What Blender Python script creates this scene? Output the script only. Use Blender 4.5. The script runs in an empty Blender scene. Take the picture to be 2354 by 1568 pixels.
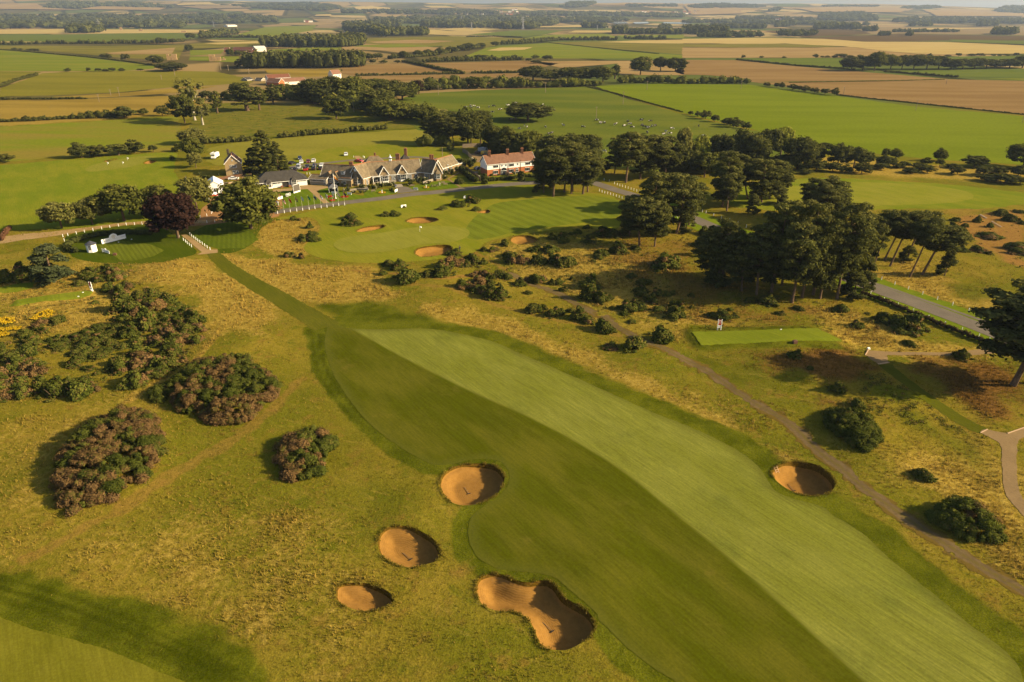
import bpy, math, random
import numpy as np
from mathutils import Vector, Matrix

scene = bpy.context.scene
R = math.radians

# ------------------------------------------------------------------ camera
CAM_H = 64.0
HORIZON = 30.0                       # row of the true horizon in a 2353 x 1568 frame
FPX = 2353 * 24 / 36
PITCH = math.atan((784 - HORIZON) / FPX)
cam_d = bpy.data.cameras.new('camera')
cam = bpy.data.objects.new('camera', cam_d)
scene.collection.objects.link(cam)
cam_d.lens = 24.0; cam_d.sensor_width = 36.0
cam_d.clip_start = 1.0; cam_d.clip_end = 60000.0
cam.location = (0, 0, CAM_H)
cam.rotation_euler = (math.pi / 2 - PITCH, 0, 0)
scene.camera = cam
scene.render.resolution_x, scene.render.resolution_y = 1024, 682

# ------------------------------------------------------------------ sky, sun, exposure
SUN_ELEV = R(24.5)
LIGHT = Vector((-1.0, 0.12, 0)).normalized()      # way the light travels over the ground
world = bpy.data.worlds.new('World'); scene.world = world; world.use_nodes = True
wn = world.node_tree.nodes; wl = world.node_tree.links
sky = wn.new('ShaderNodeTexSky'); sky.sky_type = 'NISHITA'; sky.sun_disc = False
sky.sun_elevation = SUN_ELEV
sky.sun_rotation = math.atan2(-LIGHT.x, -LIGHT.y)
sky.altitude = 60; sky.air_density = 1.0; sky.dust_density = 2.2; sky.ozone_density = 1.0
wn['Background'].inputs['Strength'].default_value = 0.07
wl.new(sky.outputs[0], wn['Background'].inputs['Color'])
sun_d = bpy.data.lights.new('sun', 'SUN'); sun_d.energy = 5.0; sun_d.angle = R(0.5)
sun_d.color = (1.0, 0.81, 0.49)
sun = bpy.data.objects.new('sun', sun_d); scene.collection.objects.link(sun)
ldir = Vector((LIGHT.x * math.cos(SUN_ELEV), LIGHT.y * math.cos(SUN_ELEV), -math.sin(SUN_ELEV)))
sun.rotation_euler = ldir.to_track_quat('-Z', 'Y').to_euler()
sun.location = (300, -50, 200)
vs = scene.view_settings
vs.view_transform = 'Standard'; vs.look = 'None'; vs.gamma = 1.0; vs.exposure = 1.12
vs.use_curve_mapping = False
scene.cycles.use_denoising = True
scene.cycles.max_bounces = 5; scene.cycles.diffuse_bounces = 2; scene.cycles.glossy_bounces = 2
scene.cycles.transmission_bounces = 3; scene.cycles.transparent_max_bounces = 6; scene.cycles.volume_bounces = 0
KCAL = (1.63, 1.61, 1.78)            # brightness of a sunlit white ground under this light
def C(r, g, b, k=1.0):
    """albedo of a level surface that looks (r,g,b) when sunlit"""
    out = []
    for v, kk in zip((r, g, b), KCAL):
        v = v / 255; l = v / 12.92 if v <= 0.04045 else ((v + 0.055) / 1.055) ** 2.4
        out.append(min(0.85, l / kk * k))
    return tuple(out)

# ------------------------------------------------------------------ photograph to ground
FR = {'V': (0, 0, 1 / 1.7407), 1: (0, 0, 1.7233), 2: (1366, 0, 1.7233), 3: (2732, 0, 1.7258), 4: (0, 480, 2.6133),
      5: (800, 500, 3.3629), 6: (1200, 560, 3.3629), 7: (1700, 450, 2.6133), 8: (2400, 450, 2.6133), 9: (3200, 450, 2.6138),
      10: (2400, 950, 2.6133), 11: (3200, 950, 2.6138), 12: (3000, 1350, 2.0903), 13: (0, 950, 1.9617), 14: (0, 1500, 1.9617),
      15: (1200, 1800, 1.7423), 16: (1200, 900, 1.8108), 17: (0, 1050, 2.8513), 18: (1400, 560, 4.708), 19: (1850, 560, 7.84),
      20: (1000, 650, 5.231), 21: (0, 2200, 1.9617), 22: (2400, 1900, 1.388), 23: (1180, 640, 7.84), 24: (760, 660, 6.818), 25: (320, 920, 7.847), 26: (900, 220, 3.923)}
def toV(f, x, y):
    a, b, s = FR[f]; return ((a + x / s) / 1.7407, (b + y / s) / 1.7407)
CP, SP = math.cos(PITCH), math.sin(PITCH)
def ray(u, v):
    dx = (u - 1176.5) / FPX; dy = -(v - 784) / FPX
    return (dx, CP + dy * SP, -SP + dy * CP)
def plane(u, v, z=0.0):
    X, Y, Z = ray(u, v); t = (z - CAM_H) / Z
    return X * t, Y * t

# ------------------------------------------------------------------ terrain height
def _h2(i, j, s):
    n = np.sin(i * 127.1 + j * 311.7 + s * 74.7) * 43758.5453
    return n - np.floor(n)
def vnoise(x, y, sc, s=0):
    x = np.asarray(x, float) / sc; y = np.asarray(y, float) / sc
    i = np.floor(x); j = np.floor(y); fx = x - i; fy = y - j
    fx = fx * fx * (3 - 2 * fx); fy = fy * fy * (3 - 2 * fy)
    a = _h2(i, j, s); b = _h2(i + 1, j, s); c = _h2(i, j + 1, s); d = _h2(i + 1, j + 1, s)
    return (a + (b - a) * fx) * (1 - fy) + (c + (d - c) * fx) * fy
def sstep(a, b, x):
    t = np.clip((np.asarray(x, float) - a) / (b - a), 0, 1); return t * t * (3 - 2 * t)
# skyline: (tangent of bearing, height of the ridge)
SKY_T = np.array([-1.6, -0.75, -0.42, -0.17, 0.0, 0.2, 0.3, 0.34, 0.40, 0.52, 0.62, 0.68, 0.72, 0.76, 1.6])
SKY_Z = np.array([235., 228., 205., 172., 160., 150., 152., 160., 158., 140., 120., 112., 118., 138., 120.])
plateaus = []    # (polygon, height, slope width)
mounds = []      # (x, y, radius, height)
def seg_sd(px, py, poly):
    """signed distance to a closed polygon, positive inside"""
    P = np.asarray(poly, float); px = np.asarray(px, float); py = np.asarray(py, float)
    d2 = np.full(px.shape, 1e18); ins = np.zeros(px.shape, bool)
    for k in range(len(P)):
        ax, ay = P[k]; bx, by = P[(k + 1) % len(P)]
        ex, ey = bx - ax, by - ay; L = ex * ex + ey * ey + 1e-12
        t = np.clip(((px - ax) * ex + (py - ay) * ey) / L, 0, 1)
        d2 = np.minimum(d2, (px - ax - t * ex) ** 2 + (py - ay - t * ey) ** 2)
        if ay != by:
            c = ((ay > py) != (by > py)) & (px < (bx - ax) * (py - ay) / (by - ay) + ax)
            ins ^= c
    d = np.sqrt(d2); return np.where(ins, d, -d)
def line_d(px, py, pts):
    P = np.asarray(pts, float); px = np.asarray(px, float); py = np.asarray(py, float)
    d2 = np.full(px.shape, 1e18)
    for k in range(len(P) - 1):
        ax, ay = P[k]; bx, by = P[k + 1]
        ex, ey = bx - ax, by - ay; L = ex * ex + ey * ey + 1e-12
        t = np.clip(((px - ax) * ex + (py - ay) * ey) / L, 0, 1)
        d2 = np.minimum(d2, (px - ax - t * ex) ** 2 + (py - ay - t * ey) ** 2)
    return np.sqrt(d2)
def boxed(px, py, poly, pad, fn, default):
    P = np.asarray(poly, float); lo = P.min(0) - pad; hi = P.max(0) + pad
    m = (px > lo[0]) & (px < hi[0]) & (py > lo[1]) & (py < hi[1])
    out = np.full(np.shape(px), default, float)
    if m.any(): out[m] = fn(px[m], py[m], poly)
    return out
def hgt(x, y):
    x = np.asarray(x, float); y = np.asarray(y, float)
    r = np.hypot(x, y)
    near = 1 - sstep(215, 275, y)
    h = near * (0.9 * (vnoise(x, y, 46, 1) - .5) + 0.34 * (vnoise(x, y, 17, 2) - .5) + 0.10 * (vnoise(x, y, 6, 3) - .5))
    h = h + (1 - near) * (1 - sstep(300, 420, r)) * 0.25 * (vnoise(x, y, 30, 4) - .5)
    for (mx, my, mr, mh) in mounds:
        h = h + mh * np.exp(-((x - mx) ** 2 + (y - my) ** 2) / (mr * mr))
    for (poly, ph, w) in plateaus:
        sd = boxed(x, y, poly, w + 1, seg_sd, -99.0)
        h = h + ph * sstep(-w, 0.0, sd)
    far = y > 3000
    if np.any(far):
        t = x / np.maximum(y, 1)
        zs = np.interp(t, SKY_T, SKY_Z)
        n = (vnoise(x, y, 1500, 7) - .5) * 50 + (vnoise(x, y, 520, 8) - .5) * 22
        ramp = sstep(3600, 9300, y)
        h = h + np.where(far, ramp * zs + n * sstep(4200, 7500, y) * (1 - 0.75 * sstep(7800, 9300, y)), 0)
        h = h - np.where(far, 130 * sstep(9800, 14000, y), 0)
    return h
def hz(x, y): return float(hgt(np.array([x]), np.array([y]))[0])
def ground_V(u, v):
    """ground point under a pixel"""
    X, Y, Z = ray(u, v)
    if Z < -0.02:
        z = 0.0
        for _ in range(6):
            t = (z - CAM_H) / Z; z = hz(X * t, Y * t)
        t = (z - CAM_H) / Z
        if Y * t < 3300: return X * t, Y * t
    ts = np.geomspace(300, 13500, 900)
    g = CAM_H + Z * ts - hgt(X * ts, Y * ts)
    k = np.nonzero(g < 0)[0]
    t = ts[k[0]] if len(k) else 9300.0
    return X * t, Y * t
def G(f, x, y): return ground_V(*toV(f, x, y))
def GP(f, pts): return [G(f, x, y) for x, y in pts]
def height_for(x, y, vtop):
    """height of a point above (x,y) that is seen at row vtop"""
    dy = -(vtop - 784) / FPX
    k = (-SP + dy * CP) / (CP + dy * SP)
    return CAM_H + y * k
def px_m(x, y, z=0):
    depth = y * CP + (CAM_H - z) * SP
    return FPX / depth
def smooth(pts, n=6, closed=True):
    P = [np.array(p, float) for p in pts]; out = []; m = len(P)
    for k in range(m if closed else m - 1):
        if closed: a, b, c, d = P[k - 1], P[k], P[(k + 1) % m], P[(k + 2) % m]
        else: a, b, c, d = P[max(k - 1, 0)], P[k], P[k + 1], P[min(k + 2, m - 1)]
        for i in range(n):
            t = i / n
            out.append(0.5 * ((2 * b) + (c - a) * t + (2 * a - 5 * b + 4 * c - d) * t * t + (3 * b - a - 3 * c + d) * t ** 3))
    if not closed: out.append(P[-1])
    return [tuple(p) for p in out]

# ------------------------------------------------------------------ objects
COL = scene.collection
def tag(o, label=None, cat=None, group=None, kind=None):
    if label: o['label'] = label
    if cat: o['category'] = cat
    if group: o['group'] = group
    if kind: o['kind'] = kind
    return o
def link(name, data, parent=None, mat=None):
    o = bpy.data.objects.new(name, data); COL.objects.link(o)
    if parent is not None: o.parent = parent
    if mat is not None and data is not None and len(data.materials) == 0: data.materials.append(mat)
    return o
def empty(name, loc, rz=0.0, label=None, cat=None, group=None):
    o = bpy.data.objects.new(name, None); COL.objects.link(o)
    o.location = loc; o.rotation_euler = (0, 0, rz); o.empty_display_size = 0.3
    return tag(o, label, cat, group)
def np_mesh(name, verts, faces, attrs=None, smooth_=False):
    """faces: (n,k) index array; attrs: {name: per-vertex floats}"""
    verts = np.asarray(verts, np.float32); faces = np.asarray(faces, np.int32)
    me = bpy.data.meshes.new(name)
    n, k = faces.shape
    me.vertices.add(len(verts)); me.vertices.foreach_set('co', verts.ravel())
    me.loops.add(n * k); me.loops.foreach_set('vertex_index', faces.ravel())
    me.polygons.add(n); me.polygons.foreach_set('loop_start', np.arange(0, n * k, k, dtype=np.int32))
    me.polygons.foreach_set('loop_total', np.full(n, k, np.int32))
    if smooth_: me.polygons.foreach_set('use_smooth', np.ones(n, bool))
    for an, av in (attrs or {}).items():
        av = np.asarray(av, np.float32)
        if av.ndim == 1:
            a = me.attributes.new(an, 'FLOAT', 'POINT'); a.data.foreach_set('value', av)
        else:
            a = me.attributes.new(an, 'FLOAT_COLOR', 'POINT'); a.data.foreach_set('color', av.ravel())
    me.update(); me.validate()
    return me
class MB:
    """collects simple solids, then becomes one mesh"""
    def __init__(s): s.v = []; s.f = []
    def add(s, vs_, fs_):
        b = len(s.v); s.v += [tuple(v) for v in vs_]; s.f += [tuple(b + i for i in f) for f in fs_]; return s
    def box(s, c, d, rz=0.0):
        x, y, z = (d[0] / 2, d[1] / 2, d[2] / 2); co, si = math.cos(rz), math.sin(rz); vs_ = []
        for a, b, e in ((-1,-1,-1),(1,-1,-1),(1,1,-1),(-1,1,-1),(-1,-1,1),(1,-1,1),(1,1,1),(-1,1,1)):
            px, py = a * x, b * y
            vs_.append((c[0] + px * co - py * si, c[1] + px * si + py * co, c[2] + e * z))
        return s.add(vs_, [(0,3,2,1),(4,5,6,7),(0,1,5,4),(1,2,6,5),(2,3,7,6),(3,0,4,7)])
    def bar(s, p, q, w, t=None):
        p = Vector(p); q = Vector(q); d = (q - p); d.normalize()
        up = Vector((0, 0, 1)) if abs(d.z) < .95 else Vector((0, 1, 0))
        a = d.cross(up).normalized(); b = a.cross(d).normalized(); t = t or w
        vs_ = []
        for e in (p, q):
            for i, j in ((-1, -1), (1, -1), (1, 1), (-1, 1)): vs_.append(e + a * (i * w / 2) + b * (j * t / 2))
        return s.add(vs_, [(3,2,1,0),(4,5,6,7),(0,1,5,4),(1,2,6,5),(2,3,7,6),(3,0,4,7)])
    def tube(s, pts, rad, n=8, cap=True):
        pts = [Vector(p) for p in pts]
        if not isinstance(rad, (list, tuple)): rad = [rad] * len(pts)
        vs_ = []; fs_ = []
        for k, p in enumerate(pts):
            d = (pts[min(k + 1, len(pts) - 1)] - pts[max(k - 1, 0)]).normalized()
            up = Vector((1, 0, 0)) if abs(d.z) > .9 else Vector((0, 0, 1))
            a = d.cross(up).normalized(); b = d.cross(a)
            for i in range(n):
                t = 2 * math.pi * i / n; vs_.append(p + (a * math.cos(t) + b * math.sin(t)) * rad[k])
        for k in range(len(pts) - 1):
            for i in range(n):
                j = (i + 1) % n; fs_.append((k * n + i, (k + 1) * n + i, (k + 1) * n + j, k * n + j))
        if cap: fs_.append(tuple(range(n))); fs_.append(tuple((len(pts) - 1) * n + i for i in reversed(range(n))))
        return s.add(vs_, fs_)
    def prism(s, poly, z0, z1):
        n = len(poly); vs_ = [(x, y, z0) for x, y in poly] + [(x, y, z1) for x, y in poly]
        fs_ = [tuple(reversed(range(n))), tuple(range(n, 2 * n))] + [(i, (i + 1) % n, n + (i + 1) % n, n + i) for i in range(n)]
        return s.add(vs_, fs_)
    def lathe(s, prof, n=12, c=(0, 0, 0)):
        vs_ = []; fs_ = []
        for r, z in prof:
            for i in range(n):
                t = 2 * math.pi * i / n; vs_.append((c[0] + r * math.cos(t), c[1] + r * math.sin(t), c[2] + z))
        for k in range(len(prof) - 1):
            for i in range(n):
                j = (i + 1) % n; fs_.append((k * n + i, k * n + j, (k + 1) * n + j, (k + 1) * n + i))
        fs_.append(tuple(reversed(range(n)))); fs_.append(tuple((len(prof) - 1) * n + i for i in range(n)))
        return s.add(vs_, fs_)
    def mesh(s, name):
        me = bpy.data.meshes.new(name); me.from_pydata(s.v, [], s.f); me.update(); return me
    def build(s, name, mat, parent=None):
        return link(name, s.mesh(name), parent, mat)
def copy_tree(o, parent=None):
    c = o.copy(); COL.objects.link(c); c.parent = parent
    for ch in list(o.children):
        copy_tree(ch, c)
    return c
ORD = 'first second third fourth fifth sixth seventh eighth ninth tenth eleventh twelfth thirteenth fourteenth fifteenth sixteenth seventeenth eighteenth nineteenth twentieth'.split()
ORD += ['twenty-' + w for w in ORD[:9]] + ['thirtieth'] + ['thirty-' + w for w in ORD[:9]] + ['fortieth'] + ['forty-' + w for w in ORD[:9]] + ['fiftieth'] + ['fifty-' + w for w in ORD[:9]]

# ------------------------------------------------------------------ material helpers
class NT:
    def __init__(s, name):
        s.m = bpy.data.materials.new(name); s.m.use_nodes = True; s.t = s.m.node_tree; s.t.nodes.clear()
        s.out = s.t.nodes.new('ShaderNodeOutputMaterial')
    def n(s, typ, **kw):
        nd = s.t.nodes.new('ShaderNode' + typ)
        for k, v in kw.items(): setattr(nd, k, v)
        return nd
    def put(s, sock, v):
        if isinstance(v, bpy.types.NodeSocket): s.t.links.new(v, sock)
        elif isinstance(v, (tuple, list)) and len(v) == 3 and sock.type == 'RGBA': sock.default_value = (*v, 1)
        else: sock.default_value = v
    def pos(s, scale=None, rotz=0.0):
        g = s.n('NewGeometry').outputs['Position']
        if scale is None: return g
        mp = s.n('Mapping', vector_type='TEXTURE'); s.put(mp.inputs['Vector'], g); mp.inputs['Rotation'].default_value = (0, 0, rotz)
        mp.inputs['Scale'].default_value = tuple(1 / max(v, 1e-4) for v in scale); return mp.outputs[0]
    def obj(s, scale=None, rotz=0.0):
        g = s.n('TexCoord').outputs['Object']
        if scale is None: return g
        mp = s.n('Mapping'); s.put(mp.inputs['Vector'], g); mp.inputs['Rotation'].default_value = (0, 0, rotz)
        mp.inputs['Scale'].default_value = scale; return mp.outputs[0]
    def noise(s, vec, sc, det=2.0, rough=0.5):
        nd = s.n('TexNoise'); s.put(nd.inputs['Vector'], vec); nd.inputs['Scale'].default_value = sc
        nd.inputs['Detail'].default_value = det; nd.inputs['Roughness'].default_value = rough
        return nd.outputs['Fac']
    def math(s, op, a, b=None, c=None, clamp=False):
        nd = s.n('Math', operation=op); nd.use_clamp = clamp
        s.put(nd.inputs[0], a)
        if b is not None: s.put(nd.inputs[1], b)
        if c is not None: s.put(nd.inputs[2], c)
        return nd.outputs[0]
    def ramp(s, v, a, b, c=0.0, d=1.0):
        nd = s.n('MapRange', interpolation_type='SMOOTHSTEP'); s.put(nd.inputs['Value'], v)
        for k, x in zip(('From Min', 'From Max', 'To Min', 'To Max'), (a, b, c, d)): s.put(nd.inputs[k], x)
        return nd.outputs[0]
    def mix(s, f, a, b, blend='MIX'):
        nd = s.n('Mix', data_type='RGBA', blend_type=blend); s.put(nd.inputs[0], f)
        s.put(nd.inputs[6], a); s.put(nd.inputs[7], b); return nd.outputs[2]
    def attr(s, name):
        nd = s.n('Attribute'); nd.attribute_name = name; return nd
    def sep(s, col):
        nd = s.n('SeparateColor'); s.put(nd.inputs[0], col); return nd.outputs
    def bump(s, h, dist, strength=1.0):
        nd = s.n('Bump'); s.put(nd.inputs['Height'], h); nd.inputs['Distance'].default_value = dist
        nd.inputs['Strength'].default_value = strength; return nd.outputs[0]
    def principled(s, col, rough=0.85, normal=None, spec=0.25, metal=0.0):
        p = s.n('BsdfPrincipled'); s.put(p.inputs['Base Color'], col); s.put(p.inputs['Roughness'], rough)
        p.inputs['Specular IOR Level'].default_value = spec; p.inputs['Metallic'].default_value = metal
        if normal is not None: s.put(p.inputs['Normal'], normal)
        s.t.links.new(p.outputs[0], s.out.inputs[0]); return s.m
    def diffuse(s, col, normal=None):
        p = s.n('BsdfDiffuse'); s.put(p.inputs['Color'], col)
        if normal is not None: s.put(p.inputs['Normal'], normal)
        s.t.links.new(p.outputs[0], s.out.inputs[0]); return s.m
MATS = {}
def paint(name, col, rough=0.6, var=0.12, scale=1.5, spec=0.3, metal=0.0):
    """plain surface with a little uneven tone"""
    if name in MATS: return MATS[name]
    t = NT(name); nz = t.noise(t.obj(), scale, 4)
    a = tuple(c * (1 - var) for c in col); b = tuple(min(1, c * (1 + var)) for c in col)
    MATS[name] = t.principled(t.mix(nz, a, b), rough, spec=spec, metal=metal)
    return MATS[name]
# ================================================================== THE GROUND
# raised tees and mounds (must be known before anything is placed)
plateaus.append((GP(10, [(955,992),(2270,952),(2540,1095),(1050,1140)]), 0.7, 2.6))       # tee with the 17 board
plateaus.append((GP(17, [(200,440),(960,330),(1040,350),(1000,395),(210,490)]), 0.4, 1.6))
for f, x, y, r, h in ((16,1050,400,9,1.1),(16,1450,420,7,0.8),(16,740,400,6,0.7),(12,500,300,13,1.6),(12,1150,470,8,0.9),(13,1300,250,10,0.9),
                      (13,1800,900,12,1.0),(16,900,600,12,0.6),(10,500,1250,9,0.6),(12,1100,1000,7,0.8),(14,800,650,9,1.1),(15,760,480,5,.5),(15,2100,900,7,.5)):
    gx, gy = G(f, x, y); mounds.append((gx, gy, r, h))

BUNKERS = {   # traced rims
 'B1': (15, [(970,230),(1000,165),(1080,115),(1180,97),(1290,95),(1370,115),(1420,165),(1425,220),(1390,290),(1330,340),(1250,375),(1160,390),(1080,378),(1020,340),(985,290)], 1.35, 'oval sand bunker touching the dark mown stripe of the near fairway'),
 'B2': (15, [(540,640),(560,580),(610,540),(680,528),(770,535),(860,575),(930,620),(970,680),(980,740),(950,775),(880,800),(780,822),(690,808),(610,770),(555,720)], 1.25, 'egg-shaped sand bunker in the rough, middle of the three left of the fairway'),
 'B3': (15, [(245,1010),(255,955),(310,930),(420,925),(500,935),(580,965),(640,1010),(655,1055),(620,1090),(540,1115),(470,1130),(380,1115),(300,1085),(255,1050)], 1.15, 'smallest near sand bunker, low in the tufted rough, left of the peanut-shaped one'),
 'B4': (15, [(1220,975),(1240,900),(1300,868),(1370,860),(1440,880),(1500,905),(1580,922),(1660,910),(1720,908),(1780,940),(1830,1010),(1900,1060),(1990,1110),(2045,1170),(2058,1230),(2030,1300),(1960,1350),(1870,1395),(1790,1400),(1700,1380),(1650,1320),(1610,1220),(1560,1160),(1480,1130),(1400,1128),(1320,1110),(1250,1060)], 1.6, 'large peanut-shaped sand bunker at the bottom edge of the fairway'),
 'B5': (12, [(170,1130),(215,1080),(290,1045),(380,1035),(480,1045),(580,1075),(670,1140),(715,1210),(700,1270),(640,1310),(540,1328),(440,1320),(330,1280),(240,1220),(195,1170)], 1.85, 'deep round sand bunker with a small ladder, right of the pale fairway stripe'),
 'B6': (16, [(830,205),(850,172),(930,155),(1000,147),(1080,148),(1105,172),(1080,200),(1000,222),(920,232),(860,228)], 1.3, 'pale sand bunker in front of the putting green, beside the standing man'),
 'B7': (16, [(405,44),(450,20),(520,8),(590,0),(618,6),(600,22),(520,42),(440,52)], 1.1, 'narrow sand bunker behind the putting green, left one of two'),
 'B8': ('V', [(932,508),(948,501),(975,499),(1000,501),(1008,506),(990,512),(965,514),(945,513)], 1.2, 'narrow sand bunker behind the putting green, right one of two'),
 'B9': (7, [(545,1042),(610,1022),(660,1018),(685,1035),(660,1056),(600,1056)], 1.0, 'tiny sand bunker beside the gorse at the far corner of the green'),
 'B10': (7, [(888,1332),(920,1300),(1000,1286),(1090,1288),(1150,1308),(1180,1335),(1140,1362),(1050,1380),(960,1378),(900,1352)], 1.1, 'reddish sand bunker in shade at the edge of the heath'),
 'B11': (4, [(1500,452),(1540,428),(1600,422),(1640,430),(1600,452),(1530,463)], 1.0, 'red sand bunker on the practice ground, right of the flags'),
 'B12': (4, [(1085,434),(1140,416),(1220,404),(1216,420),(1130,438)], 0.9, 'thin sand bunker at the back of the practice green'),
}
BPOLY = {}
for k, (f, pts, dep, lab) in BUNKERS.items():
    BPOLY[k] = smooth(GP(f, pts), 4)

FAIRWAY = GP('V', [(760,745),(800,755),(900,757),(985,756),(1060,768),(1130,785),(1200,815),(1300,858),(1400,903),(1500,948),(1600,988),(1690,1033),(1742,1072),(1766,1108),(1785,1132),(1835,1150),(1890,1165)])
FAIRWAY += GP(22, [(1300,230),(1450,320),(1600,460),(1750,580),(1900,700),(2050,830),(2200,940),(2300,1030),(2345,1110),(2340,1220),(2200,1330),(1500,1400),(700,1330),(420,1151),(290,1070),(150,960),(60,870),(0,810)])
FAIRWAY += GP(15, [(2050,1125),(1900,1000),(1790,900),(1700,868),(1560,850),(1400,832),(1300,795),(1230,735),(1185,655),(1170,570),(1190,480),(1240,420),(1320,372),(1395,320),(1450,240),(1455,160),(1400,85),(1290,65),(1180,72)])
FAIRWAY += GP('V', [(1010,1070),(960,1052),(905,1018),(850,975),(810,928),(772,872),(752,822),(746,785)])
STRIPE_LINE = GP('V', [(740,715),(889,802),(1063,891),(1229,966),(1400,1062),(1561,1188),(1793,1388),(1987,1568),(2100,1672)])
FAIRWAY = smooth(FAIRWAY, 4); STRIPE_LINE = smooth(STRIPE_LINE, 9, False)
_sl = np.array(sorted(STRIPE_LINE, key=lambda q: q[1])); SLY, SLX = _sl[:, 1], _sl[:, 0]
FAIRWAY2 = smooth(GP(21, [(-500,440),(-200,480),(0,530),(200,605),(500,690),(800,775),(1000,850),(1200,935),(1450,1038),(1600,1130),(1500,1250),(800,1350),(-300,1350),(-700,900)]), 3)

# ---- painted variation of the natural cover, with one pine shadow: (kind, frame, polygon, feather, strength)
BRUSH = [
 ('g','V',[(640,725),(700,715),(800,740),(990,745),(1200,800),(1400,890),(1600,975),(1760,1060),(1900,1150),(2060,1260),(2353,1460),(2353,1568),(900,1568),(1060,1300),(1040,1200),(900,1100),(760,920),(690,830),(650,790)],5,.35),
 ('g','V',[(720,700),(850,690),(1000,735),(1200,785),(1480,905),(1700,1010),(1650,1020),(1400,915),(1000,760),(800,752)],3.5,0.85),
 ('g','V',[(0,1310),(120,1345),(300,1420),(480,1500),(600,1568),(0,1568)],1.6,.5),
 ('g','V',[(820,1190),(1000,1170),(1100,1200),(1110,1330),(1380,1480),(1400,1568),(1150,1568),(1080,1420),(900,1310),(800,1280)],7,.22),
 ('g','V',[(690,960),(860,1000),(1000,1080),(1000,1170),(820,1180),(700,1080)],6,.35),
 ('g','V',[(330,1260),(420,1230),(600,1300),(900,1568),(600,1568),(420,1420)],6,0.15),
 ('g',12,[(900,350),(1300,420),(1500,520),(1250,560),(950,500)],2.5,0.7),
 ('g',12,[(1150,560),(1500,640),(1700,800),(1950,880),(2040,1000),(2030,1180),(1800,1100),(1500,850),(1200,690)],3,0.55),
 ('g',11,[(1480,480),(1800,470),(2000,620),(1850,690),(1600,640)],3,0.6),
 ('g',10,[(900,900),(1300,940),(2200,920),(2450,1050),(2600,1180),(1600,1170),(1050,1200),(880,1050)],1.5,0.7),
 ('g',10,[(650,1100),(1100,1200),(1400,1350),(1800,1568),(1300,1568),(1000,1380)],2.5,0.5),
 ('g','V',[(0,560),(150,560),(190,600),(120,640),(0,620)],3,0.45),
 ('g','V',[(470,240),(980,270),(980,300),(470,330)],3,0.65),
 ('g','V',[(560,600),(640,690),(700,715),(640,700)],1.5,0.6),
 ('o','V',[(500,585),(640,600),(860,620),(910,690),(780,700),(680,690),(590,650),(520,615)],5.7,1),
 ('o','V',[(300,605),(470,600),(560,640),(650,710),(600,770),(480,760),(470,680),(330,640)],5.7,1),
 ('o','V',[(960,690),(1150,730),(1350,800),(1560,900),(1750,1010),(1900,1120),(1700,1000),(1450,905),(1200,795),(1000,745)],5.7,0.8),
 ('o','V',[(1100,560),(1400,560),(1600,640),(1650,760),(1500,760),(1200,640)],15.2,0.7),
 ('o','V',[(1000,520),(1100,480),(1220,478),(1330,480),(1100,500)],1.9,0.8),
 ('o','V',[(600,510),(690,498),(730,525),(700,590),(640,595),(580,560)],3.8,0.8),
 ('o','V',[(1930,625),(2100,600),(2300,700),(2240,720),(2050,660)],5.7,0.7),
 ('o','V',[(1880,700),(2150,790),(2300,820),(2280,835),(2100,835),(1950,800),(1860,740)],5.7,0.8),
 ('o','V',[(2050,1060),(2250,1000),(2353,1090),(2353,1300),(2260,1230),(2100,1100)],7.6,0.8),
 ('o','V',[(0,590),(60,575),(190,600),(300,680),(250,760),(0,780)],7.6,0.7),
 ('o','V',[(0,960),(200,920),(420,920),(340,1020),(120,1060),(90,1200),(0,1250)],9.5,0.45),
 ('o','V',[(0,240),(420,220),(420,262),(0,290)],5.7,1),
 ('o','V',[(1880,360),(2353,395),(2353,420),(1900,400)],5.7,0.7),
 ('o','V',[(60,1280),(400,1170),(700,1200),(800,1400),(760,1568),(640,1568),(420,1440),(100,1330)],14,.5),
 ('b','V',[(1380,540),(1600,560),(1750,700),(1900,700),(1850,760),(1560,730),(1400,620)],14.4,0.55),
 ('b','V',[(1720,810),(1960,800),(2010,850),(1960,880),(1760,860)],5.4,0.8),  # brown heath and the big pine's cast shadow, painted together
 ('b','V',[(2080,830),(2260,820),(2353,870),(2353,985),(2280,975),(2160,900)],5.4,0.8),
 ('b',12,[(560,470),(820,540),(1000,640),(900,620),(620,560)],3.6,0.6),
 ('b','V',[(700,500),(760,500),(720,590),(640,560)],5.4,0.3),
 ('d','V',[(2190,500),(2353,480),(2353,620),(2310,600),(2240,560)],3,1),
 ('d','V',[(2200,460),(2300,470),(2240,500),(2150,490)],4,0.5),
 ('d',15,[(1080,760),(1200,740),(1260,850),(1150,930),(1030,900)],1.5,0.55),
 ('d',15,[(960,1010),(1060,1010),(1080,1130),(1000,1180)],1.5,0.45),
 ('d','V',[(700,985),(830,1010),(900,1060),(880,1070),(760,1020)],2,0.3),
 ('d',10,[(500,60),(750,70),(700,180),(520,150)],2,0.4),
]
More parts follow.
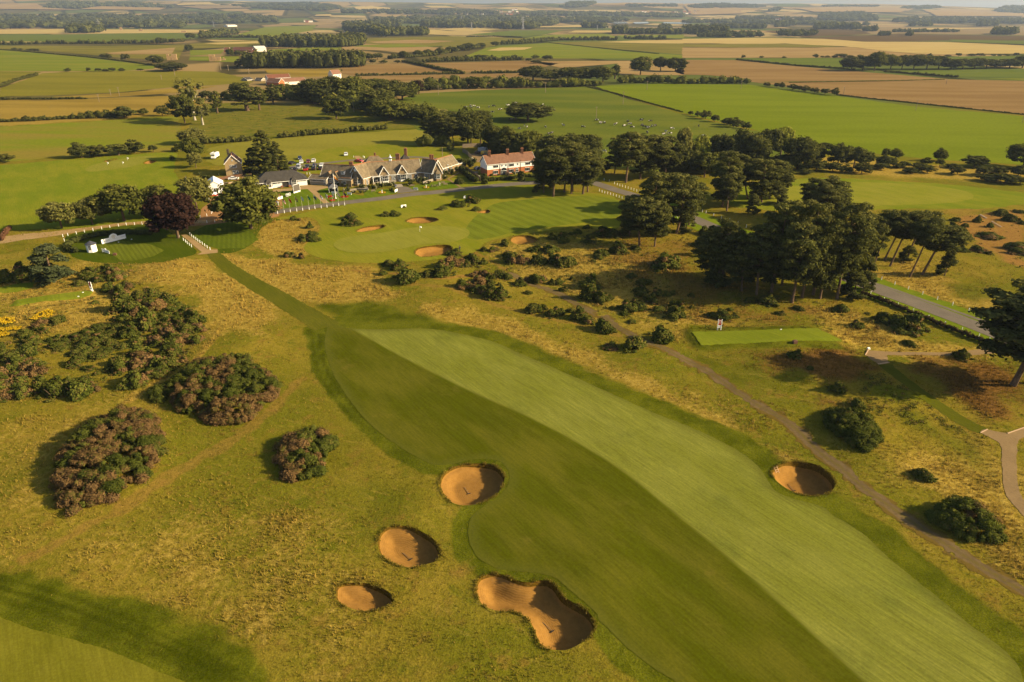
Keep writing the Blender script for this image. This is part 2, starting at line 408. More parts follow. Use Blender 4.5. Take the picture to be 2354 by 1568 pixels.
# soft worn tracks: (frame, points, half width m, strength, kind)
TRACKS = [
 (14,[(230,1450),(500,1290),(900,1080),(1200,870),(1500,700),(1800,520),(2000,370),(2200,200),(2350,40)],1.6,.55,'d'),
 (13,[(1000,1290),(1200,1160),(1450,1040),(1600,890),(1750,700)],1.2,.7,'o'),
 (16,[(380,330),(640,350),(860,370),(1050,385),(1250,365)],1.3,.7,'d'),
 (16,[(640,425),(900,435),(1080,455),(1250,520),(1420,580),(1700,650),(2000,720),(2300,800)],1.3,.55,'d'),
 (16,[(1220,180),(1400,270),(1550,370),(1650,420)],1.2,.6,'d'),
 ('V',[(712,755),(725,800),(738,850),(770,905),(830,965),(890,1012)],1.3,1.0,'g'),
 ('V',[(0,1352),(150,1395),(330,1465),(560,1568)],.5,1.0,'k'),
 ('V',[(0,1330),(150,1368),(330,1440),(600,1568)],.4,.8,'k'),
 ('V',[(0,1375),(150,1420),(330,1490),(520,1568)],.6,.7,'k'),
 ('V',[(735,770),(745,830),(770,885),(830,950),(900,1005)],.55,.9,'k'),
 ('V',[(712,760),(722,820),(745,880),(800,950),(850,990)],.5,.7,'k'),
]
def zones(x, y):
    """weights of green, golden, brown heath, bare soil at ground points"""
    W = {k: np.zeros(x.shape) for k in 'gobdk'}
    for kind, f, pts, fe, st in BRUSH:
        key = id(pts)
        if key not in _bp: _bp[key] = GP(f, pts)
        sd = boxed(x, y, _bp[key], fe * 2, seg_sd, -999.0)
        W[kind] = np.maximum(W[kind], st * sstep(-fe, fe, sd + (vnoise(x, y, 5, 21) - .5) * fe * 1.1))
    for P, w0, w1 in ((FAIRWAY, 3.0, 5.6), (FAIRWAY2, 5.5, 7.5)):      # first cut round the fairways
        sd = boxed(x, y, P, 14, seg_sd, -99.0)
        if P is FAIRWAY: sd = np.where((sd > -12) & (x < np.interp(y, SLY, SLX)), sd * 1.75, sd)
        W['g'] = np.maximum(W['g'], (.9 if P is FAIRWAY else .75) * sstep(-w1, -w0, sd + (vnoise(x, y, 2.2, 23) - .5) * 1.5 + (vnoise(x, y, 7, 24) - .5) * 1.0))
        W['o'] = W['o'] * (1 - sstep(-w1, -w0, sd))
    for f, pts, hw, st, kind in TRACKS:
        key = id(pts)
        if key not in _bp: _bp[key] = smooth(GP(f, pts), 4, False)
        d = boxed(x, y, _bp[key], 8, line_d, 99.0)
        W[kind] = np.maximum(W[kind], st * (1 - sstep(hw * .5, hw * 1.4, d + (vnoise(x, y, 2.2, 22) - .5) * hw)))
        if kind in 'dg': W['o'] *= 1 - .7 * (1 - sstep(hw * .5, hw * 1.6, d))
    return W
_bp = {}

# ---- sheets cut from a grid along a signed distance
def clip(Vt, T, val, attrs):
    """keep the part of triangles where val > 0; Vt (n,m) columns, val index into columns"""
    s = Vt[:, val] > 0
    k = s[T].sum(1)
    keep = T[k == 3]; outV = [Vt]; nb = len(Vt); outT = [keep]
    for cnt in (1, 2):
        sub = T[k == cnt]
        if not len(sub): continue
        ss = s[sub]
        odd = np.argmax(ss if cnt == 1 else ~ss, axis=1)
        a = sub[np.arange(len(sub)), odd]; b = sub[np.arange(len(sub)), (odd + 1) % 3]; c = sub[np.arange(len(sub)), (odd + 2) % 3]
        def cut(p, q):
            vp = Vt[p, val]; vq = Vt[q, val]; t = (vp / (vp - vq))[:, None]
            return Vt[p] * (1 - t) + Vt[q] * t
        ab = cut(a, b); ac = cut(a, c); m = len(sub)
        iab = nb + np.arange(m); iac = nb + m + np.arange(m); nb += 2 * m
        outV += [ab, ac]
        if cnt == 1: outT.append(np.stack([a, iab, iac], 1))
        else: outT += [np.stack([iab, b, c], 1), np.stack([iab, c, iac], 1)]
    Vn = np.concatenate(outV); Tn = np.concatenate(outT)
    used, inv = np.unique(Tn, return_inverse=True)
    return Vn[used], inv.reshape(Tn.shape)
def grid_tris(nx, ny):
    i = np.arange(nx - 1)[None, :]; j = np.arange(ny - 1)[:, None]; a = (j * nx + i).ravel()
    return np.concatenate([np.stack([a, a + 1, a + nx + 1], 1), np.stack([a, a + nx + 1, a + nx], 1)])
def iso_sheet(poly, res, lo=0.0, hi=None, ragged=0.0, rsc=1.2, resy=None):
    P = np.asarray(poly); pad = max(0, -lo) + res + ragged
    x0, y0 = P.min(0) - pad; x1, y1 = P.max(0) + pad
    nx = max(3, int((x1 - x0) / res) + 2); ny = max(3, int((y1 - y0) / (resy or res)) + 2)
    X, Y = np.meshgrid(np.linspace(x0, x1, nx), np.linspace(y0, y1, ny)); X = X.ravel(); Y = Y.ravel()
    sd = seg_sd(X, Y, poly)
    rg = (vnoise(X, Y, rsc, 31) - .5) * ragged + (vnoise(X, Y, rsc * .37, 32) - .5) * ragged * .6 if ragged else 0
    cols = [X, Y, sd, sd + rg - lo]
    if hi is not None: cols.append(hi - sd)
    Vt = np.stack(cols, 1); T = grid_tris(nx, ny)
    Vt, T = clip(Vt, T, 3, None)
    if hi is not None: Vt, T = clip(Vt, T, 4, None)
    return Vt, T
def sheet(name, poly, mat, dz, res, ragged=0.0, rsc=1.2, extra=None, resy=None):
    Vt, T = iso_sheet(poly, res, 0.0, None, ragged, rsc, resy)
    A_ = np.asarray(poly); lo_, hi_ = A_.min(0), A_.max(0)
    for bp in BPOLY.values():      # leave the bunkers open
        b = np.asarray(bp)
        if (b.max(0) > lo_).all() and (b.min(0) < hi_).all():
            cut = -boxed(Vt[:, 0], Vt[:, 1], bp, 3, seg_sd, -9.0) - .05
            Vt, T = clip(np.concatenate([Vt[:, :3], cut[:, None]], 1), T, 3, None)
            if len(T) == 0: break
    z = hgt(Vt[:, 0], Vt[:, 1]) + dz
    at = {'sd': Vt[:, 2]}
    if extra: at.update(extra(Vt[:, 0], Vt[:, 1]))
    me = np_mesh(name, np.stack([Vt[:, 0], Vt[:, 1], z], 1), T, at, True)
    return link(name, me, None, mat)
def strip_poly(pts, w):
    P = np.array(pts); d = np.gradient(P, axis=0); d /= np.linalg.norm(d, axis=1)[:, None] + 1e-9
    n = np.stack([-d[:, 1], d[:, 0]], 1)
    w = np.broadcast_to(np.asarray(w, float), (len(P),))[:, None]
    return [tuple(p) for p in P + n * w / 2] + [tuple(p) for p in (P - n * w / 2)[::-1]]

# ---- ground material
GOLD = C(162,134,54); GOLD2 = C(190,162,80); OLIVE = C(134,122,38); GREEN = C(112,114,28); DKGREEN = C(84,90,16)
HEATH = C(112,80,40); HEATH2 = C(144,106,56); SOIL = C(158,112,66); TAN = C(170,132,66)
t = NT('heath_and_rough_grass')
p = t.pos()
n_big = t.noise(p, .035, 3); n_mid = t.noise(p, .16, 4, .6); n_tuft = t.noise(p, .9, 4, .65); n_fine = t.noise(p, 4.5, 3, .7)
za = t.attr('zone'); zs_ = t.sep(za.outputs['Color']); zg, zo, zb, zd = zs_[0], zs_[1], zs_[2], za.outputs['Alpha']
zk = t.attr('dark').outputs['Fac']
c0 = t.mix(t.ramp(t.math('ADD', t.math('MULTIPLY', n_mid, .55), t.math('MULTIPLY', n_tuft, .45)), .38, .62), OLIVE, C(154,134,50))
c0 = t.mix(t.ramp(n_big, .40, .60, 0, .75), c0, GREEN)
wisp = t.noise(t.pos((.25,1.1,1), R(-25)), .8, 4, .7)
c0 = t.mix(t.ramp(t.noise(p, .30, 4, .65), .54, .68, 0, .6), c0, C(148,116,54))
c0 = t.mix(t.ramp(t.noise(p, .22, 4, .6), .56, .70, 0, .6), c0, C(98,106,26))
c0 = t.mix(t.ramp(wisp, .52, .72, 0, .55), c0, C(168,146,66))
c_gold = t.mix(t.ramp(n_tuft, .35, .68), GOLD, GOLD2); c_gold = t.mix(t.ramp(n_mid, .52, .72, 0, .75), c_gold, C(136,116,42))
c0 = t.mix(t.ramp(t.math('ADD', zo, t.math('MULTIPLY', t.math('SUBTRACT', n_tuft, .5), .9)), .15, .7), c0, c_gold)
c_h = t.mix(t.ramp(n_tuft, .38, .62), HEATH, HEATH2)
c0 = t.mix(t.ramp(t.math('ADD', zb, t.math('MULTIPLY', t.math('SUBTRACT', n_tuft, .5), .8)), .2, .8), c0, c_h)
c_g = t.mix(t.ramp(n_mid, .35, .65), DKGREEN, GREEN); c_g = t.mix(t.ramp(n_tuft, .58, .75, 0, .55), c_g, C(122,112,38))
c0 = t.mix(t.ramp(t.math('ADD', zg, t.math('MULTIPLY', t.math('SUBTRACT', n_tuft, .5), .7)), .2, .75), c0, c_g)
c_d = t.mix(t.ramp(n_tuft, .35, .7), SOIL, TAN)
c0 = t.mix(t.ramp(t.math('ADD', zd, t.math('MULTIPLY', t.math('SUBTRACT', n_tuft, .5), .6)), .2, .9, 0, .9), c0, c_d)
c0 = t.mix(t.math('MULTIPLY', zk, .6), c0, C(58,66,6))
c0 = t.mix(.55, c0, t.mix(t.ramp(n_fine, .25, .75), (.45,.43,.38), (1.5,1.5,1.42)), 'MULTIPLY')
# far country seen edge-on: patchwork of small fields and hedges
vor = t.n('TexVoronoi'); t.put(vor.inputs['Vector'], t.pos((1,.55,1), .35)); vor.inputs['Scale'].default_value = .0034
vs3 = t.sep(vor.outputs['Color'])
cf = t.mix(t.ramp(vs3[0], .25, .45), C(108,98,58), C(172,144,98)); cf = t.mix(t.ramp(vs3[1], .62, .70), cf, C(194,168,114)); cf = t.mix(t.ramp(vs3[2], .72, .78), cf, C(104,112,54))
cf = t.mix(t.ramp(t.noise(p, .0022, 3), .52, .60, 0, .75), cf, C(74,72,40))
vd = t.n('TexVoronoi', feature='DISTANCE_TO_EDGE'); t.put(vd.inputs['Vector'], t.pos((1,.55,1), .35)); vd.inputs['Scale'].default_value = .0034
cf = t.mix(t.ramp(vd.outputs['Distance'], .02, .05, .85, 0), cf, C(58,58,32))
c0 = t.mix(t.attr('far').outputs['Fac'], c0, cf)
bh = t.math('ADD', t.math('MULTIPLY', n_tuft, .7), t.math('MULTIPLY', n_fine, .3))
rough_bump = t.bump(bh, .30, .75)
M_GROUND = t.diffuse(c0, rough_bump)

# ---- the one sheet of ground out to the hills
ys = [14.0]
while ys[-1] < 14500:
    y = ys[-1]; ys.append(y + (max(.42, .0062 * y) if y < 330 else (.02 * y if y < 3500 else .028 * y)))
ys = np.array(ys)
tx = np.concatenate([np.linspace(-1.7, -1.0, 24)[:-1], np.linspace(-1.0, 1.0, 400), np.linspace(1.0, 1.7, 24)[1:]])
YY, TT = np.meshgrid(ys, tx, indexing='ij'); XX = (TT * (YY + 22)).ravel(); YY = YY.ravel()
T = grid_tris(len(tx), len(ys))
bsd = np.full(XX.shape, 99.0)
for k, poly in BPOLY.items():
    bsd = np.minimum(bsd, -boxed(XX, YY, poly, 6, seg_sd, -99.0))
Vt, T = clip(np.stack([XX, YY, bsd + 0.02], 1), T, 2, None)
gx, gy = Vt[:, 0], Vt[:, 1]
W = zones(gx, gy)
zone = np.stack([W['g'], W['o'], W['b'], W['d']], 1)
far = sstep(520, 620, np.hypot(gx * .6, gy))
me = np_mesh('ground', np.stack([gx, gy, hgt(gx, gy)], 1), T, {'zone': zone, 'dark': W['k'], 'far': far}, True)
tag(link('ground', me, None, M_GROUND), kind='structure')

# ------------------------------------------------------------------ mown turf materials
def turf(name, ca, cb, stripes=None, patch=.5, extra=None, fine=.28, bumpd=.05, grain=R(-54)):
    t = NT(name); p = t.pos()
    nm = t.noise(t.pos((.4,1,1), grain), .15, 4, .6); nf = t.noise(p, 3.0, 4, .7); nb = t.noise(p, .03, 2)
    col = t.mix(t.ramp(t.math('ADD', t.math('MULTIPLY', nm, .7), t.math('MULTIPLY', nb, .3)), .36, .64), ca, cb)
    if stripes:
        ang, w, amt = stripes
        wv = t.n('TexWave', wave_type='BANDS', bands_direction='X'); t.put(wv.inputs['Vector'], t.pos((1,1,1), ang))
        wv.inputs['Scale'].default_value = .314 / w; wv.inputs['Distortion'].default_value = .15; wv.inputs['Detail'].default_value = 1
        wv.inputs['Detail Scale'].default_value = 3
        col = t.mix(t.math('MULTIPLY', t.ramp(wv.outputs['Fac'], .4, .6), amt), col, t.mix(.5, col, (.25,.30,.12), 'MULTIPLY'))
    gr = t.noise(t.pos((.22,3.2,1), grain), 1.0, 3, .65); col = t.mix(.32, col, t.mix(t.ramp(gr, .3, .7), (.62,.64,.58), (1.32,1.30,1.25)), 'MULTIPLY')
    if extra: col = extra(t, col, nm, nf)
    col = t.mix(fine, col, t.mix(t.ramp(nf, .25, .75), (.45,.45,.4), (1.45,1.45,1.4)), 'MULTIPLY')
    return t.diffuse(col, t.bump(nf, bumpd, .7))
LIGHTG = C(142,142,64); LIGHTG2 = C(130,132,50); DARKF = C(88,92,14); DARKF2 = C(106,104,30)
def fw_extra(t, col, nm, nf):
    s = t.attr('stripe').outputs['Fac']
    dk = t.mix(t.ramp(nm, .38, .66), DARKF, DARKF2)
    f = t.ramp(t.math('ADD', s, t.math('MULTIPLY', t.math('SUBTRACT', nf, .5), .7)), -.45, .45)
    streak = t.noise(t.pos((.08,1.6,1), R(-54)), .7, 4, .6)
    col = t.mix(t.ramp(streak, .52, .72, 0, .5), col, C(122,126,54))
    col = t.mix(t.ramp(t.noise(t.pos(), .09, 3, .6), .55, .72, 0, .55), col, C(104,112,46))
    dry = t.ramp(t.noise(t.pos(), .11, 4, .65), .60, .74, 0, .5)
    col = t.mix(f, col, t.mix(dry, dk, C(124,112,48)))
    col = t.mix(.30, col, t.mix(t.ramp(t.noise(t.pos((.2,3.2,1), R(-54)), 1.0, 3, .65), .3, .7), (.6,.62,.56), (1.34,1.32,1.26)), 'MULTIPLY')
    return t.mix(t.ramp(t.math('ADD', t.attr('sd').outputs['Fac'], t.math('MULTIPLY', t.math('SUBTRACT', nm, .5), 3.0)), -.3, 2.2, .6, 0), col, C(104,104,40))
M_FAIR = turf('mown_fairway_turf', LIGHTG, LIGHTG2, extra=fw_extra)
M_FAIR2 = turf('mown_fairway_turf_pale', C(134,128,42), C(118,116,32))
def stripe_side(x, y):
    """signed distance to the seam between the two mowing passes; positive on the darker one"""
    d = line_d(x, y, STRIPE_LINE)
    side = seg_sd(x, y, STRIPE_LINE + [(STRIPE_LINE[-1][0] - 200, STRIPE_LINE[-1][1] - 20), (STRIPE_LINE[0][0] - 200, STRIPE_LINE[0][1])])
    return {'stripe': np.where(side > 0, d, -d)}
tag(sheet('fairway', FAIRWAY, M_FAIR, .035, .7, .22, .8, stripe_side), kind='structure')
tag(sheet('near_fairway', FAIRWAY2, M_FAIR2, .035, .8, .22, .8), kind='structure')

M_LAWN = turf('mown_lawn', C(132,136,34), C(148,142,46))
M_LAWN_Y = turf('mown_lawn_dry', C(140,142,44), C(152,148,54))
M_GREEN = turf('putting_green_turf', C(152,148,62), C(144,142,52), fine=.12, bumpd=.02)
M_TEE = turf('tee_turf', C(136,142,42), C(124,134,36), fine=.2)
M_TEESTRIPE = turf('striped_tee_turf', C(120,126,40), C(112,120,36), stripes=(R(36), 1.25, .5))
M_PRACTICE = turf('practice_ground_turf', C(122,134,32), C(142,142,42))
M_PATHG = turf('mown_path_turf', C(98,100,26), C(112,108,36))
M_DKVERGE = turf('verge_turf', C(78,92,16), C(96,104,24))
M_VERGE = turf('roadside_turf', C(114,134,26), C(128,138,36))
M_CHECK = turf('checkered_fairway_turf', C(132,138,44), C(120,130,38), stripes=(R(35), 4.5, .38))
M_CLUBLAWN = turf('club_lawn_turf', C(108,128,26), C(120,134,32), stripes=(R(30), 2.4, .28))
M_SCRUB = None

# lawns between drive and heath
LAWN18 = smooth(GP('V', [(636,503),(700,489),(800,470),(900,452),(1000,440),(1100,432),(1210,424),(1300,440),(1400,448),(1420,470),(1430,500),(1410,530),(1330,520),(1260,530),(1190,540),(1120,556),(1090,580),(1040,590),(985,598),(900,604),(820,604),(740,594),(705,580),(700,565),(718,548),(735,530),(732,512),(712,500),(670,503)]), 3)
tag(sheet('approach_lawn', LAWN18, M_LAWN, .03, .9, .4, 1.5), kind='structure')
CHK = smooth(GP(7, [(720,960),(900,930),(1200,900),(1500,880),(1800,880),(2050,930),(2060,1000),(2020,1080),(1900,1120),(1600,1160),(1300,1200),(1000,1240),(860,1270),(700,1310),(480,1330),(420,1240),(480,1140),(580,1050)]), 3)
tag(sheet('far_fairway', CHK, M_CHECK, .055, .9, .3), kind='structure')
GREEN18 = smooth(GP(16, [(245,140),(290,105),(420,78),(600,58),(760,30),(900,14),(1050,10),(1190,25),(1230,60),(1190,100),(1080,130),(950,138),(850,150),(760,170),(620,195),(480,206),(350,198),(270,175)]), 4)
tag(sheet('putting_green', GREEN18, M_GREEN, .09, .8, .15), kind='structure')
tag(sheet('mown_grass_path', strip_poly(smooth(GP('V', [(487,578),(505,598),(535,622),(585,653),(640,684),(700,720),(752,752)]), 5, False), np.linspace(3.6, 6.5, 31)), M_PATHG, .03, .5, .45, 1.0), kind='structure')
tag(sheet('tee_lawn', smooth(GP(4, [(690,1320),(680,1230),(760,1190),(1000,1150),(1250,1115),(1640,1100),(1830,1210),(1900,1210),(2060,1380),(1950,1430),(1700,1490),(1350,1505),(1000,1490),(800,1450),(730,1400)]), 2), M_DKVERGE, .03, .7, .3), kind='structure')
tag(sheet('striped_tee', GP(4, [(1010,1310),(1180,1250),(1560,1300),(1720,1365),(1600,1430),(1400,1475),(1260,1470)]), M_TEESTRIPE, .06, .6, .1), kind='structure')
tag(sheet('striped_lawn', GP(4, [(1960,1190),(2230,1070),(2520,1050),(2700,1250),(2560,1340),(2280,1350),(2130,1300)]), turf('striped_lawn_turf', C(110,120,34), C(100,114,30), stripes=(R(20), 1.4, .4)), .035, .7, .2), kind='structure')
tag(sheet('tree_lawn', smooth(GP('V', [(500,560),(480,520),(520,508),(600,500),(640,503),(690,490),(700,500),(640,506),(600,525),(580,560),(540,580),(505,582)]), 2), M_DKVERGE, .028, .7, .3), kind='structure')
PRACT = smooth(GP('V', [(-260,420),(-60,385),(0,380),(100,372),(165,366),(300,356),(400,350),(405,365),(400,395),(415,415),(425,440),(440,470),(445,495),(350,508),(250,516),(150,528),(0,530),(-300,550)]), 2)
tag(sheet('practice_ground', PRACT, M_PRACTICE, .03, 1.5, .6, 3), kind='structure')
tag(sheet('practice_green', smooth(GP(4, [(890,515),(950,480),(1060,450),(1250,415),(1450,385),(1620,378),(1630,405),(1520,425),(1480,455),(1380,490),(1200,515),(1000,540),(920,540)]), 3), M_GREEN, .06, 1.0, .2), kind='structure')
tag(sheet('heath_tee', GP(10, [(957,992),(2272,953),(2540,1093),(1050,1138)]), M_TEE, .05, .5, .45), kind='structure')
tag(sheet('side_tee', GP(17, [(190,430),(560,375),(960,325),(1060,335),(1030,385),(900,420),(500,460),(190,505),(100,500)]), M_TEE, .045, .5, .2), kind='structure')
tag(sheet('back_tee', GP(17, [(-60,300),(200,245),(400,228),(370,290),(200,340),(-60,360)]), M_TEE, .045, .5, .2), kind='structure')
OVAL = smooth(GP(9, [(150,760),(400,735),(800,735),(1200,755),(1600,800),(1790,850),(1810,895),(1700,930),(1400,960),(1000,970),(600,985),(300,980),(-300,960),(-500,850),(-200,780)]), 3)
tag(sheet('mown_rough_ground', smooth(GP(9, [(0,690),(400,690),(900,710),(1400,745),(1900,790),(2342,840),(2600,900),(2342,960),(2000,1000),(1600,1010),(1000,1010),(400,1030),(-700,1000),(-700,800)]), 2), M_PRACTICE, .03, 1.2, 2.5, 4), kind='structure')
tag(sheet('far_green', OVAL, M_LAWN_Y, .07, 1.2, .3), kind='structure')
tag(sheet('heath_mown_strip', strip_poly(smooth(GP(12, [(1120,225),(1250,330),(1450,480),(1650,620),(1850,740),(1960,785)]), 4, False), 3.0), M_PATHG, .03, .45, .35), kind='structure')
tag(sheet('club_lawn', GP(20, [(470,650),(600,610),(850,590),(1050,570),(1210,562),(1545,860),(1000,935),(560,1000),(430,900)]), M_CLUBLAWN, .04, .8), kind='structure')
tag(sheet('flag_lawn', smooth(GP(20, [(1405,615),(1440,580),(1600,540),(1900,600),(2150,660),(2400,700)]) + GP(18, [(250,960),(500,940),(760,930),(905,985),(860,1010),(500,1080),(0,1140)]) + GP(20, [(2000,790),(1650,848),(1540,740)]), 2), M_CLUBLAWN, .04, .8), kind='structure')
tag(sheet('bench_lawn', smooth(GP(18, [(1115,895),(1250,850),(1500,810),(1830,770),(2060,890),(1700,930),(1350,958),(1190,940)]), 2), M_CLUBLAWN, .04, .7), kind='structure')
tag(sheet('side_lawn', GP(18, [(1870,760),(2060,640),(2354,750),(2650,860),(2354,870),(2090,890)]), M_LAWN, .04, .7), kind='structure')
tag(sheet('house_lawn', GP(7, [(620,680),(800,660),(1000,650),(1200,640),(1220,700),(1000,730),(640,760),(560,700)]), M_LAWN, .035, 1.0), kind='structure')
tag(sheet('car_park_lawn', GP('V', [(645,380),(760,340),(900,330),(1060,345),(1090,372),(1000,382),(820,392),(740,398),(660,400)]), M_LAWN, .03, 1.4), kind='structure')
# ------------------------------------------------------------------ roads, paths, gravel
def stone(name, ca, cb, sc=3.0, bd=.01, extra=None):
    t = NT(name); p = t.pos(); n1 = t.noise(p, sc, 5, .7); n2 = t.noise(p, .22, 3)
    col = t.mix(t.ramp(t.math('ADD', t.math('MULTIPLY', n1, .6), t.math('MULTIPLY', n2, .4)), .36, .64), ca, cb)
    if extra: col = extra(t, col, n1, n2)
    return t.diffuse(col, t.bump(n1, bd, .8))
M_ASPH = stone('worn_asphalt', C(124,114,106), C(142,130,120))
M_GRAVEL = stone('pale_gravel', C(176,144,102), C(196,164,120))
M_GRAVELR = stone('pinkish_gravel', C(168,122,80), C(188,142,98))
M_PATHGR = stone('heath_path_gravel', C(150,124,92), C(168,140,104))
M_SOIL = stone('bare_sandy_soil', C(138,100,62), C(164,122,78), 1.2, .05)
DRIVE = smooth(GP(20, [(480,1050),(1000,972),(1600,893),(2354,803)]) + GP(18, [(600,1105),(1100,1035),(1600,990),(2354,905)]) +
               GP(7, [(600,783),(900,752),(1170,735),(1500,718),(1700,722),(1850,765),(2000,815)]) + GP(8, [(350,868),(600,960),(800,1035),(1045,1140),(1300,1245),(1550,1332)]) +
               GP(11, [(745,520),(1100,650),(1600,835),(2050,1010),(2342,1130),(2700,1280),(3300,1540)]), 4, False)
tag(sheet('asphalt_drive', strip_poly(DRIVE, 5.6), M_ASPH, .07, .7, .12), kind='structure')
tag(sheet('road_verge', strip_poly(DRIVE[62:], 15.0), M_VERGE, .03, .7, .7, 1.5), kind='structure')
tag(sheet('club_forecourt', GP(20, [(440,600),(470,575),(900,540),(1195,475),(1600,498),(1650,530),(1440,580),(1405,620),(1480,690),(1665,850),(1545,866),(1350,690),(1205,562),(1050,572),(850,594),(480,634)]), M_GRAVEL, .055, .6, .1), kind='structure')
tag(sheet('gravel_court', smooth(GP('V', [(455,505),(462,482),(480,468),(505,452),(522,425),(560,412),(590,440),(640,445),(648,462),(640,498),(560,505),(480,517),(400,522),(395,512)]), 3), M_GRAVELR, .05, .8, .3), kind='structure')
tag(sheet('gravel_drive', strip_poly(smooth(GP(4, [(-250,1310),(0,1262),(250,1225),(500,1200),(850,1150),(1250,1095),(1600,1070),(1900,1062),(2200,1066)]), 4, False), np.interp(np.arange(33), [0, 10, 18, 32], [11, 7, 3.8, 3.4])), M_GRAVEL, .055, .7, .5), kind='structure')
tag(sheet('tee_path', GP(4, [(1890,1205),(1955,1200),(2170,1355),(2270,1358),(2282,1390),(2060,1412),(2110,1385)]), M_GRAVEL, .06, .4, .15), kind='structure')
tag(sheet('car_park_road', strip_poly(smooth(GP(5, [(1060,660),(1230,572),(1400,545),(1700,515),(2000,480),(2300,462)]) + GP(18, [(1000,330),(1250,326),(1500,345),(1720,372)]), 4, False), 3.6), M_ASPH, .06, .8, .2), kind='structure')
tag(sheet('gateway_apron', GP(18, [(80,305),(170,302),(262,360),(120,380)]), M_GRAVEL, .06, .8, .2), kind='structure')
tag(sheet('terrace_steps_apron', GP(18, [(880,880),(1020,880),(1110,900),(1190,945),(1330,965),(860,1012),(905,985)]), M_ASPH, .065, .5, .1), kind='structure')
tag(sheet('stable_yard', smooth(GP(19, [(190,480),(330,420),(640,440),(760,480),(640,690),(340,680),(300,560)]), 2), M_PATHGR, .05, .9, .3), kind='structure')
tag(sheet('house_drive', smooth(GP(5, [(560,640),(690,620),(720,700),(760,760),(600,760),(560,710)]), 2), M_PATHGR, .05, .8, .2), kind='structure')
tag(sheet('heath_path', GP(12, [(985,108),(1130,120),(1700,127),(1980,94),(2150,78),(2150,128),(1850,152),(1142,150),(1162,218),(1068,225),(962,150)]), M_PATHGR, .045, .4, .25), kind='structure')
tag(sheet('heath_walk', smooth(GP(12, [(1925,800),(1985,770),(2150,805),(2291,755),(2420,715),(2420,790),(2291,840),(2235,900),(2237,1200),(2291,1370),(2420,1480),(2420,1610),(2291,1500),(2150,1330),(2110,1200),(2105,980),(2085,880)]), 2), M_PATHGR, .045, .35, .2), kind='structure')
tag(sheet('garden_path', strip_poly(GP(18, [(1800,720),(1845,735),(1960,670),(2065,615)]), .9), M_PATHGR, .075, .4), kind='structure')
tag(sheet('lawn_path', strip_poly(GP(18, [(1845,738),(1960,820),(2085,893)]), .9), M_PATHGR, .08, .4), kind='structure')
tag(sheet('footpath', strip_poly(smooth(GP(11, [(740,470),(850,502),(1200,625),(1600,765),(2060,925),(2300,1010)]), 3, False), 1.1), M_ASPH, .06, .5, .2), kind='structure')
TRACK = smooth(GP(16, [(1500,345),(1650,418),(1850,490),(2000,570),(2150,650)]) + GP(10, [(0,790),(150,920),(300,1000),(450,1085),(650,1150),(850,1260),(950,1310),(1150,1420)]) + GP(12, [(0,530),(200,640),(400,780),(600,980),(750,1080),(950,1260),(1150,1400)]) + GP(22, [(1750,275),(1950,405),(2200,560),(2354,650),(2600,800),(3000,1040),(3500,1330)]), 3, False)
def rut(t, col, n1, n2):
    sd = t.attr('sd').outputs['Fac']
    col = t.mix(t.ramp(t.math('ADD', sd, t.math('MULTIPLY', t.math('SUBTRACT', n1, .5), 1.2)), .9, 1.25, 0, .6), col, C(118,104,42))
    return t.mix(t.ramp(t.math('ADD', sd, t.math('MULTIPLY', t.math('SUBTRACT', n2, .5), 2.2)), .15, .6, .85, 0), col, C(122,100,40))
tag(sheet('dirt_track', strip_poly(TRACK, 2.7), stone('track_soil', C(112,94,68), C(136,114,82), 1.4, .05, rut), .03, .4, 1.5, 1.3), kind='structure')

# ------------------------------------------------------------------ farmland
def crop(name, ca, cb, ang=0.0, rows=0.0, amt=.3, st=.12):
    t = NT(name); n1 = t.noise(t.pos((.22,1,1), R(-6)), st * .25, 4, .6); n2 = t.noise(t.pos(), .6, 3, .7)
    col = t.mix(t.ramp(n1, .38, .64), ca, cb)
    if rows:
        wv = t.n('TexWave', wave_type='BANDS', bands_direction='X'); t.put(wv.inputs['Vector'], t.pos((1,1,1), ang))
        wv.inputs['Scale'].default_value = .314 / rows; wv.inputs['Distortion'].default_value = .3
        col = t.mix(t.math('MULTIPLY', t.ramp(wv.outputs['Fac'], .35, .65), amt), col, t.mix(1.0, col, (.5,.55,.35), 'MULTIPLY'))
    col = t.mix(.25, col, t.mix(t.ramp(n2, .3, .7), (.55,.55,.5), (1.4,1.4,1.35)), 'MULTIPLY')
    return t.diffuse(col, t.bump(n2, .12, .6))
MC = {
 'green': crop('pasture_green', C(122,132,40), C(138,138,48)), 'bright': crop('bright_ley', C(128,138,32), C(118,130,26), 0, 0),
 'grass': crop('cow_pasture', C(100,112,40), C(118,122,46)), 'worn': crop('worn_pasture', C(132,140,36), C(150,134,58), R(75), 3.0, .15),
 'gold': crop('golden_stubble', C(208,182,120), C(194,164,104)), 'tan': crop('tan_stubble', C(182,152,104), C(166,134,90), R(80), 9.0, .12),
 'brown': crop('brown_stubble', C(164,132,88), C(148,116,74), R(72), 7.0, .14), 'dark': crop('ploughed_earth', C(110,88,58), C(98,78,50)),
 'olive': crop('olive_pasture', C(138,128,56), C(120,112,46)), 'crop': crop('ripening_maize', C(146,136,50), C(134,126,44), R(-8), 2.6, .32),
 'deep': crop('deep_green_field', C(104,116,46), C(114,122,48)), 'grey': crop('hazy_stubble', C(162,138,100), C(144,122,88)), 'oat': crop('dry_meadow', C(170,142,66), C(146,122,54)),
 'scrub': crop('bracken_meadow', C(100,108,36), C(142,126,52), 0, 0, .3, 2.2), 'straw': crop('mown_club_meadow', C(150,142,56), C(138,132,50)),
}
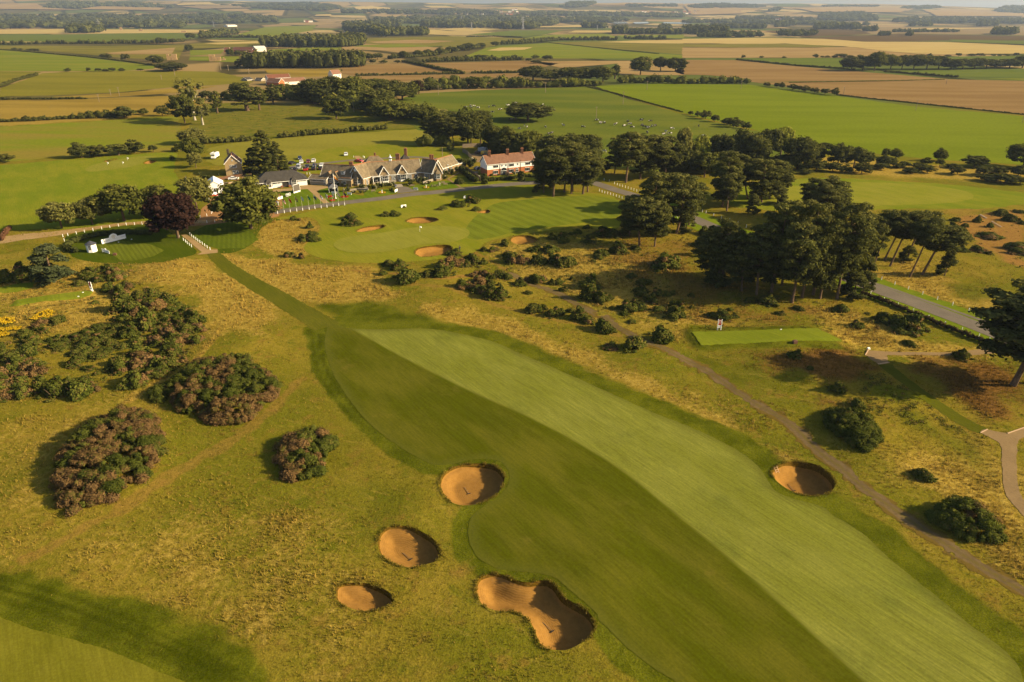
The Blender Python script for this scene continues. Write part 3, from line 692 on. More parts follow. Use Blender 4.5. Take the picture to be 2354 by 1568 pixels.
FIELDS = [
 ('straw','V',[(480,340),(560,325),(700,312),(980,296),(990,310),(1060,330),(1075,350),(900,345),(740,352),(650,385),(560,372),(500,380),(470,372)],.028),
 ('scrub','V',[(470,240),(560,235),(700,245),(930,262),(985,280),(980,292),(700,308),(480,325),(440,330),(440,270)],.02),
 ('worn','V',[(-200,318),(0,292),(150,283),(410,268),(412,346),(330,352),(150,362),(0,372),(-200,385)],.02),
 ('oat','V',[(-200,252),(0,235),(150,229),(410,220),(470,235),(470,262),(410,264),(150,280),(0,288),(-200,300)],.02),
 ('crop',1,[(-300,760),(0,655),(0,612),(300,506),(450,498),(1000,490),(1480,495),(1700,540),(1750,568),(1500,588),(1240,600),(800,640),(300,662),(0,668)],.15),
 ('oat',1,[(-100,700),(400,668),(800,645),(1240,606),(1500,594),(1250,640),(800,668),(300,690),(-100,720)],.1),
 ('crop',1,[(-300,620),(-300,496),(0,494),(300,497),(200,528),(0,602)],.2),
 ('green',1,[(-300,490),(-300,340),(0,345),(200,362),(600,397),(1080,458),(1060,476),(870,490),(400,493)],.15),
 ('olive',1,[(-300,335),(-300,316),(0,315),(600,320),(1280,308),(1230,415),(1080,412),(850,402),(550,372),(250,346)],.15),
 ('tan',1,[(720,367),(1210,330),(1185,375),(780,377)],.3),
 ('deep',1,[(-300,285),(-300,242),(0,240),(500,238),(1100,225),(1390,235),(1380,263),(1100,288),(700,290)],.2),
 ('gold',1,[(-300,236),(-300,208),(0,205),(460,200),(700,204),(1130,204),(1640,209),(1500,225),(700,233)],.3),
 ('olive',1,[(1310,302),(1790,275),(1795,322),(1310,336)],.15), ('gold',1,[(1400,300),(1780,285),(1780,300),(1500,308)],.3),
 ('green',1,[(1310,347),(1550,345),(1520,372),(1310,386)],.15), ('green',1,[(1310,392),(1650,390),(1640,432),(1300,417)],.15),
 ('green',1,[(1640,238),(1830,187),(2180,175),(2150,212),(1790,270)],.2), ('grey',1,[(2150,195),(2200,172),(2354,160),(2354,198)],.2), ('gold',1,[(2180,108),(2280,104),(2290,118),(2170,118)],6),
 ('green',1,[(1840,347),(2354,312),(2354,348),(1850,357)],.15), ('oat',1,[(1820,482),(2354,478),(2354,530),(1950,530),(1850,505)],.1),
 ('grass','V',[(880,245),(950,216),(1100,208),(1358,199),(1450,230),(1600,272),(1740,302),(1830,370),(1500,400),(1250,345),(1100,320),(960,300),(920,265)],.05),
 ('bright','V',[(1364,198),(1500,193),(1720,195),(1850,213),(1930,222),(2100,245),(2353,268),(2560,285),(2560,398),(2353,379),(2200,371),(2000,353),(1880,345),(1740,300),(1600,268),(1450,227)],.05),
 ('brown',3,[(1075,652),(560,578),(480,570),(1050,566),(1700,547),(2354,560),(2800,575),(2800,850),(2354,790),(1900,745),(1400,692)],.1),
 ('brown',3,[(-60,500),(20,415),(360,417),(700,452),(1000,478),(1700,537),(1850,549),(1050,561),(470,568),(400,545),(200,522),(0,516)],.15),
 ('brown',2,[(0,510),(0,465),(330,440),(420,440),(720,490),(700,500),(420,511),(100,521)],.15),
 ('brown',2,[(520,440),(900,430),(1270,420),(1500,440),(1260,495),(900,500),(820,500)],.15),
 ('brown',2,[(110,560),(110,530),(850,515),(1260,505),(1250,530),(600,540),(350,570)],.1),
 ('tan',2,[(1290,425),(2000,420),(2360,418),(2360,520),(1920,520),(1900,440),(1520,470)],.15),
 ('olive',2,[(170,266),(800,250),(1290,266),(1000,330),(700,330),(170,302)],.15), ('tan',2,[(180,290),(500,275),(780,285),(600,300),(250,300)],.3),
 ('tan',2,[(0,345),(0,318),(700,320),(640,350),(500,357),(150,345)],.15), ('green',2,[(0,318),(400,305),(700,322),(300,330)],.3),
 ('green',2,[(800,410),(1000,330),(1430,296),(2000,360),(2360,382),(2360,405),(1480,405),(1250,400),(700,402)],.15),
 ('gold',2,[(1000,350),(1100,330),(1320,328),(1260,345),(1090,352)],.35),
 ('olive',2,[(1440,294),(1800,285),(2360,300),(2360,378),(1900,340)],.15), ('gold',2,[(1780,292),(2000,282),(2360,275),(2360,302),(2100,300)],.35),
 ('deep',2,[(870,240),(1200,210),(1540,210),(1400,240),(1250,252)],.2), ('green',2,[(1250,267),(1400,242),(1830,232),(1900,260),(1520,272)],.2),
 ('gold',2,[(320,226),(420,205),(640,205),(830,225),(600,240)],.3), ('gold',2,[(650,204),(930,185),(1160,200),(880,220)],.3),
 ('gold',2,[(1320,180),(1660,178),(1660,188),(1320,190)],.4), ('gold',2,[(1560,226),(1610,212),(1870,212),(1860,228)],.4),
 ('green',2,[(1900,245),(2360,240),(2360,264),(1960,267)],.2), ('grey',2,[(1830,190),(2360,185),(2360,208),(1880,206)],.3),
 ('gold',3,[(-5,270),(500,262),(1000,270),(1250,290),(1800,291),(2354,316),(2800,335),(2800,380),(2354,372),(1600,376),(1200,330),(700,301),(-5,301)],.2),
 ('olive',3,[(-5,326),(-5,306),(700,304),(1150,323),(900,331),(300,329)],.2),
 ('tan',3,[(-5,330),(300,332),(1150,327),(1600,372),(2300,382),(1100,396),(350,402),(-5,402)],.2),
 ('deep',3,[(370,405),(1100,400),(1110,470),(900,466),(600,441)],.15), ('deep',3,[(1380,492),(2354,475),(2800,470),(2800,545),(2354,541),(1850,531)],.15),
 ('green',3,[(2050,545),(2354,556),(2800,570),(2800,560),(2354,543)],.2), ('deep',3,[(1100,405),(2354,385),(2354,410),(1400,430)],.2),
 ('dark',3,[(840,262),(1500,235),(2354,250),(2800,262),(2800,290),(2354,281),(1800,281),(1270,289)],.25),
 ('deep',3,[(1830,275),(2354,284),(2800,300),(2354,306),(1900,291)],.4),
 ('grey',3,[(1200,240),(1250,188),(2354,185),(2800,186),(2800,250),(2354,246),(1500,233)],.25),
 ('dark',3,[(560,216),(950,200),(1240,215),(1300,235),(840,259),(660,236)],.3),
 ('gold',3,[(1500,200),(1800,195),(2200,198),(1700,206)],.5), ('gold',3,[(250,88),(420,80),(560,84),(430,92)],6), ('tan',3,[(680,60),(1100,48),(1600,62),(1500,92),(900,88)],6),
 ('tan',3,[(0,40),(60,25),(300,60),(560,66),(420,98),(60,110)],6), ('tan',3,[(1650,70),(2100,72),(2354,100),(2354,120),(1750,118)],6),
 ('gold',2,[(80,52),(200,45),(340,60),(330,75),(110,76)],6), ('gold',2,[(560,45),(720,46),(800,60),(620,60)],6), ('tan',2,[(1640,35),(1900,28),(2354,28),(2354,45),(1900,42)],6),
 ('tan',1,[(0,70),(0,30),(250,30),(330,60),(560,75)],6), ('tan',1,[(560,70),(700,50),(1150,60),(1100,78)],6), ('gold',1,[(1190,32),(1440,20),(1520,38),(1230,42)],6), ('grey',1,[(1250,50),(1700,40),(1880,60),(1400,68)],6),
]
for kind, f, pts, dz in FIELDS:
    P = GP(f, pts); a = np.array(P); ext = a.max(0) - a.min(0)
    s_ = sheet('field', P, MC[kind], dz, max(1.5, ext[0] / 70), min(3.0, ext[0] * .02), 9.0, None, max(1.5, ext[1] / 60))
    tag(s_, kind='structure')

# ------------------------------------------------------------------ sand bunkers
t = NT('raked_orange_sand'); p = t.pos(); n1 = t.noise(p, 5, 4, .7); n2 = t.noise(p, .6, 3)
sdv = t.attr('sd').outputs['Fac']
ringw = t.math('SINE', t.math('ADD', t.math('MULTIPLY', sdv, 26), t.math('MULTIPLY', n2, 16)))
col = t.mix(t.ramp(t.noise(p, 1.4, 4, .65), .35, .65), C(170,124,64), C(156,112,56)); col = t.mix(t.ramp(n1, .3, .7, 0, .35), col, C(184,140,78))
M_SAND = t.diffuse(col, t.bump(t.math('ADD', t.math('MULTIPLY', n1, .5), t.math('MULTIPLY', ringw, .12)), .045, .9))
t = NT('bunker_turf_face'); p = t.pos(); n1 = t.noise(p, 3.5, 4, .7); lay = t.noise(t.pos((.4,.4,5)), 3.0, 3)
col = t.mix(t.ramp(n1, .35, .65), C(96,70,26), C(132,104,38)); col = t.mix(t.ramp(lay, .5, .7, 0, .6), col, C(64,46,18))
M_FACE = t.diffuse(col, t.bump(n1, .08, .9))
for k, (f, pts, dep, lab) in BUNKERS.items():
    poly = BPOLY[k]; c = np.array(poly).mean(0)
    res = .28 if k in ('B1', 'B2', 'B3', 'B4', 'B5') else .45
    wall = .42
    hx_, hy_ = np.ptp(np.array(poly), axis=0) / 2
    root = empty('sand_bunker', (0, 0, 0), 0, lab, 'bunker', 'sand bunkers of the course')
    def zed(V_):
        sd = V_[:, 2]; g = hgt(V_[:, 0], V_[:, 1])
        w = sstep(0, wall, sd); u = (V_[:, 0] - c[0]) / hx_; v = (V_[:, 1] - c[1]) / hy_
        kk = .30 + .52 * sstep(-.25, .55, u * .95 + v * .2)
        z = g - dep * (kk * w + (1 - kk) * sstep(wall * .7, 2.4, sd))
        return z
    Vs, Ts = iso_sheet(poly, res, wall * .62)
    link('sand', np_mesh('sand', np.stack([Vs[:, 0], Vs[:, 1], zed(Vs)], 1), Ts, {'sd': Vs[:, 2]}, True), root, M_SAND)
    Vs, Ts = iso_sheet(poly, res * .6, -.05, wall * .66, .10, .5)
    link('turf_face', np_mesh('turf_face', np.stack([Vs[:, 0], Vs[:, 1], zed(Vs) + .012], 1), Ts, None, False), root, M_FACE)
    Vs, Ts = iso_sheet(poly, res, -.22, .05, .5, .6)
    z = hgt(Vs[:, 0], Vs[:, 1]) + .04 * np.exp(-((Vs[:, 2] + .1) / .2) ** 2) + .012
    Wz = zones(Vs[:, 0], Vs[:, 1])
    link('turf_lip', np_mesh('turf_lip', np.stack([Vs[:, 0], Vs[:, 1], z], 1), Ts, {'zone': np.stack([Wz['g'] * .8, np.maximum(Wz['o'], .12), Wz['b'], Wz['d']], 1), 'dark': Wz['k'], 'far': Wz['k'] * 0}, True), root, M_GROUND)
# ================================================================== VEGETATION
rng = np.random.default_rng(7)
def unit(n, r=rng):
    d = r.normal(size=(n, 3)); return d / (np.linalg.norm(d, axis=1)[:, None] + 1e-9)
def leaf_quads(P, N, S, aspect=.7, r=rng):
    """one small rhombic leaf spray per point"""
    N = N / (np.linalg.norm(N, axis=1)[:, None] + 1e-9)
    A = np.cross(N, unit(len(P), r)); A /= np.linalg.norm(A, axis=1)[:, None] + 1e-9
    B = np.cross(N, A); S = np.asarray(S)[:, None]
    A = A * S; B = B * S * aspect
    V_ = np.stack([P + A * 1.0, P + B * .9 + N * S * .12, P - A * .95, P - B * .9 - N * S * .1], 1).reshape(-1, 3)
    return V_, np.arange(len(P) * 4).reshape(-1, 4)
_cs = None
def cube_sphere():
    global _cs
    if _cs is None:
        vs_ = []; fs_ = []
        for ax in range(3):
            for sg in (-1, 1):
                b = len(vs_)
                for i in (-1, 0, 1):
                    for j in (-1, 0, 1):
                        v = [0, 0, 0]; v[ax] = sg; v[(ax + 1) % 3] = i * (1 if sg > 0 else -1); v[(ax + 2) % 3] = j; vs_.append(v)
                for i in range(2):
                    for j in range(2): fs_.append((b + i * 3 + j, b + (i + 1) * 3 + j, b + (i + 1) * 3 + j + 1, b + i * 3 + j + 1))
        v = np.array(vs_, float); v /= np.linalg.norm(v, axis=1)[:, None]
        _cs = (v, np.array(fs_))
    return _cs
def crown_mesh(name, clumps, seed=0, core=.72, aspect=.7, droop=0.0):
    """clumps: (center, radii, n leaves, leaf size, tint)"""
    r = np.random.default_rng(seed); Vs, Fs, Ts = [], [], []; nb = 0
    cv, cf = cube_sphere()
    for c, rad, n, s, tint in clumps:
        c = np.array(c, float); rad = np.array(rad, float)
        d = unit(n, r); d[:, 2] = np.where(d[:, 2] < -.35, -d[:, 2] * .6, d[:, 2])
        f = r.uniform(.62, 1.16, (n, 1))
        P = c + d * rad * f
        N = d / rad * rad.min() + unit(n, r) * .5 + np.array([0, 0, .15])
        v, q = leaf_quads(P, N, r.uniform(.7, 1.25, n) * s, aspect, r)
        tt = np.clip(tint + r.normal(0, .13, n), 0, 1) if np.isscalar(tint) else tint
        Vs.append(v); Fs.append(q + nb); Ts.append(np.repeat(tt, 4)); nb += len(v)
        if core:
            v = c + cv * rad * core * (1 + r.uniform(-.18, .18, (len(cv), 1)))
            Vs.append(v); Fs.append(cf + nb); Ts.append(np.full(len(v), float(np.mean(tt)) * .8)); nb += len(v)  # core tinted darker: shade inside the crown put into the colour
    return np_mesh(name, np.concatenate(Vs), np.concatenate(Fs), {'tint': np.concatenate(Ts)})
def leafmat(name, stops, trans=.22, vary=.16):
    """stops: list of (tint position, albedo)"""
    t = NT(name); a = t.attr('tint').outputs['Fac']
    col = stops[0][1]
    for k in range(1, len(stops)):
        col = t.mix(t.ramp(a, stops[k - 1][0], stops[k][0]), col, stops[k][1])
    rnd = t.n('ObjectInfo').outputs['Random']
    col = t.mix(1.0, col, t.mix(rnd, (1 - vary, 1 - vary, 1 - vary), (1 + vary, 1 + vary * .9, 1 + vary * .6)), 'MULTIPLY')
    d = t.n('BsdfDiffuse'); t.put(d.inputs['Color'], col)
    tr = t.n('BsdfTranslucent'); t.put(tr.inputs['Color'], t.mix(1.0, col, (1.25, 1.2, .7), 'MULTIPLY'))
    mx = t.n('MixShader'); mx.inputs[0].default_value = trans
    t.t.links.new(d.outputs[0], mx.inputs[1]); t.t.links.new(tr.outputs[0], mx.inputs[2]); t.t.links.new(mx.outputs[0], t.out.inputs[0])
    return t.m
L_PINE = leafmat('pine_needles', [(0, (.032,.036,.010)), (.5, (.075,.080,.020)), (1, (.165,.155,.042))])  # high tint is the painted sunlit top of the crown
L_PINEB = leafmat('blue_green_pine_needles', [(0, (0.038,0.050,0.022)), (.5, (0.072,0.085,0.034)), (1, (0.120,0.131,0.054))])
L_OAK = leafmat('broadleaf_foliage', [(0, (.040,.048,.009)), (.5, (.088,.092,.018)), (1, (.16,.15,.032))])
L_DARK = leafmat('dark_broadleaf_foliage', [(0, (.034,.040,.011)), (.5, (.068,.072,.018)), (1, (.13,.125,.032))])
L_LIME = leafmat('yellow_green_foliage', [(0, (0.108,0.121,0.018)), (.5, (0.176,0.185,0.027)), (1, (0.243,0.241,0.044))])
L_PALE = leafmat('pale_broadleaf_foliage', [(0, (0.078,0.082,0.020)), (.5, (0.149,0.142,0.035)), (1, (0.230,0.210,0.056))])
L_COPPER = leafmat('copper_beech_foliage', [(0, (.018,.010,.009)), (.5, (.034,.018,.014)), (1, (.06,.030,.020))])
L_GORSE = leafmat('gorse_foliage', [(0, (.038,.048,.008)), (.38, (.076,.086,.015)), (.55, (.105,.10,.020)), (.72, (.115,.070,.026)), (1, (.175,.105,.044))], .12)
L_HEDGE = leafmat('hedge_foliage', [(0, (0.038,0.043,0.010)), (.5, (0.070,0.070,0.016)), (1, (0.114,0.107,0.026))])
L_YEW = leafmat('clipped_yew_foliage', [(0, (.030,.036,.010)), (.5, (.055,.062,.016)), (1, (.08,.085,.022))])
L_FLOWER = leafmat('yellow_blossom', [(0, (.35,.22,.010)), (.6, (.50,.32,.012)), (1, (.58,.40,.03))], .1)
L_RED = leafmat('red_blossom', [(0, (.10,.06,.012)), (.45, (.38,.03,.015)), (1, (.50,.06,.02))], .1)
L_MIXED = leafmat('garden_planting', [(0, (.035,.045,.014)), (.6, (.075,.08,.022)), (.82, (.16,.15,.05)), (1, (.5,.46,.34))], .15)
t = NT('tree_bark'); nb_ = t.noise(t.obj((3,3,.7)), 3, 4, .7)
M_BARK = t.diffuse(t.mix(t.ramp(nb_, .3, .7), (.06,.042,.028), (.15,.10,.062)), t.bump(nb_, .05, .8))
t = NT('orange_pine_bark'); nb_ = t.noise(t.obj((3,3,.7)), 2, 4, .7)
M_PBARK = t.diffuse(t.mix(t.ramp(nb_, .3, .7), (.075,.052,.034), (.20,.13,.08)), t.bump(nb_, .05, .8))
t = NT('pale_bark'); M_WBARK = t.diffuse(t.mix(t.noise(t.obj((2,2,.6)), 2, 4), (.22,.19,.14), (.42,.38,.30)))

# ---- prototypes: nominal height and width, trunk mesh and crown mesh
PROTO = {}
def proto(kind, h, w, trunk, crown, tm, cm): PROTO.setdefault(kind, []).append((h, w, trunk, crown, tm, cm))
def limb(mb, a, b, r0, r1, n=5):
    a = np.array(a, float); b = np.array(b, float); m = (a + b) / 2 + np.array([0, 0, -.15 * np.linalg.norm(b - a) * .4])
    mb.tube([a, m, b], [r0, (r0 + r1) / 2, r1], n)
def make_pine(seed, lm, lean=0.0, low=False, bare=.42):
    r = random.Random(seed); H = 20.0; mb = MB()
    bx, by = r.uniform(-.6, .6), r.uniform(-.6, .6)
    def ax(z): s = z / H; return (lean * s * H + bx * math.sin(s * 3.0), by * math.sin(s * 2.6))
    pts = [(*ax(z), z) for z in (-.4, 2, 5, 8, 11, 14, 17, 19)]
    mb.tube(pts, [.42, .34, .31, .28, .24, .18, .11, .05], 8)
    cl = []; z0 = H * bare
    levels = 9
    for k in range(levels):
        z = z0 + (H - .8 - z0) * (k / (levels - 1)) ** .92
        s = (z - z0) / (H - z0)
        env = (1.9 + 3.5 * math.sin(min(1, s * 1.25 + .16) * math.pi * .62)) * (1 - max(0, s - .72) * 2.3)
        n = max(3, int(env * 1.35))
        a0 = r.uniform(0, 6.28)
        for i in range(n):
            a = a0 + i * 6.283 / n + r.uniform(-.35, .35); q = env * r.uniform(.5, 1.0)
            x0, y0 = ax(z); c = (x0 + math.cos(a) * q, y0 + math.sin(a) * q, z + r.uniform(-.6, .6))
            R_ = r.uniform(1.35, 2.2) * (1.0 if s < .8 else .85)
            cl.append((c, (R_, R_, R_ * r.uniform(.42, .6)), int(125 * R_), .36, .30 + .45 * s + r.uniform(-.14, .14)))  # tint rises with height, painting sunlit tops into the needles
            if i % 2 == 0 or s < .35: limb(mb, (*ax(z - .8), z - .8), c, .11 * (1.2 - .7 * s), .03)
    cl.append(((*ax(H - .3), H - .5), (1.3, 1.3, .8), 150, .34, .8))
    for k in range(3):   # dead snags under the crown
        z = r.uniform(H * .25, z0); a = r.uniform(0, 6.28); L = r.uniform(.8, 1.8); limb(mb, (*ax(z), z), (ax(z)[0] + math.cos(a) * L, ax(z)[1] + math.sin(a) * L, z + r.uniform(-.2, .4)), .05, .02, 4)
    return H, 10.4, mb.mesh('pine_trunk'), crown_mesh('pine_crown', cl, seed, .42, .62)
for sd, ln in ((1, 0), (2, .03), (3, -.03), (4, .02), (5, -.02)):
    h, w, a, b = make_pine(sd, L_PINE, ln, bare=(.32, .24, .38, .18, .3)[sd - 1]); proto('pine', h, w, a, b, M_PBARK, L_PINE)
for sd, ln in ((6, .19), (7, .17), (8, .21)):
    h, w, a, b = make_pine(sd, L_PINE, ln, bare=.58); proto('pine_lean', h, w * .8, a, b, M_PBARK, L_PINE)
def make_bushy(seed, lm, H=9.0, Wd=7.0):
    r = random.Random(seed); mb = MB(); mb.tube([(0, 0, -.3), (.1, 0, H * .4), (0, .1, H * .9)], [.26, .18, .05], 7); cl = []
    for k in range(46):
        s = r.random() ** .9; z = H * (.07 + .88 * s); env = Wd / 2 * (1 - s ** 1.7 * .82) * (.75 + .25 * min(1, s * 6)); a = r.uniform(0, 6.28); q = env * r.uniform(.55, .92)
        R_ = r.uniform(.75, 1.25); cl.append(((math.cos(a) * q, math.sin(a) * q, z), (R_, R_, R_ * .62), int(85 * R_), .27, .3 + .4 * s + r.uniform(-.15, .15)))  # lighter tint towards the top, sunlight painted into the needles
    return H, Wd, mb.mesh('bushy_pine_trunk'), crown_mesh('bushy_pine_crown', cl, seed, .7, .62)
for sd, lm in ((11, L_PINE), (12, L_PINEB)):
    h, w, a, b = make_bushy(sd, lm); proto('pine_low' if lm is L_PINE else 'pine_blue', h, w, a, b, M_PBARK, lm)
def make_round(seed, H=12.0, Wd=12.0, base=.16, n=64, leaf=.42, per=62, flat=.46):
    r = random.Random(seed); mb = MB(); zc = H * (base + (1 - base) * .5); rz = H * (1 - base) * .5; rx = Wd * .5
    tp = zc - rz * .35
    mb.tube([(0, 0, -.3), (.06, 0, .5), (.1, .05, tp * .6), (0, 0, tp)], [H * .040, H * .030, H * .026, H * .02], 8)
    cl = []; rr = np.random.default_rng(seed)
    D = unit(n * 2, rr)
    pts = []
    for d in D:   # spread the clumps
        if d[2] < -.75: continue
        if all(np.linalg.norm(d - e) > 2.4 / math.sqrt(n) for e in pts): pts.append(d)
    for d in pts:
        lob = 1 + .16 * math.sin(d[0] * 4 + seed) + .12 * math.sin(d[1] * 5 + seed * 2)
        q = r.uniform(.66, .84) * lob; R_ = Wd * r.uniform(.12, .17)
        c = (d[0] * rx * q, d[1] * rx * q, zc + d[2] * rz * q)
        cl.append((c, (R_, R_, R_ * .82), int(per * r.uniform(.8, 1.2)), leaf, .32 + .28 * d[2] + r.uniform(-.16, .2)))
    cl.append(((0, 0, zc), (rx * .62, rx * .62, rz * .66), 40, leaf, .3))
    for k in range(7):
        a = r.uniform(0, 6.28); q = rx * r.uniform(.4, .75); limb(mb, (0, 0, tp * .9), (math.cos(a) * q, math.sin(a) * q, zc + r.uniform(-.3, .5) * rz), H * .014, .03)
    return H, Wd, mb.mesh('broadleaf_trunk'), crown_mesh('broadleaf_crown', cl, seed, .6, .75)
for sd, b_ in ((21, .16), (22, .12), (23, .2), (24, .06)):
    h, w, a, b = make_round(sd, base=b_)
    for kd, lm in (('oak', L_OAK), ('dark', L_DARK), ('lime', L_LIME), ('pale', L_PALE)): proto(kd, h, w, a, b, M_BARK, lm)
h, w, a, b = make_round(31, 14, 14, .10, 90, .42, 70); proto('copper', h, w, a, b, M_BARK, L_COPPER)
h, w, a, b = make_round(32, 14, 14, .06, 96, .44, 74); proto('bigoak', h, w, a, b, M_BARK, L_OAK)
h, w, a, b = make_round(41, 14, 5.2, .05, 60, .36, 46); proto('poplar', h, w, a, b, M_BARK, L_OAK)
h, w, a, b = make_round(42, 14, 6.0, .05, 50, .36, 40); proto('poplar', h, w, a, b, M_BARK, L_DARK)
h, w, a, b = make_round(43, 15, 9.5, .18, 30, .38, 34); proto('birch', h, w, a, b, M_WBARK, L_PALE)
for sd in (51, 52, 53):
    h, w, a, b = make_round(sd, 5.5, 6.0, .04, 34, .28, 52); proto('thorn', h, w, a, b, M_BARK, L_DARK if sd != 52 else L_HEDGE); proto('thorn_green', h, w, a, b, M_BARK, L_OAK)
def make_fir(seed, H=20.0, Wd=13.0):
    r = random.Random(seed); mb = MB(); mb.tube([(0, 0, -.4), (0, 0, H * .5), (0, 0, H * .96)], [.5, .3, .05], 8); cl = []
    for k in range(120):
        s = r.random() ** 1.15; z = H * (.05 + .92 * s); env = Wd / 2 * (1 - s) ** .62; a = r.uniform(0, 6.28); q = env * r.uniform(.5, 1.0)
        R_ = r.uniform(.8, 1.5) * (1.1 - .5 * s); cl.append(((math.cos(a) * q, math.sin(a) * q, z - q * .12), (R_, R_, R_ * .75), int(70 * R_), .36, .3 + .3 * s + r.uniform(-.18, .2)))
    return H, Wd, mb.mesh('fir_trunk'), crown_mesh('fir_crown', cl, seed, .72, .55)
for sd in (61, 62):
    h, w, a, b = make_fir(sd); proto('fir', h, w, a, b, M_BARK, L_DARK)
def make_gorse(seed, brown=0.0, W_=3.0, H_=1.75, n=26):
    r = random.Random(seed); cl = []
    lobes = [(r.uniform(-.75, .75), r.uniform(-.6, .6), r.uniform(.55, 1.0), r.uniform(.62, 1.05)) for _ in range(r.choice((2, 3, 3, 4)))]
    for k in range(n):
        lx, ly, lr, lh = lobes[k % len(lobes)]; a = r.uniform(0, 6.28); q = lr * math.sqrt(r.random()); s = 1 - (q / lr) ** 2 * .75
        R_ = r.choice((.22, .3, .38, .48, .6)); z = max(.1, H_ * lh * s * r.uniform(.62, 1.05) - R_ * .6)
        tint = r.uniform(.72, .98) if r.random() < brown else r.uniform(.12, .52)
        x, y = lx + math.cos(a) * q, ly + math.sin(a) * q
        cl.append(((x, y, z), (R_ * r.uniform(.75, 1.4), R_ * r.uniform(.75, 1.4), R_ * r.uniform(.65, 1.15)), int(150 * R_ / .5), .15, tint))
        if z > .5: cl.append(((x * .97, y * .97, z * .42), (R_ * 1.1, R_ * 1.1, R_), int(50 * R_ / .5), .17, tint * .8))
    for k in range(9):
        a = r.uniform(0, 6.28); q = r.uniform(.8, 1.5); cl.append(((math.cos(a) * q, math.sin(a) * q, .12), (.3, .3, .16), 22, .15, r.uniform(.2, .75)))
    mb = MB()
    for k in range(4):
        a = r.uniform(0, 6.28); mb.tube([(0, 0, -.15), (math.cos(a) * .3, math.sin(a) * .3, .5), (math.cos(a) * .6, math.sin(a) * .6, H_ * .6)], [.06, .045, .02], 5)
    return H_, W_, mb.mesh('gorse_stem'), crown_mesh('gorse_crown', cl, seed, .78, .6)
for sd, br in ((71, 0), (72, .05), (73, 0), (74, .12)):
    h, w, a, b = make_gorse(sd, br); proto('gorse', h, w, a, b, M_BARK, L_GORSE)
for sd, br in ((75, .45), (76, .55), (77, .4)):
    h, w, a, b = make_gorse(sd, br); proto('gorse_mixed', h, w, a, b, M_BARK, L_GORSE)
for sd, br in ((78, .85), (79, .9)):
    h, w, a, b = make_gorse(sd, br); proto('gorse_brown', h, w, a, b, M_BARK, L_GORSE)
_cnt = {}
NAMES = {'pine': 'pine_tree', 'pine_lean': 'pine_tree', 'pine_low': 'young_pine', 'pine_blue': 'young_pine', 'oak': 'broadleaf_tree', 'dark': 'broadleaf_tree', 'lime': 'broadleaf_tree', 'pale': 'broadleaf_tree',
         'copper': 'copper_beech_tree', 'bigoak': 'broadleaf_tree', 'poplar': 'poplar_tree', 'birch': 'birch_tree', 'thorn': 'thorn_bush', 'thorn_green': 'thorn_bush', 'fir': 'conifer_tree', 'gorse': 'gorse_bush', 'gorse_mixed': 'gorse_bush', 'gorse_brown': 'gorse_bush'}
CATS = {'gorse': 'bush', 'gorse_mixed': 'bush', 'gorse_brown': 'bush', 'thorn': 'bush', 'thorn_green': 'bush'}
def plant(kind, x, y, h, w, label, group=None, rot=None):
    pr = PROTO[kind]; k = _cnt.get(kind, 0); _cnt[kind] = k + 1
    H_, W_, tr, cr, tm, cm = pr[k % len(pr)]
    rr = random.Random(k * 31 + len(kind))
    root = empty(NAMES[kind], (x, y, hz(x, y)), rr.uniform(0, 6.28) if rot is None else rot, label, CATS.get(kind, 'tree'), group)
    ax_ = rr.uniform(.85, 1.25) if 'gorse' in kind or 'thorn' in kind else rr.uniform(.94, 1.06)
    root.scale = (w / W_ * ax_, w / W_ / ax_, h / H_)
    for nm, me, mt in (('trunk' if 'gorse' not in kind else 'stem', tr, tm), ('crown', cr, cm)):
        o = bpy.data.objects.new(nm, me); COL.objects.link(o); o.parent = root
        if not len(me.materials): me.materials.append(mt)
        if me.materials[0] is not mt:
            o.material_slots[0].link = 'OBJECT'; o.material_slots[0].material = mt
    return root
def tree(kind, f, x, yb, yt, wpx, label, group=None, rot=None):
    """traced tree: foot (x, yb), row of its top yt, width in frame pixels"""
    u, v = toV(f, x, yb); gx, gy = ground_V(u, v)
    h = max(1.0, height_for(gx, gy, toV(f, x, yt)[1]) - hz(gx, gy))
    w = wpx / FR[f][2] / 1.7407 / px_m(gx, gy, h * .5)
    w *= {'pine': 1.05, 'pine_lean': 1.0, 'oak': 1.22, 'dark': 1.25, 'lime': 1.2, 'pale': 1.05, 'poplar': 1.15, 'thorn': 1.15}.get(kind, 1.0)
    return plant(kind, gx, gy, h, w, label, group, rot)
def bushes(kind_default, f, where, items, group, desc=None):
    """items: (x, y base, width[, height ratio][, kind]); labelled by their place in the named patch"""
    desc = desc or {'gorse': 'dark green gorse bush', 'gorse_mixed': 'green and brown gorse bush', 'gorse_brown': 'brown withered gorse bush', 'thorn': 'dark thorn bush', 'thorn_green': 'green thorn bush'}
    rec = []
    for it in items:
        x, y, w = it[:3]; hr = it[3] if len(it) > 3 and not isinstance(it[3], str) else .62; kd = it[-1] if isinstance(it[-1], str) else kind_default
        rec.append((x, y, w, hr, kd))
    rec.sort()
    seen = {}
    for x, y, w, hr, kd in rec: seen[kd] = seen.get(kd, 0) + 1
    cnt = {}
    for x, y, w, hr, kd in rec:
        k = cnt.get(kd, 0); cnt[kd] = k + 1
        lab = ('%s, %s from left %s' % (desc[kd], ORD[k], where)) if seen[kd] > 1 else '%s %s' % (desc[kd], where)
        gx, gy = G(f, x, y); wm = (1.4 if f in (17, 14) else 1.22) * w / FR[f][2] / 1.7407 / px_m(gx, gy)
        gy += wm * .30; gx *= gy / (gy - wm * .30)
        plant(kd, gx, gy, max(.45, wm * hr * .86), wm, lab, group)
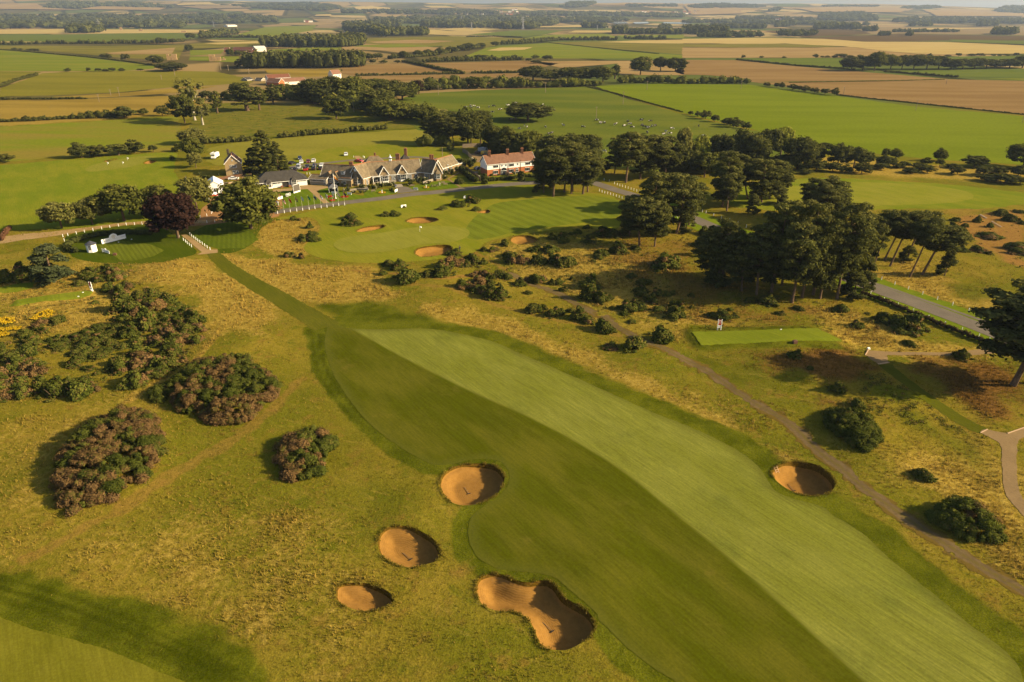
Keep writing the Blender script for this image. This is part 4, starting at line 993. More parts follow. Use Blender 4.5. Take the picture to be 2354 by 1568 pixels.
# ---- masses: far woods, hedges and thickets
def mass_mesh(name, items, seed=0, leaf_px=1.7, tint0=.42, core=True):
    """items: (x, y, z, width, height) crowns welded into one foliage mesh"""
    r = np.random.default_rng(seed); Vs, Fs, Ts = [], [], []; nb = 0; cv, cf = cube_sphere()
    for (x, y, z, w, h) in items:
        ppm = 683 / math.sqrt(x * x + y * y + 3600)
        s = min(max(.16, leaf_px / ppm), w * .30, h * .34); n = int(np.clip(2.6 * w * h / (s * s) * .42, 16, 420))
        d = unit(n, r); d[:, 2] = np.where(d[:, 2] < -.5, -d[:, 2], d[:, 2])
        ph = r.uniform(0, 6.28, 3)
        lump = 1 + .14 * np.sin(d[:, :1] * 6 + ph[0]) + .12 * np.sin(d[:, 1:2] * 7 + ph[1]) + .1 * np.sin(d[:, 2:] * 8 + ph[2])
        c = np.array([x, y, z + h * .5]); rad = np.array([w * .5, w * .5, h * .52])
        P = c + d * rad * lump * r.uniform(.86, 1.04, (n, 1))
        v, q = leaf_quads(P, d + unit(n, r) * .42, r.uniform(.6, 1.05, n) * s, .8, r)
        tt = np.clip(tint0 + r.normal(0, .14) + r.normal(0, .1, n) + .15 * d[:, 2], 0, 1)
        Vs.append(v); Fs.append(q + nb); Ts.append(np.repeat(tt, 4)); nb += len(v)
        if core:
            v = c + cv * rad * .88; v[:, 2] = np.maximum(v[:, 2], z - .3); Vs.append(v); Fs.append(cf + nb); Ts.append(np.full(len(v), tint0 * .7)); nb += len(v)  # darker core tint paints the shade inside the foliage
    return np_mesh(name, np.concatenate(Vs), np.concatenate(Fs), {'tint': np.concatenate(Ts)})
def hedge(f, pts, h, w, label, mat=None, name='hedge', wob=.35, group='hedges between the fields', step=None):
    P = np.array(GP(f, pts)); seg = np.linalg.norm(np.diff(P, axis=0), axis=1); cum = np.r_[0, np.cumsum(seg)]; L = cum[-1]
    st = step or max(w * .55, L / 260); r = random.Random(int(L * 7)); items = []
    sK = np.arange(0, L, st)
    X = np.interp(sK, cum, P[:, 0]); Y = np.interp(sK, cum, P[:, 1])
    for x, y in zip(X, Y):
        k = 1 + r.uniform(-wob, wob); x += r.uniform(-.15, .15) * w; y += r.uniform(-.25, .25) * w
        items.append((x, y, hz(x, y), max(w, st * 1.25) * (1 + (k - 1) * .5), h * k))
    o = link(name, mass_mesh(name, items, int(L)), None, mat or L_HEDGE)
    return tag(o, label, 'hedge', group)
def wood(f, poly, h, label, mat=None, w=None, name='woodland', stuff=True, cap=420):
    P = GP(f, poly); A = np.array(P); lo = A.min(0); hi = A.max(0); w = w or h * .62
    area = abs(np.sum(A[:, 0] * np.roll(A[:, 1], -1) - A[:, 1] * np.roll(A[:, 0], -1))) / 2
    n = int(min(cap, area / (w * w * .42) + 3)); ww = max(w, math.sqrt(area / max(n, 1)) * 1.05)
    r = np.random.default_rng(int(area) % 9973); items = []; tries = 0
    C_ = r.uniform(lo, hi, (n * 12, 2)); ok = seg_sd(C_[:, 0], C_[:, 1], P) > 0
    C_ = C_[ok][:n]
    for x, y in C_:
        k = r.uniform(.75, 1.18); items.append((x, y, hz(x, y), ww * r.uniform(.8, 1.2), h * k))
    if not items: return None
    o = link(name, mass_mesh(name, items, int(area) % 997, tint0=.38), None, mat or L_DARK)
    if stuff: tag(o, kind='stuff')
    o['label'] = label; o['category'] = 'trees'
    return o
# ------------------------------------------------------------------ trees one by one
TDESC = {'pine': 'tall dark pine', 'pine_lean': 'leaning bare-trunked pine', 'pine_low': 'low bushy pine', 'pine_blue': 'blue-green bushy pine', 'oak': 'round green broadleaf tree', 'dark': 'dark broadleaf tree',
         'lime': 'yellow-green broadleaf tree', 'pale': 'pale green broadleaf tree', 'poplar': 'narrow upright tree', 'birch': 'pale slender birch', 'thorn': 'dark thorn bush', 'thorn_green': 'green thorn bush', 'fir': 'dark conifer', 'bigoak': 'big spreading green tree'}
def grove(f, where, items, group):
    rec = sorted(items, key=lambda i: i[1]); tot = {}
    for it in rec: tot[it[0]] = tot.get(it[0], 0) + 1
    c = {}
    for kd, x, yb, yt, w in rec:
        k = c.get(kd, 0); c[kd] = k + 1
        lab = '%s, %s from left %s' % (TDESC[kd], ORD[k], where) if tot[kd] > 1 else '%s %s' % (TDESC[kd], where)
        tree(kd, f, x, yb, yt, w, lab, group)
# by the drive, left
tree('pale', 4, 648, 1136, 858, 320, 'pale round tree at the left end of the row along the gravel drive', 'trees along the gravel drive')
tree('pale', 4, 972, 1095, 810, 290, 'second pale round tree in the row along the gravel drive', 'trees along the gravel drive')
tree('oak', 4, 1300, 1062, 675, 390, 'taller dark green tree, third in the row along the gravel drive', 'trees along the gravel drive')
tree('oak', 4, 1640, 1010, 690, 330, 'green tree just behind the copper beech', 'trees along the gravel drive')
tree('copper', 4, 1865, 1235, 745, 520, 'purple copper beech beside the striped tee')
tree('pale', 4, 2065, 975, 610, 330, 'pale crowned tree between the copper beech and the white marquee')
tree('bigoak', 5, 685, 1392, 745, 870, 'big dark spreading tree in front of the gravel court')
tree('fir', 5, 890, 650, 60, 560, 'great dark conifer behind the low white shop')
tree('fir', 5, 1060, 640, 215, 330, 'broad lower conifer merging with the great one behind the shop')
tree('fir', 5, 720, 640, 300, 300, 'shorter conifer left of the great one beside the brick house')
tree('pine_blue', 13, 430, 350, 55, 340, 'blue-green pine standing in the gorse left of the white hut')
# left hedgerow and its bushes
grove(4, 'in the row behind the practice green', [('thorn',860,395,240,195),('thorn',1045,382,265,195),('thorn',1240,370,250,200),('thorn',1415,345,218,200)], 'round bushes behind the practice green')
grove(4, 'in the boundary by the motorhome', [('pale',2020,250,85,240),('thorn_green',1890,330,235,120),('oak',2030,420,190,190),('pale',2050,500,340,150),('thorn',1605,335,260,90),('thorn',60,445,355,150),('thorn_green',1835,335,285,90),('thorn_green',1805,430,375,60)], 'boundary bushes')
tree('birch', 1, 1345, 830, 520, 175, 'slender silver birch above the left boundary hedge')
tree('birch', 1, 1400, 862, 690, 150, 'birch with pale bare trunk low in the left boundary')
tree('oak', 1, 1275, 850, 640, 140, 'bushy green tree under the silver birch')
grove(1, 'in the scrub beyond the brick house', [('poplar',1705,765,560,190),('poplar',1790,760,590,90),('poplar',1500,780,620,75),('poplar',1885,720,570,80),('thorn',1420,685,625,90),('thorn',1550,680,630,80),('dark',2170,720,545,200),('oak',1650,690,570,110),('oak',1950,660,580,110),('oak',2050,660,585,110),('dark',2270,690,530,190),('oak',2320,820,650,150),('thorn',860,810,735,150),('thorn',1120,800,728,85),('thorn_green',985,790,750,80)], 'scrub trees beyond the club')
grove(2, 'in the wood left of the cow pasture', [('oak',60,700,530,200),('oak',200,640,545,200),('dark',330,680,550,200),('oak',420,690,600,170),('oak',120,730,600,190),('dark',250,790,620,200),('oak',340,830,680,200),('oak',510,800,720,150),('oak',590,850,735,130),('dark',720,850,770,210),('pale',680,800,750,110),('dark',820,862,790,200),('dark',920,860,765,180),('thorn_green',780,862,815,110)], 'trees left of the cow pasture')
grove(2, 'in the scrub belt behind the cow pasture', [('copper' if 0 else 'dark',520,650,550,90),('oak',480,655,560,100),('dark',1320,555,458,150),('oak',1560,560,465,120),('oak',1650,565,462,130),('oak',1800,570,458,150),('poplar',1885,545,440,62),('lime',1590,602,538,60),('dark',600,625,570,90),('oak',930,610,530,120),('oak',1440,560,495,100),('thorn_green',1000,560,525,80)], 'trees behind the cow pasture')
tree('copper', 2, 530, 652, 552, 80, 'small purple-leaved tree at the corner of the cow pasture')
grove(2, 'standing in the brown stubble beyond the pasture', [('oak',2060,517,395,130),('dark',2198,490,394,88),('dark',2300,495,392,110)], 'trees in the stubble')
tree('dark', 2, 1285, 835, 715, 270, 'wide dark tree clump alone in the cow pasture')
grove(2, 'under the lone clump in the cow pasture', [('dark',1200,828,735,110),('dark',1375,808,730,90)], 'lone clump in the pasture')
# behind clubhouse and terrace
grove(7, 'behind the white and red terrace', [('pine',80,320,40,190),('pine',200,330,20,200),('pine',300,345,60,170),('dark',450,330,-10,240),('dark',580,330,20,220),('dark',700,400,140,200),('oak',860,440,150,190),('oak',1080,440,185,250),('dark',960,440,200,180),('pine',790,440,220,190),('thorn_green',265,405,340,90),('dark',480,350,90,200)], 'trees behind the terrace')
grove(7, 'behind the pine cluster at the road bend', [('dark',1330,500,240,260),('dark',1510,500,235,240),('dark',1680,480,235,240),('dark',1760,500,290,150),('dark',1880,620,500,90)], 'trees behind the bend')
grove(7, 'in the cluster at the road bend', [('pine',1240,842,440,230),('pine',1340,880,360,330),('pine',1455,833,370,260),('pine',1530,852,330,300),('pine',1545,828,320,220),('pine',1650,855,430,300),('pine',1700,832,400,240),('pine_low',1225,800,690,110),('pine_low',1160,840,760,90),('pine_low',1300,790,680,120)], 'pines at the road bend')
# right of the road: big grove
grove(8, 'in the grove beyond the road', [('pine',270,735,215,330),('pine',420,700,250,300),('pine',560,690,240,320),('pine',680,680,260,280),('pine',150,640,270,180),('pale',850,600,170,170),('lime',1010,560,245,190),('dark',900,660,400,220),('dark',1200,520,245,200),('dark',1330,560,220,230),('dark',1460,560,190,240),('dark',1600,580,230,280),('dark',1750,500,180,230),('lime',1880,480,160,230),('dark',2060,590,255,260),('oak',1090,680,420,240),('dark',2270,545,330,130),('thorn',50,640,510,110)], 'grove beyond the road')
grove(8, 'beside the far fairway end', [('pine',410,1400,905,330),('pine',570,1402,930,260),('pine',555,1290,640,330),('pine',800,1268,660,340),('pine',720,1040,640,300),('pine',300,1290,875,260),('pine',930,1180,690,280),('pine_low',900,1250,1060,200),('pine_low',640,1290,1000,170)], 'pines by the far fairway')
grove(8, 'around the oval green', [('pine',1275,990,420,280),('pine',1325,1032,560,240),('pine',1420,900,440,250),('pine_lean',1545,905,530,220),('pine',1650,962,500,300),('pine_lean',1690,940,510,230),('pine',1770,905,500,260),('pine',1860,900,530,240),('pine_low',1590,1060,850,150),('pine_low',1850,960,750,200)], 'pines by the oval green')
grove(10, 'in the dark stand before the road', [('pine',1145,445,-60,330),('pine',1260,480,-180,360),('pine',1480,560,10,320),('pine',1635,600,-120,380),('pine',1790,570,-330,420),('pine',2005,685,-160,400),('pine',2110,630,-350,400),('pine',2225,600,-300,380),('pine',2300,640,-160,330),('pine_low',1230,500,150,300),('pine_low',1560,420,30,260),('pine',1900,500,-380,360),('pine_low',1080,190,60,150),('pine_low',1230,470,330,200)], 'dark pine stand')
grove(11, 'in the stand where the road emerges', [('pine',20,632,-230,380),('pine',140,602,-260,360),('pine',205,642,-200,330),('pine',385,642,-330,420),('pine',480,560,-260,350),('pine_low',560,622,380,300),('pine_low',660,560,200,220),('pine',620,420,-240,300)], 'pine stand at the road')
grove(9, 'behind the stand near the oval green', [('pine',300,1120,690,330),('pine',120,1130,700,300),('pine',420,1090,880,160),('pine',200,1200,760,300)], 'pines behind the stand')
for k, (x, yb, yt, w) in enumerate([(770,292,-270,230),(880,242,-230,250),(940,302,-260,260),(1110,242,-260,250),(1145,417,-190,230),(1275,392,-120,330)]):
    tree('pine_lean', 11, x, yb, yt, w, '%s leaning pine from the left beyond the asphalt road' % ORD[k].capitalize().lower(), 'leaning pines', 0.0)
tree('pine_low', 11, 1510, 402, 130, 190, 'low pine hanging at the right end of the leaning pines')
tree('pine_low', 11, 1120, 240, 90, 190, 'small dark pine under the leaning pines')
tree('pine', 11, 2400, 1530, 600, 700, 'second big pine behind the huge one at the right edge')
tree('pine', 11, 2225, 1550, 520, 860, 'huge dark pine cut by the right edge above the heath walk')
grove(9, 'along the edge of the bright green field', [('dark',30,590,265,220),('oak',140,548,330,160),('dark',270,400,320,120),('dark',390,570,320,200),('dark',560,575,365,210),('thorn_green',720,540,410,90),('thorn_green',890,480,370,90),('thorn_green',1000,480,380,150),('thorn_green',1460,510,378,150),('thorn_green',1320,560,470,130),('thorn_green',1455,570,480,110),('thorn',1820,575,452,230),('oak',2330,580,325,300)], 'trees along the bright field')
bushes('thorn', 9, 'in the scrub below the bright field', [(160,625,190),(340,630,150),(470,640,120),(640,650,170),(890,578,170),(850,605,150,.4),(1030,590,120,.4),(1090,580,110,.5),(1260,610,180,.35),(1330,640,130,.5),(1150,645,140,.4),(1640,660,140,.6),(1580,590,110,.4),(1910,670,150,.6),(2060,670,160,.55),(2270,675,170,.6),(1960,735,180,.4),(2130,755,200,.45),(2290,765,170,.45),(60,655,120,.4)], 'scrub bushes on the right')
grove(8, 'in the fence line of the cow pasture', [('thorn',945,28,-15,60),('thorn',1025,45,-10,70),('thorn',1100,70,-20,110),('thorn',1200,100,25,90),('thorn',1330,130,60,110),('thorn',1395,155,50,130),('thorn',1470,140,85,80),('thorn',1530,175,105,90)], 'fence line thorns')
grove(3, 'in the hedge row beside the stubble', [('thorn',647,607,570,45),('thorn',683,610,570,40),('thorn',755,622,582,70),('thorn',798,628,590,40),('thorn',845,635,595,70),('thorn',910,643,605,60),('thorn',980,652,610,70),('thorn',1045,660,608,50),('thorn',580,597,570,50)], 'hedge row thorns')
tree('oak', 3, -10, 495, 400, 50, 'round tree at the left end of the brown stubble')
grove(3, 'in the tree belt beyond the brown stubble', [('dark',1160,490,395,140),('dark',1240,488,378,130),('oak',1320,492,358,110),('oak',1430,482,378,110),('dark',1510,480,380,90),('dark',1590,480,382,110),('oak',1680,482,385,130),('dark',1760,480,388,110),('dark',1850,480,402,130),('dark',1930,478,405,110),('dark',2010,476,402,120),('dark',2090,474,408,120),('dark',2160,472,415,110),('oak',2250,472,402,130),('dark',2340,470,385,130),('dark',1130,488,410,70)], 'tree belt on the right')
grove(3, 'dotted along the far stubble edge', [('thorn',415,403,380,28),('thorn',540,403,386,28),('thorn',697,403,390,28),('thorn',913,402,373,38),('thorn',960,402,386,26),('thorn',993,401,385,38),('thorn',1045,402,382,34),('thorn',1090,402,370,70),('thorn',1155,400,382,46),('thorn',1375,398,376,40),('thorn',1650,392,376,36),('thorn',1700,392,370,36),('thorn',1825,392,378,34),('thorn',1900,391,367,44),('thorn',1990,388,372,50),('thorn',2050,388,368,56),('thorn',2140,390,376,28),('thorn',2185,390,375,26),('thorn',2228,389,373,36),('thorn',2300,387,364,36)], 'dotted far bushes')
grove(1, 'dotted along the far left field edges', [('thorn',468,495,470,40),('thorn',610,492,466,30),('thorn',680,494,470,44),('thorn',725,494,476,36),('thorn',775,494,467,50),('thorn',842,493,470,38),('thorn',968,490,473,38),('thorn',728,402,370,64),('thorn',865,414,372,60),('dark',1090,452,382,75),('thorn',1030,425,390,42),('dark',1304,358,307,48),('dark',1313,272,228,58),('thorn',235,358,335,70),('thorn',145,348,334,32),('thorn',100,347,330,36),('dark',1103,303,260,44),('dark',1140,300,262,24),('dark',1193,302,267,44),('dark',1175,490,432,190),('dark',1250,480,440,80),('thorn',1660,470,408,70),('oak',1590,390,335,46),('oak',1650,388,350,60)], 'dotted far bushes on the left')
grove(2, 'along the fields beyond the brown stubble', [('dark',190,418,368,70),('dark',250,412,368,60),('dark',350,408,380,50),('dark',430,402,352,60),('oak',530,392,347,60),('dark',600,388,342,60),('dark',680,382,330,60),('dark',760,365,320,70),('dark',825,352,312,50),('dark',880,350,298,80),('dark',960,330,297,50),('dark',1062,320,286,56),('thorn',215,440,408,40),('thorn',290,438,414,50),('thorn',385,436,414,40),('dark',960,402,378,76),('thorn',1335,405,380,50),('thorn',1418,415,380,64),('thorn',1290,425,402,40),('thorn',1340,440,414,66)], 'far hedgerow trees')

# ------------------------------------------------------------------ gorse and heath bushes
bushes('gorse', 7, 'on the mown bank behind the green', [(185,1022,92,.55),(330,990,130,.5),(410,990,120,.55),(480,948,140,.6),(540,1034,82,.75)], 'gorse by the green')
bushes('gorse', 'V', 'on the lawn between green and drive', [(790,519,22,.7),(806,521,24,.7),(822,519,24,.7),(806,508,30,.6),(884,498,22,.5),(901,497,26,.55),(927,478,10,.5)], 'gorse on the lawn')
bushes('gorse', 5, 'around the dry grass island', [(1265,1292,90,.9),(1330,1292,60,.6,'gorse_brown'),(1490,1392,90,1.0),(1470,1502,120,.7),(1545,1495,100,.8),(1380,1540,110,.6)], 'gorse of the dry island')
bushes('gorse_mixed', 16, 'left edge of the green surround', [(10,246,52,.9,'gorse_brown'),(70,128,80,.7,'gorse'),(20,128,70,.6,'gorse'),(-60,235,70,.6)], 'gorse left of the green')
bushes('gorse', 16, 'in front of the green', [(640,302,92,.55),(605,362,60,.6),(735,325,120,.55),(740,418,175,.6),(800,380,70,.5),(930,372,100,.55),(1010,372,120,.65),(1075,372,110,.75),(1060,310,130,.7,'gorse_brown'),(1130,305,120,.7,'gorse_brown'),(1125,228,100,.45),(1215,302,70,.6),(1265,303,130,.7),(1335,287,50,.9),(1160,300,70,.6)], 'gorse in front of the green')
bushes('gorse', 16, 'on the mound above the track', [(1285,380,90,.5,'gorse_brown'),(1340,385,90,.6,'gorse_brown'),(1410,392,44,.8),(1450,385,100,.7),(1495,395,60,.9),(1200,470,110,.6,'gorse_mixed'),(1265,490,110,.6,'gorse_mixed'),(1300,435,120,.5,'gorse_brown'),(1385,430,60,.6),(1340,510,110,.7,'gorse_mixed'),(1400,540,120,.7),(1465,545,110,.85),(1438,440,28,.9),(1602,445,85,.65)], 'gorse on the mound')
bushes('gorse', 16, 'beside the shaded red bunker', [(1480,156,64,.75),(1335,192,50,.8),(1410,195,70,.5,'gorse_mixed'),(1500,240,90,.7,'gorse_mixed'),(1545,275,110,.8,'gorse_mixed'),(1610,288,100,.7,'gorse_brown'),(1690,285,100,.7),(1740,290,110,.75),(1810,295,120,.75),(1880,300,110,.8),(1940,302,110,.85),(1800,210,130,.4),(1720,200,100,.4)], 'gorse by the red bunker')
bushes('gorse', 7, 'under the pines by the red bunker', [(1320,1330,110,.6),(1420,1365,120,.6),(1430,1300,90,.6),(1585,1275,90,.6),(1710,1215,80,.6),(1740,1320,120,.5),(1850,1300,200,.55),(1960,1310,160,.6),(2060,1310,140,.6),(1520,1280,60,.6),(1720,1370,110,.4),(2030,1480,160,.75),(2200,1440,90,.5),(1810,1540,90,.5),(1840,1510,100,.8)], 'gorse under the pines')
bushes('gorse', 16, 'between the dirt track and the pines', [(1690,425,90,.85,'gorse_mixed'),(1745,410,80,.7,'gorse_mixed'),(1830,435,56,.7),(1875,425,76,.6),(1970,402,40,.8),(1910,487,52,.8),(1655,503,62,.45),(2090,545,120,.95),(2160,570,110,.75),(2225,550,60,1.0),(2120,470,130,.8),(2180,225,60,1.0),(2160,250,60,.6),(2110,268,40,.5)], 'gorse above the track')
bushes('gorse', 16, 'below the dirt track', [(1690,640,110,.8),(1760,615,60,.6),(1815,680,80,.85),(1870,650,90,.6),(2010,690,110,.9),(1960,640,70,.5),(2090,710,90,.6,'gorse_mixed'),(2165,765,140,.7),(2240,785,70,.6)], 'gorse below the track')
bushes('gorse', 10, 'in the green tangle above the tee', [(440,500,130,.6),(510,490,80,.8),(340,435,100,.5),(370,590,90,.7),(455,580,100,.8),(440,640,130,.6),(590,620,110,.9),(540,700,130,.7),(450,760,130,.6),(570,790,120,.6),(380,700,110,.5),(690,620,120,.55),(775,600,80,.7),(950,625,70,.75),(790,760,140,.7),(755,855,200,.6),(300,775,170,.65),(270,810,90,.5),(180,755,90,.4),(130,760,80,.5),(330,900,90,.5),(960,745,50,.6)], 'gorse tangle above the tee')
bushes('gorse', 10, 'around the number board tee', [(650,340,290,.62),(205,165,150,.75),(370,135,90,.45),(0,215,100,.9),(590,1080,235,.75),(350,1190,210,.85),(100,1180,150,.4,'gorse_mixed'),(1150,825,90,.5),(1240,860,170,.6),(1345,780,70,.6),(1410,845,80,.6),(1570,690,120,.65),(1740,720,180,.55),(1850,740,60,.6),(1880,820,80,.6),(2065,770,110,.5)], 'gorse on the tee heath')
bushes('gorse', 11, 'beside the brown roadside hedge', [(430,810,160,.6),(600,950,135,.55),(700,810,60,.4),(850,905,190,.55),(1130,1010,330,.55),(1150,1148,130,.5),(1700,1290,170,.55),(15,770,60,.6),(1040,1000,130,.5)], 'gorse beside the road')
bushes('gorse', 8, 'under the roadside pines', [(1070,1270,120,.8),(1150,1300,120,.6),(1230,1310,100,.5),(1080,1420,170,.6),(1100,1300,100,.5)], 'gorse at the roadside')
bushes('gorse', 12, 'on the brown heath mound', [(380,185,100,.75),(500,275,50,.9),(710,465,110,.8),(775,455,50,.7,'gorse_brown'),(860,585,120,.65)], 'gorse on the heath mound')
bushes('gorse', 9, 'around the bare sandy pit', [(1440,1155,80,.8),(1390,1110,80,.5),(1660,1150,100,.5),(1720,1200,80,.6),(1860,1155,80,.8),(1965,1210,70,.9),(1580,1280,150,.8),(1690,1260,60,.8,'gorse_mixed'),(1730,1305,110,.5,'gorse_mixed'),(2090,1080,150,.55),(2230,1040,70,.4),(2310,1060,90,.5),(2190,1145,120,.6),(2275,1140,60,.6),(2320,1175,60,.6),(1990,1335,220,.3,'gorse_mixed'),(2270,1440,210,.4,'gorse_mixed'),(2300,1505,170,.4,'gorse_mixed'),(1700,1465,120,.5),(1860,1470,130,.5,'gorse_mixed'),(1970,1490,70,.5)], 'bushes around the sandy pit')
# left gorse heath
bushes('gorse', 17, 'in the long left thicket', [(90,225,200,.7),(250,225,220,.75,'gorse_mixed'),(330,200,220,.8),(1160,115,110,.6),(1250,110,110,.7),(1310,150,140,.6,'gorse_brown'),(1080,170,150,.7),(1000,230,160,.6),(900,280,120,.6),(1140,230,120,.6),(1390,200,130,.8,'gorse_mixed'),(1290,330,130,.8),(1390,380,150,.8,'gorse_mixed'),(1470,320,150,.7,'gorse_mixed'),(1340,420,110,.7),(1580,430,140,.8),(1720,410,160,.7),(1440,600,240,.8),(1580,490,120,.5,'gorse_brown'),(1790,560,190,.7,'gorse_brown'),(1930,480,170,.8),(1700,480,130,.6),(2050,560,150,.7),(1610,620,180,.5,'gorse_brown'),(1950,640,180,.6),(1470,680,140,.6),(1720,760,260,.8),(1900,670,170,.5,'gorse_mixed'),(2080,640,170,.5),(1880,750,160,.6),(2050,750,170,.6,'gorse_mixed'),(2190,720,200,.7),(2120,830,200,.6),(2260,800,150,.6,'gorse_brown'),(1370,800,160,.6),(1530,850,180,.7),(1640,800,130,.6),(1780,880,180,.6),(1930,900,200,.7,'gorse_brown'),(2080,900,170,.6,'gorse_mixed'),(2200,930,160,.5,'gorse_mixed'),(1590,950,180,.5),(1780,960,170,.6,'gorse_brown'),(2020,980,190,.6,'gorse_brown')], 'left gorse thicket')
bushes('gorse', 17, 'in the thicket beside the trodden path', [(1560,1080,200,.6),(1350,1200,160,.8),(1460,1120,140,.6,'gorse_mixed'),(1600,1130,170,.7,'gorse_brown'),(1710,1230,220,.7,'gorse_brown'),(1440,1240,180,.6,'gorse_mixed'),(1330,1290,130,.6),(1980,1080,210,.7),(2100,1150,110,.6,'gorse_brown'),(1940,1240,200,.7),(2040,1190,120,.5,'gorse_brown'),(1880,1100,110,.5,'gorse_brown'),(1770,1330,200,.55),(1530,1420,220,.7,'gorse_mixed'),(1450,1450,170,.6),(1600,1330,150,.6,'gorse_mixed'),(1250,1270,110,.4)], 'lower left thicket')
bushes('gorse', 17, 'in the low left scrub', [(1080,800,180,.4),(1180,760,120,.35),(650,930,140,.5),(760,905,110,.5),(600,1010,170,.4),(720,1010,120,.45),(790,960,150,.5),(870,900,150,.5),(960,880,160,.5),(1060,890,160,.5),(1180,880,160,.5),(1280,850,140,.4),(1120,980,170,.5),(1240,960,150,.5),(1000,960,160,.5),(930,1010,150,.5),(1020,1070,160,.5),(870,1080,150,.5),(910,1190,170,.5),(960,1120,140,.4),(1110,1120,150,.5),(1280,1050,170,.4),(1400,1000,150,.4),(1020,1250,120,.4),(1100,1290,60,.7),(1080,480,60,.6),(1330,670,110,.4)], 'low green scrub')
bushes('gorse', 17, 'among the yellow flowers at left', [(660,700,180,.45),(500,720,120,.6,'gorse_brown'),(410,780,120,.5,'gorse_brown'),(480,820,120,.5),(270,870,150,.5),(400,890,110,.5),(330,940,160,.5),(390,980,150,.5),(50,990,140,.5),(290,1060,200,.5),(380,1020,110,.4),(140,1140,210,.5),(50,1130,120,.5),(30,1060,110,.4)], 'gorse at the left edge')
bushes('gorse_mixed', 17, 'in the brown-topped left patch', [(260,1200,200,.7),(380,1240,190,.6),(460,1290,190,.6,'gorse_brown'),(300,1340,180,.5,'gorse_brown'),(70,1310,180,.6,'gorse_brown'),(60,1400,180,.6),(180,1470,220,.6),(60,1520,220,.6),(250,1540,200,.6),(120,1580,180,.5,'gorse_brown'),(20,1600,120,.5)], 'brown-topped gorse')
bushes('gorse', 14, 'in the detached left thicket', [(350,160,140,.8),(430,210,150,.8),(520,160,150,.7),(470,120,130,.6),(600,190,160,.8),(680,150,140,.8,'gorse_mixed'),(560,110,120,.5),(640,100,120,.5),(740,140,80,.8,'gorse_brown')], 'detached thicket')
bushes('gorse', 12, 'along the heath walk, lone shrub', [(1440,1210,150,.75)], 'lone heath shrubs')

# three big thickets and two dense ones, each one tangled plant mass
def thicket(f, pts, hmax, label, brown=.5, seed=0):
    P = smooth(GP(f, pts), 3); A = np.array(P); c = A.mean(0); r = np.random.default_rng(seed)
    lo, hi = A.min(0), A.max(0); cl = []
    Q = r.uniform(lo, hi, (4000, 2)); sd = seg_sd(Q[:, 0], Q[:, 1], P); Q = Q[sd > .25]; sd = sd[sd > .25]; keep = []
    for k in range(len(Q)):
        if all((Q[k, 0] - Q[j, 0]) ** 2 + (Q[k, 1] - Q[j, 1]) ** 2 > .62 for j in keep): keep.append(k)
    z0 = hz(*c)
    for k in keep:
        x, y = Q[k]; h = hmax * (1 - math.exp(-sd[k] / 1.1)) * r.uniform(.62, 1.12) + .3
        nz_ = float(vnoise(np.array([x]), np.array([y]), 2.6, seed + 5)[0]); br = nz_ + (r.random() - .5) * .35 > 1 - brown
        tint = r.uniform(.70, .98) if br else r.uniform(.12, .5)
        R_ = r.choice([.42,.55,.7,.9,1.15]); g = hz(x, y) - z0
        cl.append(((x - c[0], y - c[1], g + max(.2, h - R_ * .7)), (R_ * r.uniform(.8, 1.25), R_ * r.uniform(.8, 1.25), R_ * r.uniform(.7, 1.05)), int(230 * R_ * R_ / .6), .14, tint))
        if sd[k] < 1.6: cl.append(((x - c[0], y - c[1], g + h * .35), (R_ * .95, R_ * .95, h * .4), 60, .18, tint * .7 if not br else tint))
    root = empty('gorse_thicket', (c[0], c[1], z0), 0, label, 'thicket', 'big gorse thickets')
    link('crown', crown_mesh('thicket_crown', cl, seed, .8, .6), root, L_GORSE)
    mb = MB()
    for k in keep[::5]: mb.tube([(Q[k, 0] - c[0], Q[k, 1] - c[1], hz(*Q[k]) - z0 - .1), (Q[k, 0] - c[0] + .2, Q[k, 1] - c[1], hz(*Q[k]) - z0 + 1.0)], [.06, .03], 5)
    mb.build('stem', M_BARK, root)
thicket(13, [(1320,1250),(1300,1190),(1420,1080),(1520,1010),(1690,990),(1800,960),(1960,960),(2020,1030),(2150,1090),(2195,1180),(2180,1260),(2060,1330),(1980,1440),(1850,1480),(1650,1470),(1580,1400),(1440,1390),(1360,1320)], 2.6, 'largest mixed brown and green gorse thicket, upper right of the left group', .55, 91)
thicket(14, [(420,800),(450,680),(540,560),(680,440),(800,370),(960,310),(1100,300),(1220,340),(1270,480),(1280,620),(1230,720),(1150,820),(1000,890),(930,960),(820,1010),(700,1040),(580,1085),(480,1060),(430,960),(410,880)], 2.5, 'large brown-topped gorse thicket lying nearest the trodden path at left', .62, 92)
thicket('V', [(645,1020),(690,1000),(730,992),(765,1005),(770,1035),(745,1065),(740,1085),(700,1108),(660,1105),(642,1080),(640,1045)], 2.2, 'isolated round gorse thicket beside the near fairway', .4, 93)
thicket(13, [(1160,1270),(1180,1210),(1260,1170),(1320,1180),(1310,1250),(1240,1300)], 1.7, 'small green gorse thicket clinging to the largest one', .05, 94)
thicket(12, [(610,740),(640,650),(720,620),(850,650),(960,690),(1040,760),(1085,840),(1060,920),(960,955),(860,950),(800,880),(700,820)], 2.6, 'long dark green gorse thicket between the dirt track and the heath strip', .06, 95)
thicket(22, [(1830,250),(1850,190),(1950,150),(2060,180),(2150,240),(2230,310),(2260,360),(2180,385),(2050,375),(1930,320)], 2.9, 'dark gorse thicket beside the dirt track at the lower right edge', .08, 96)
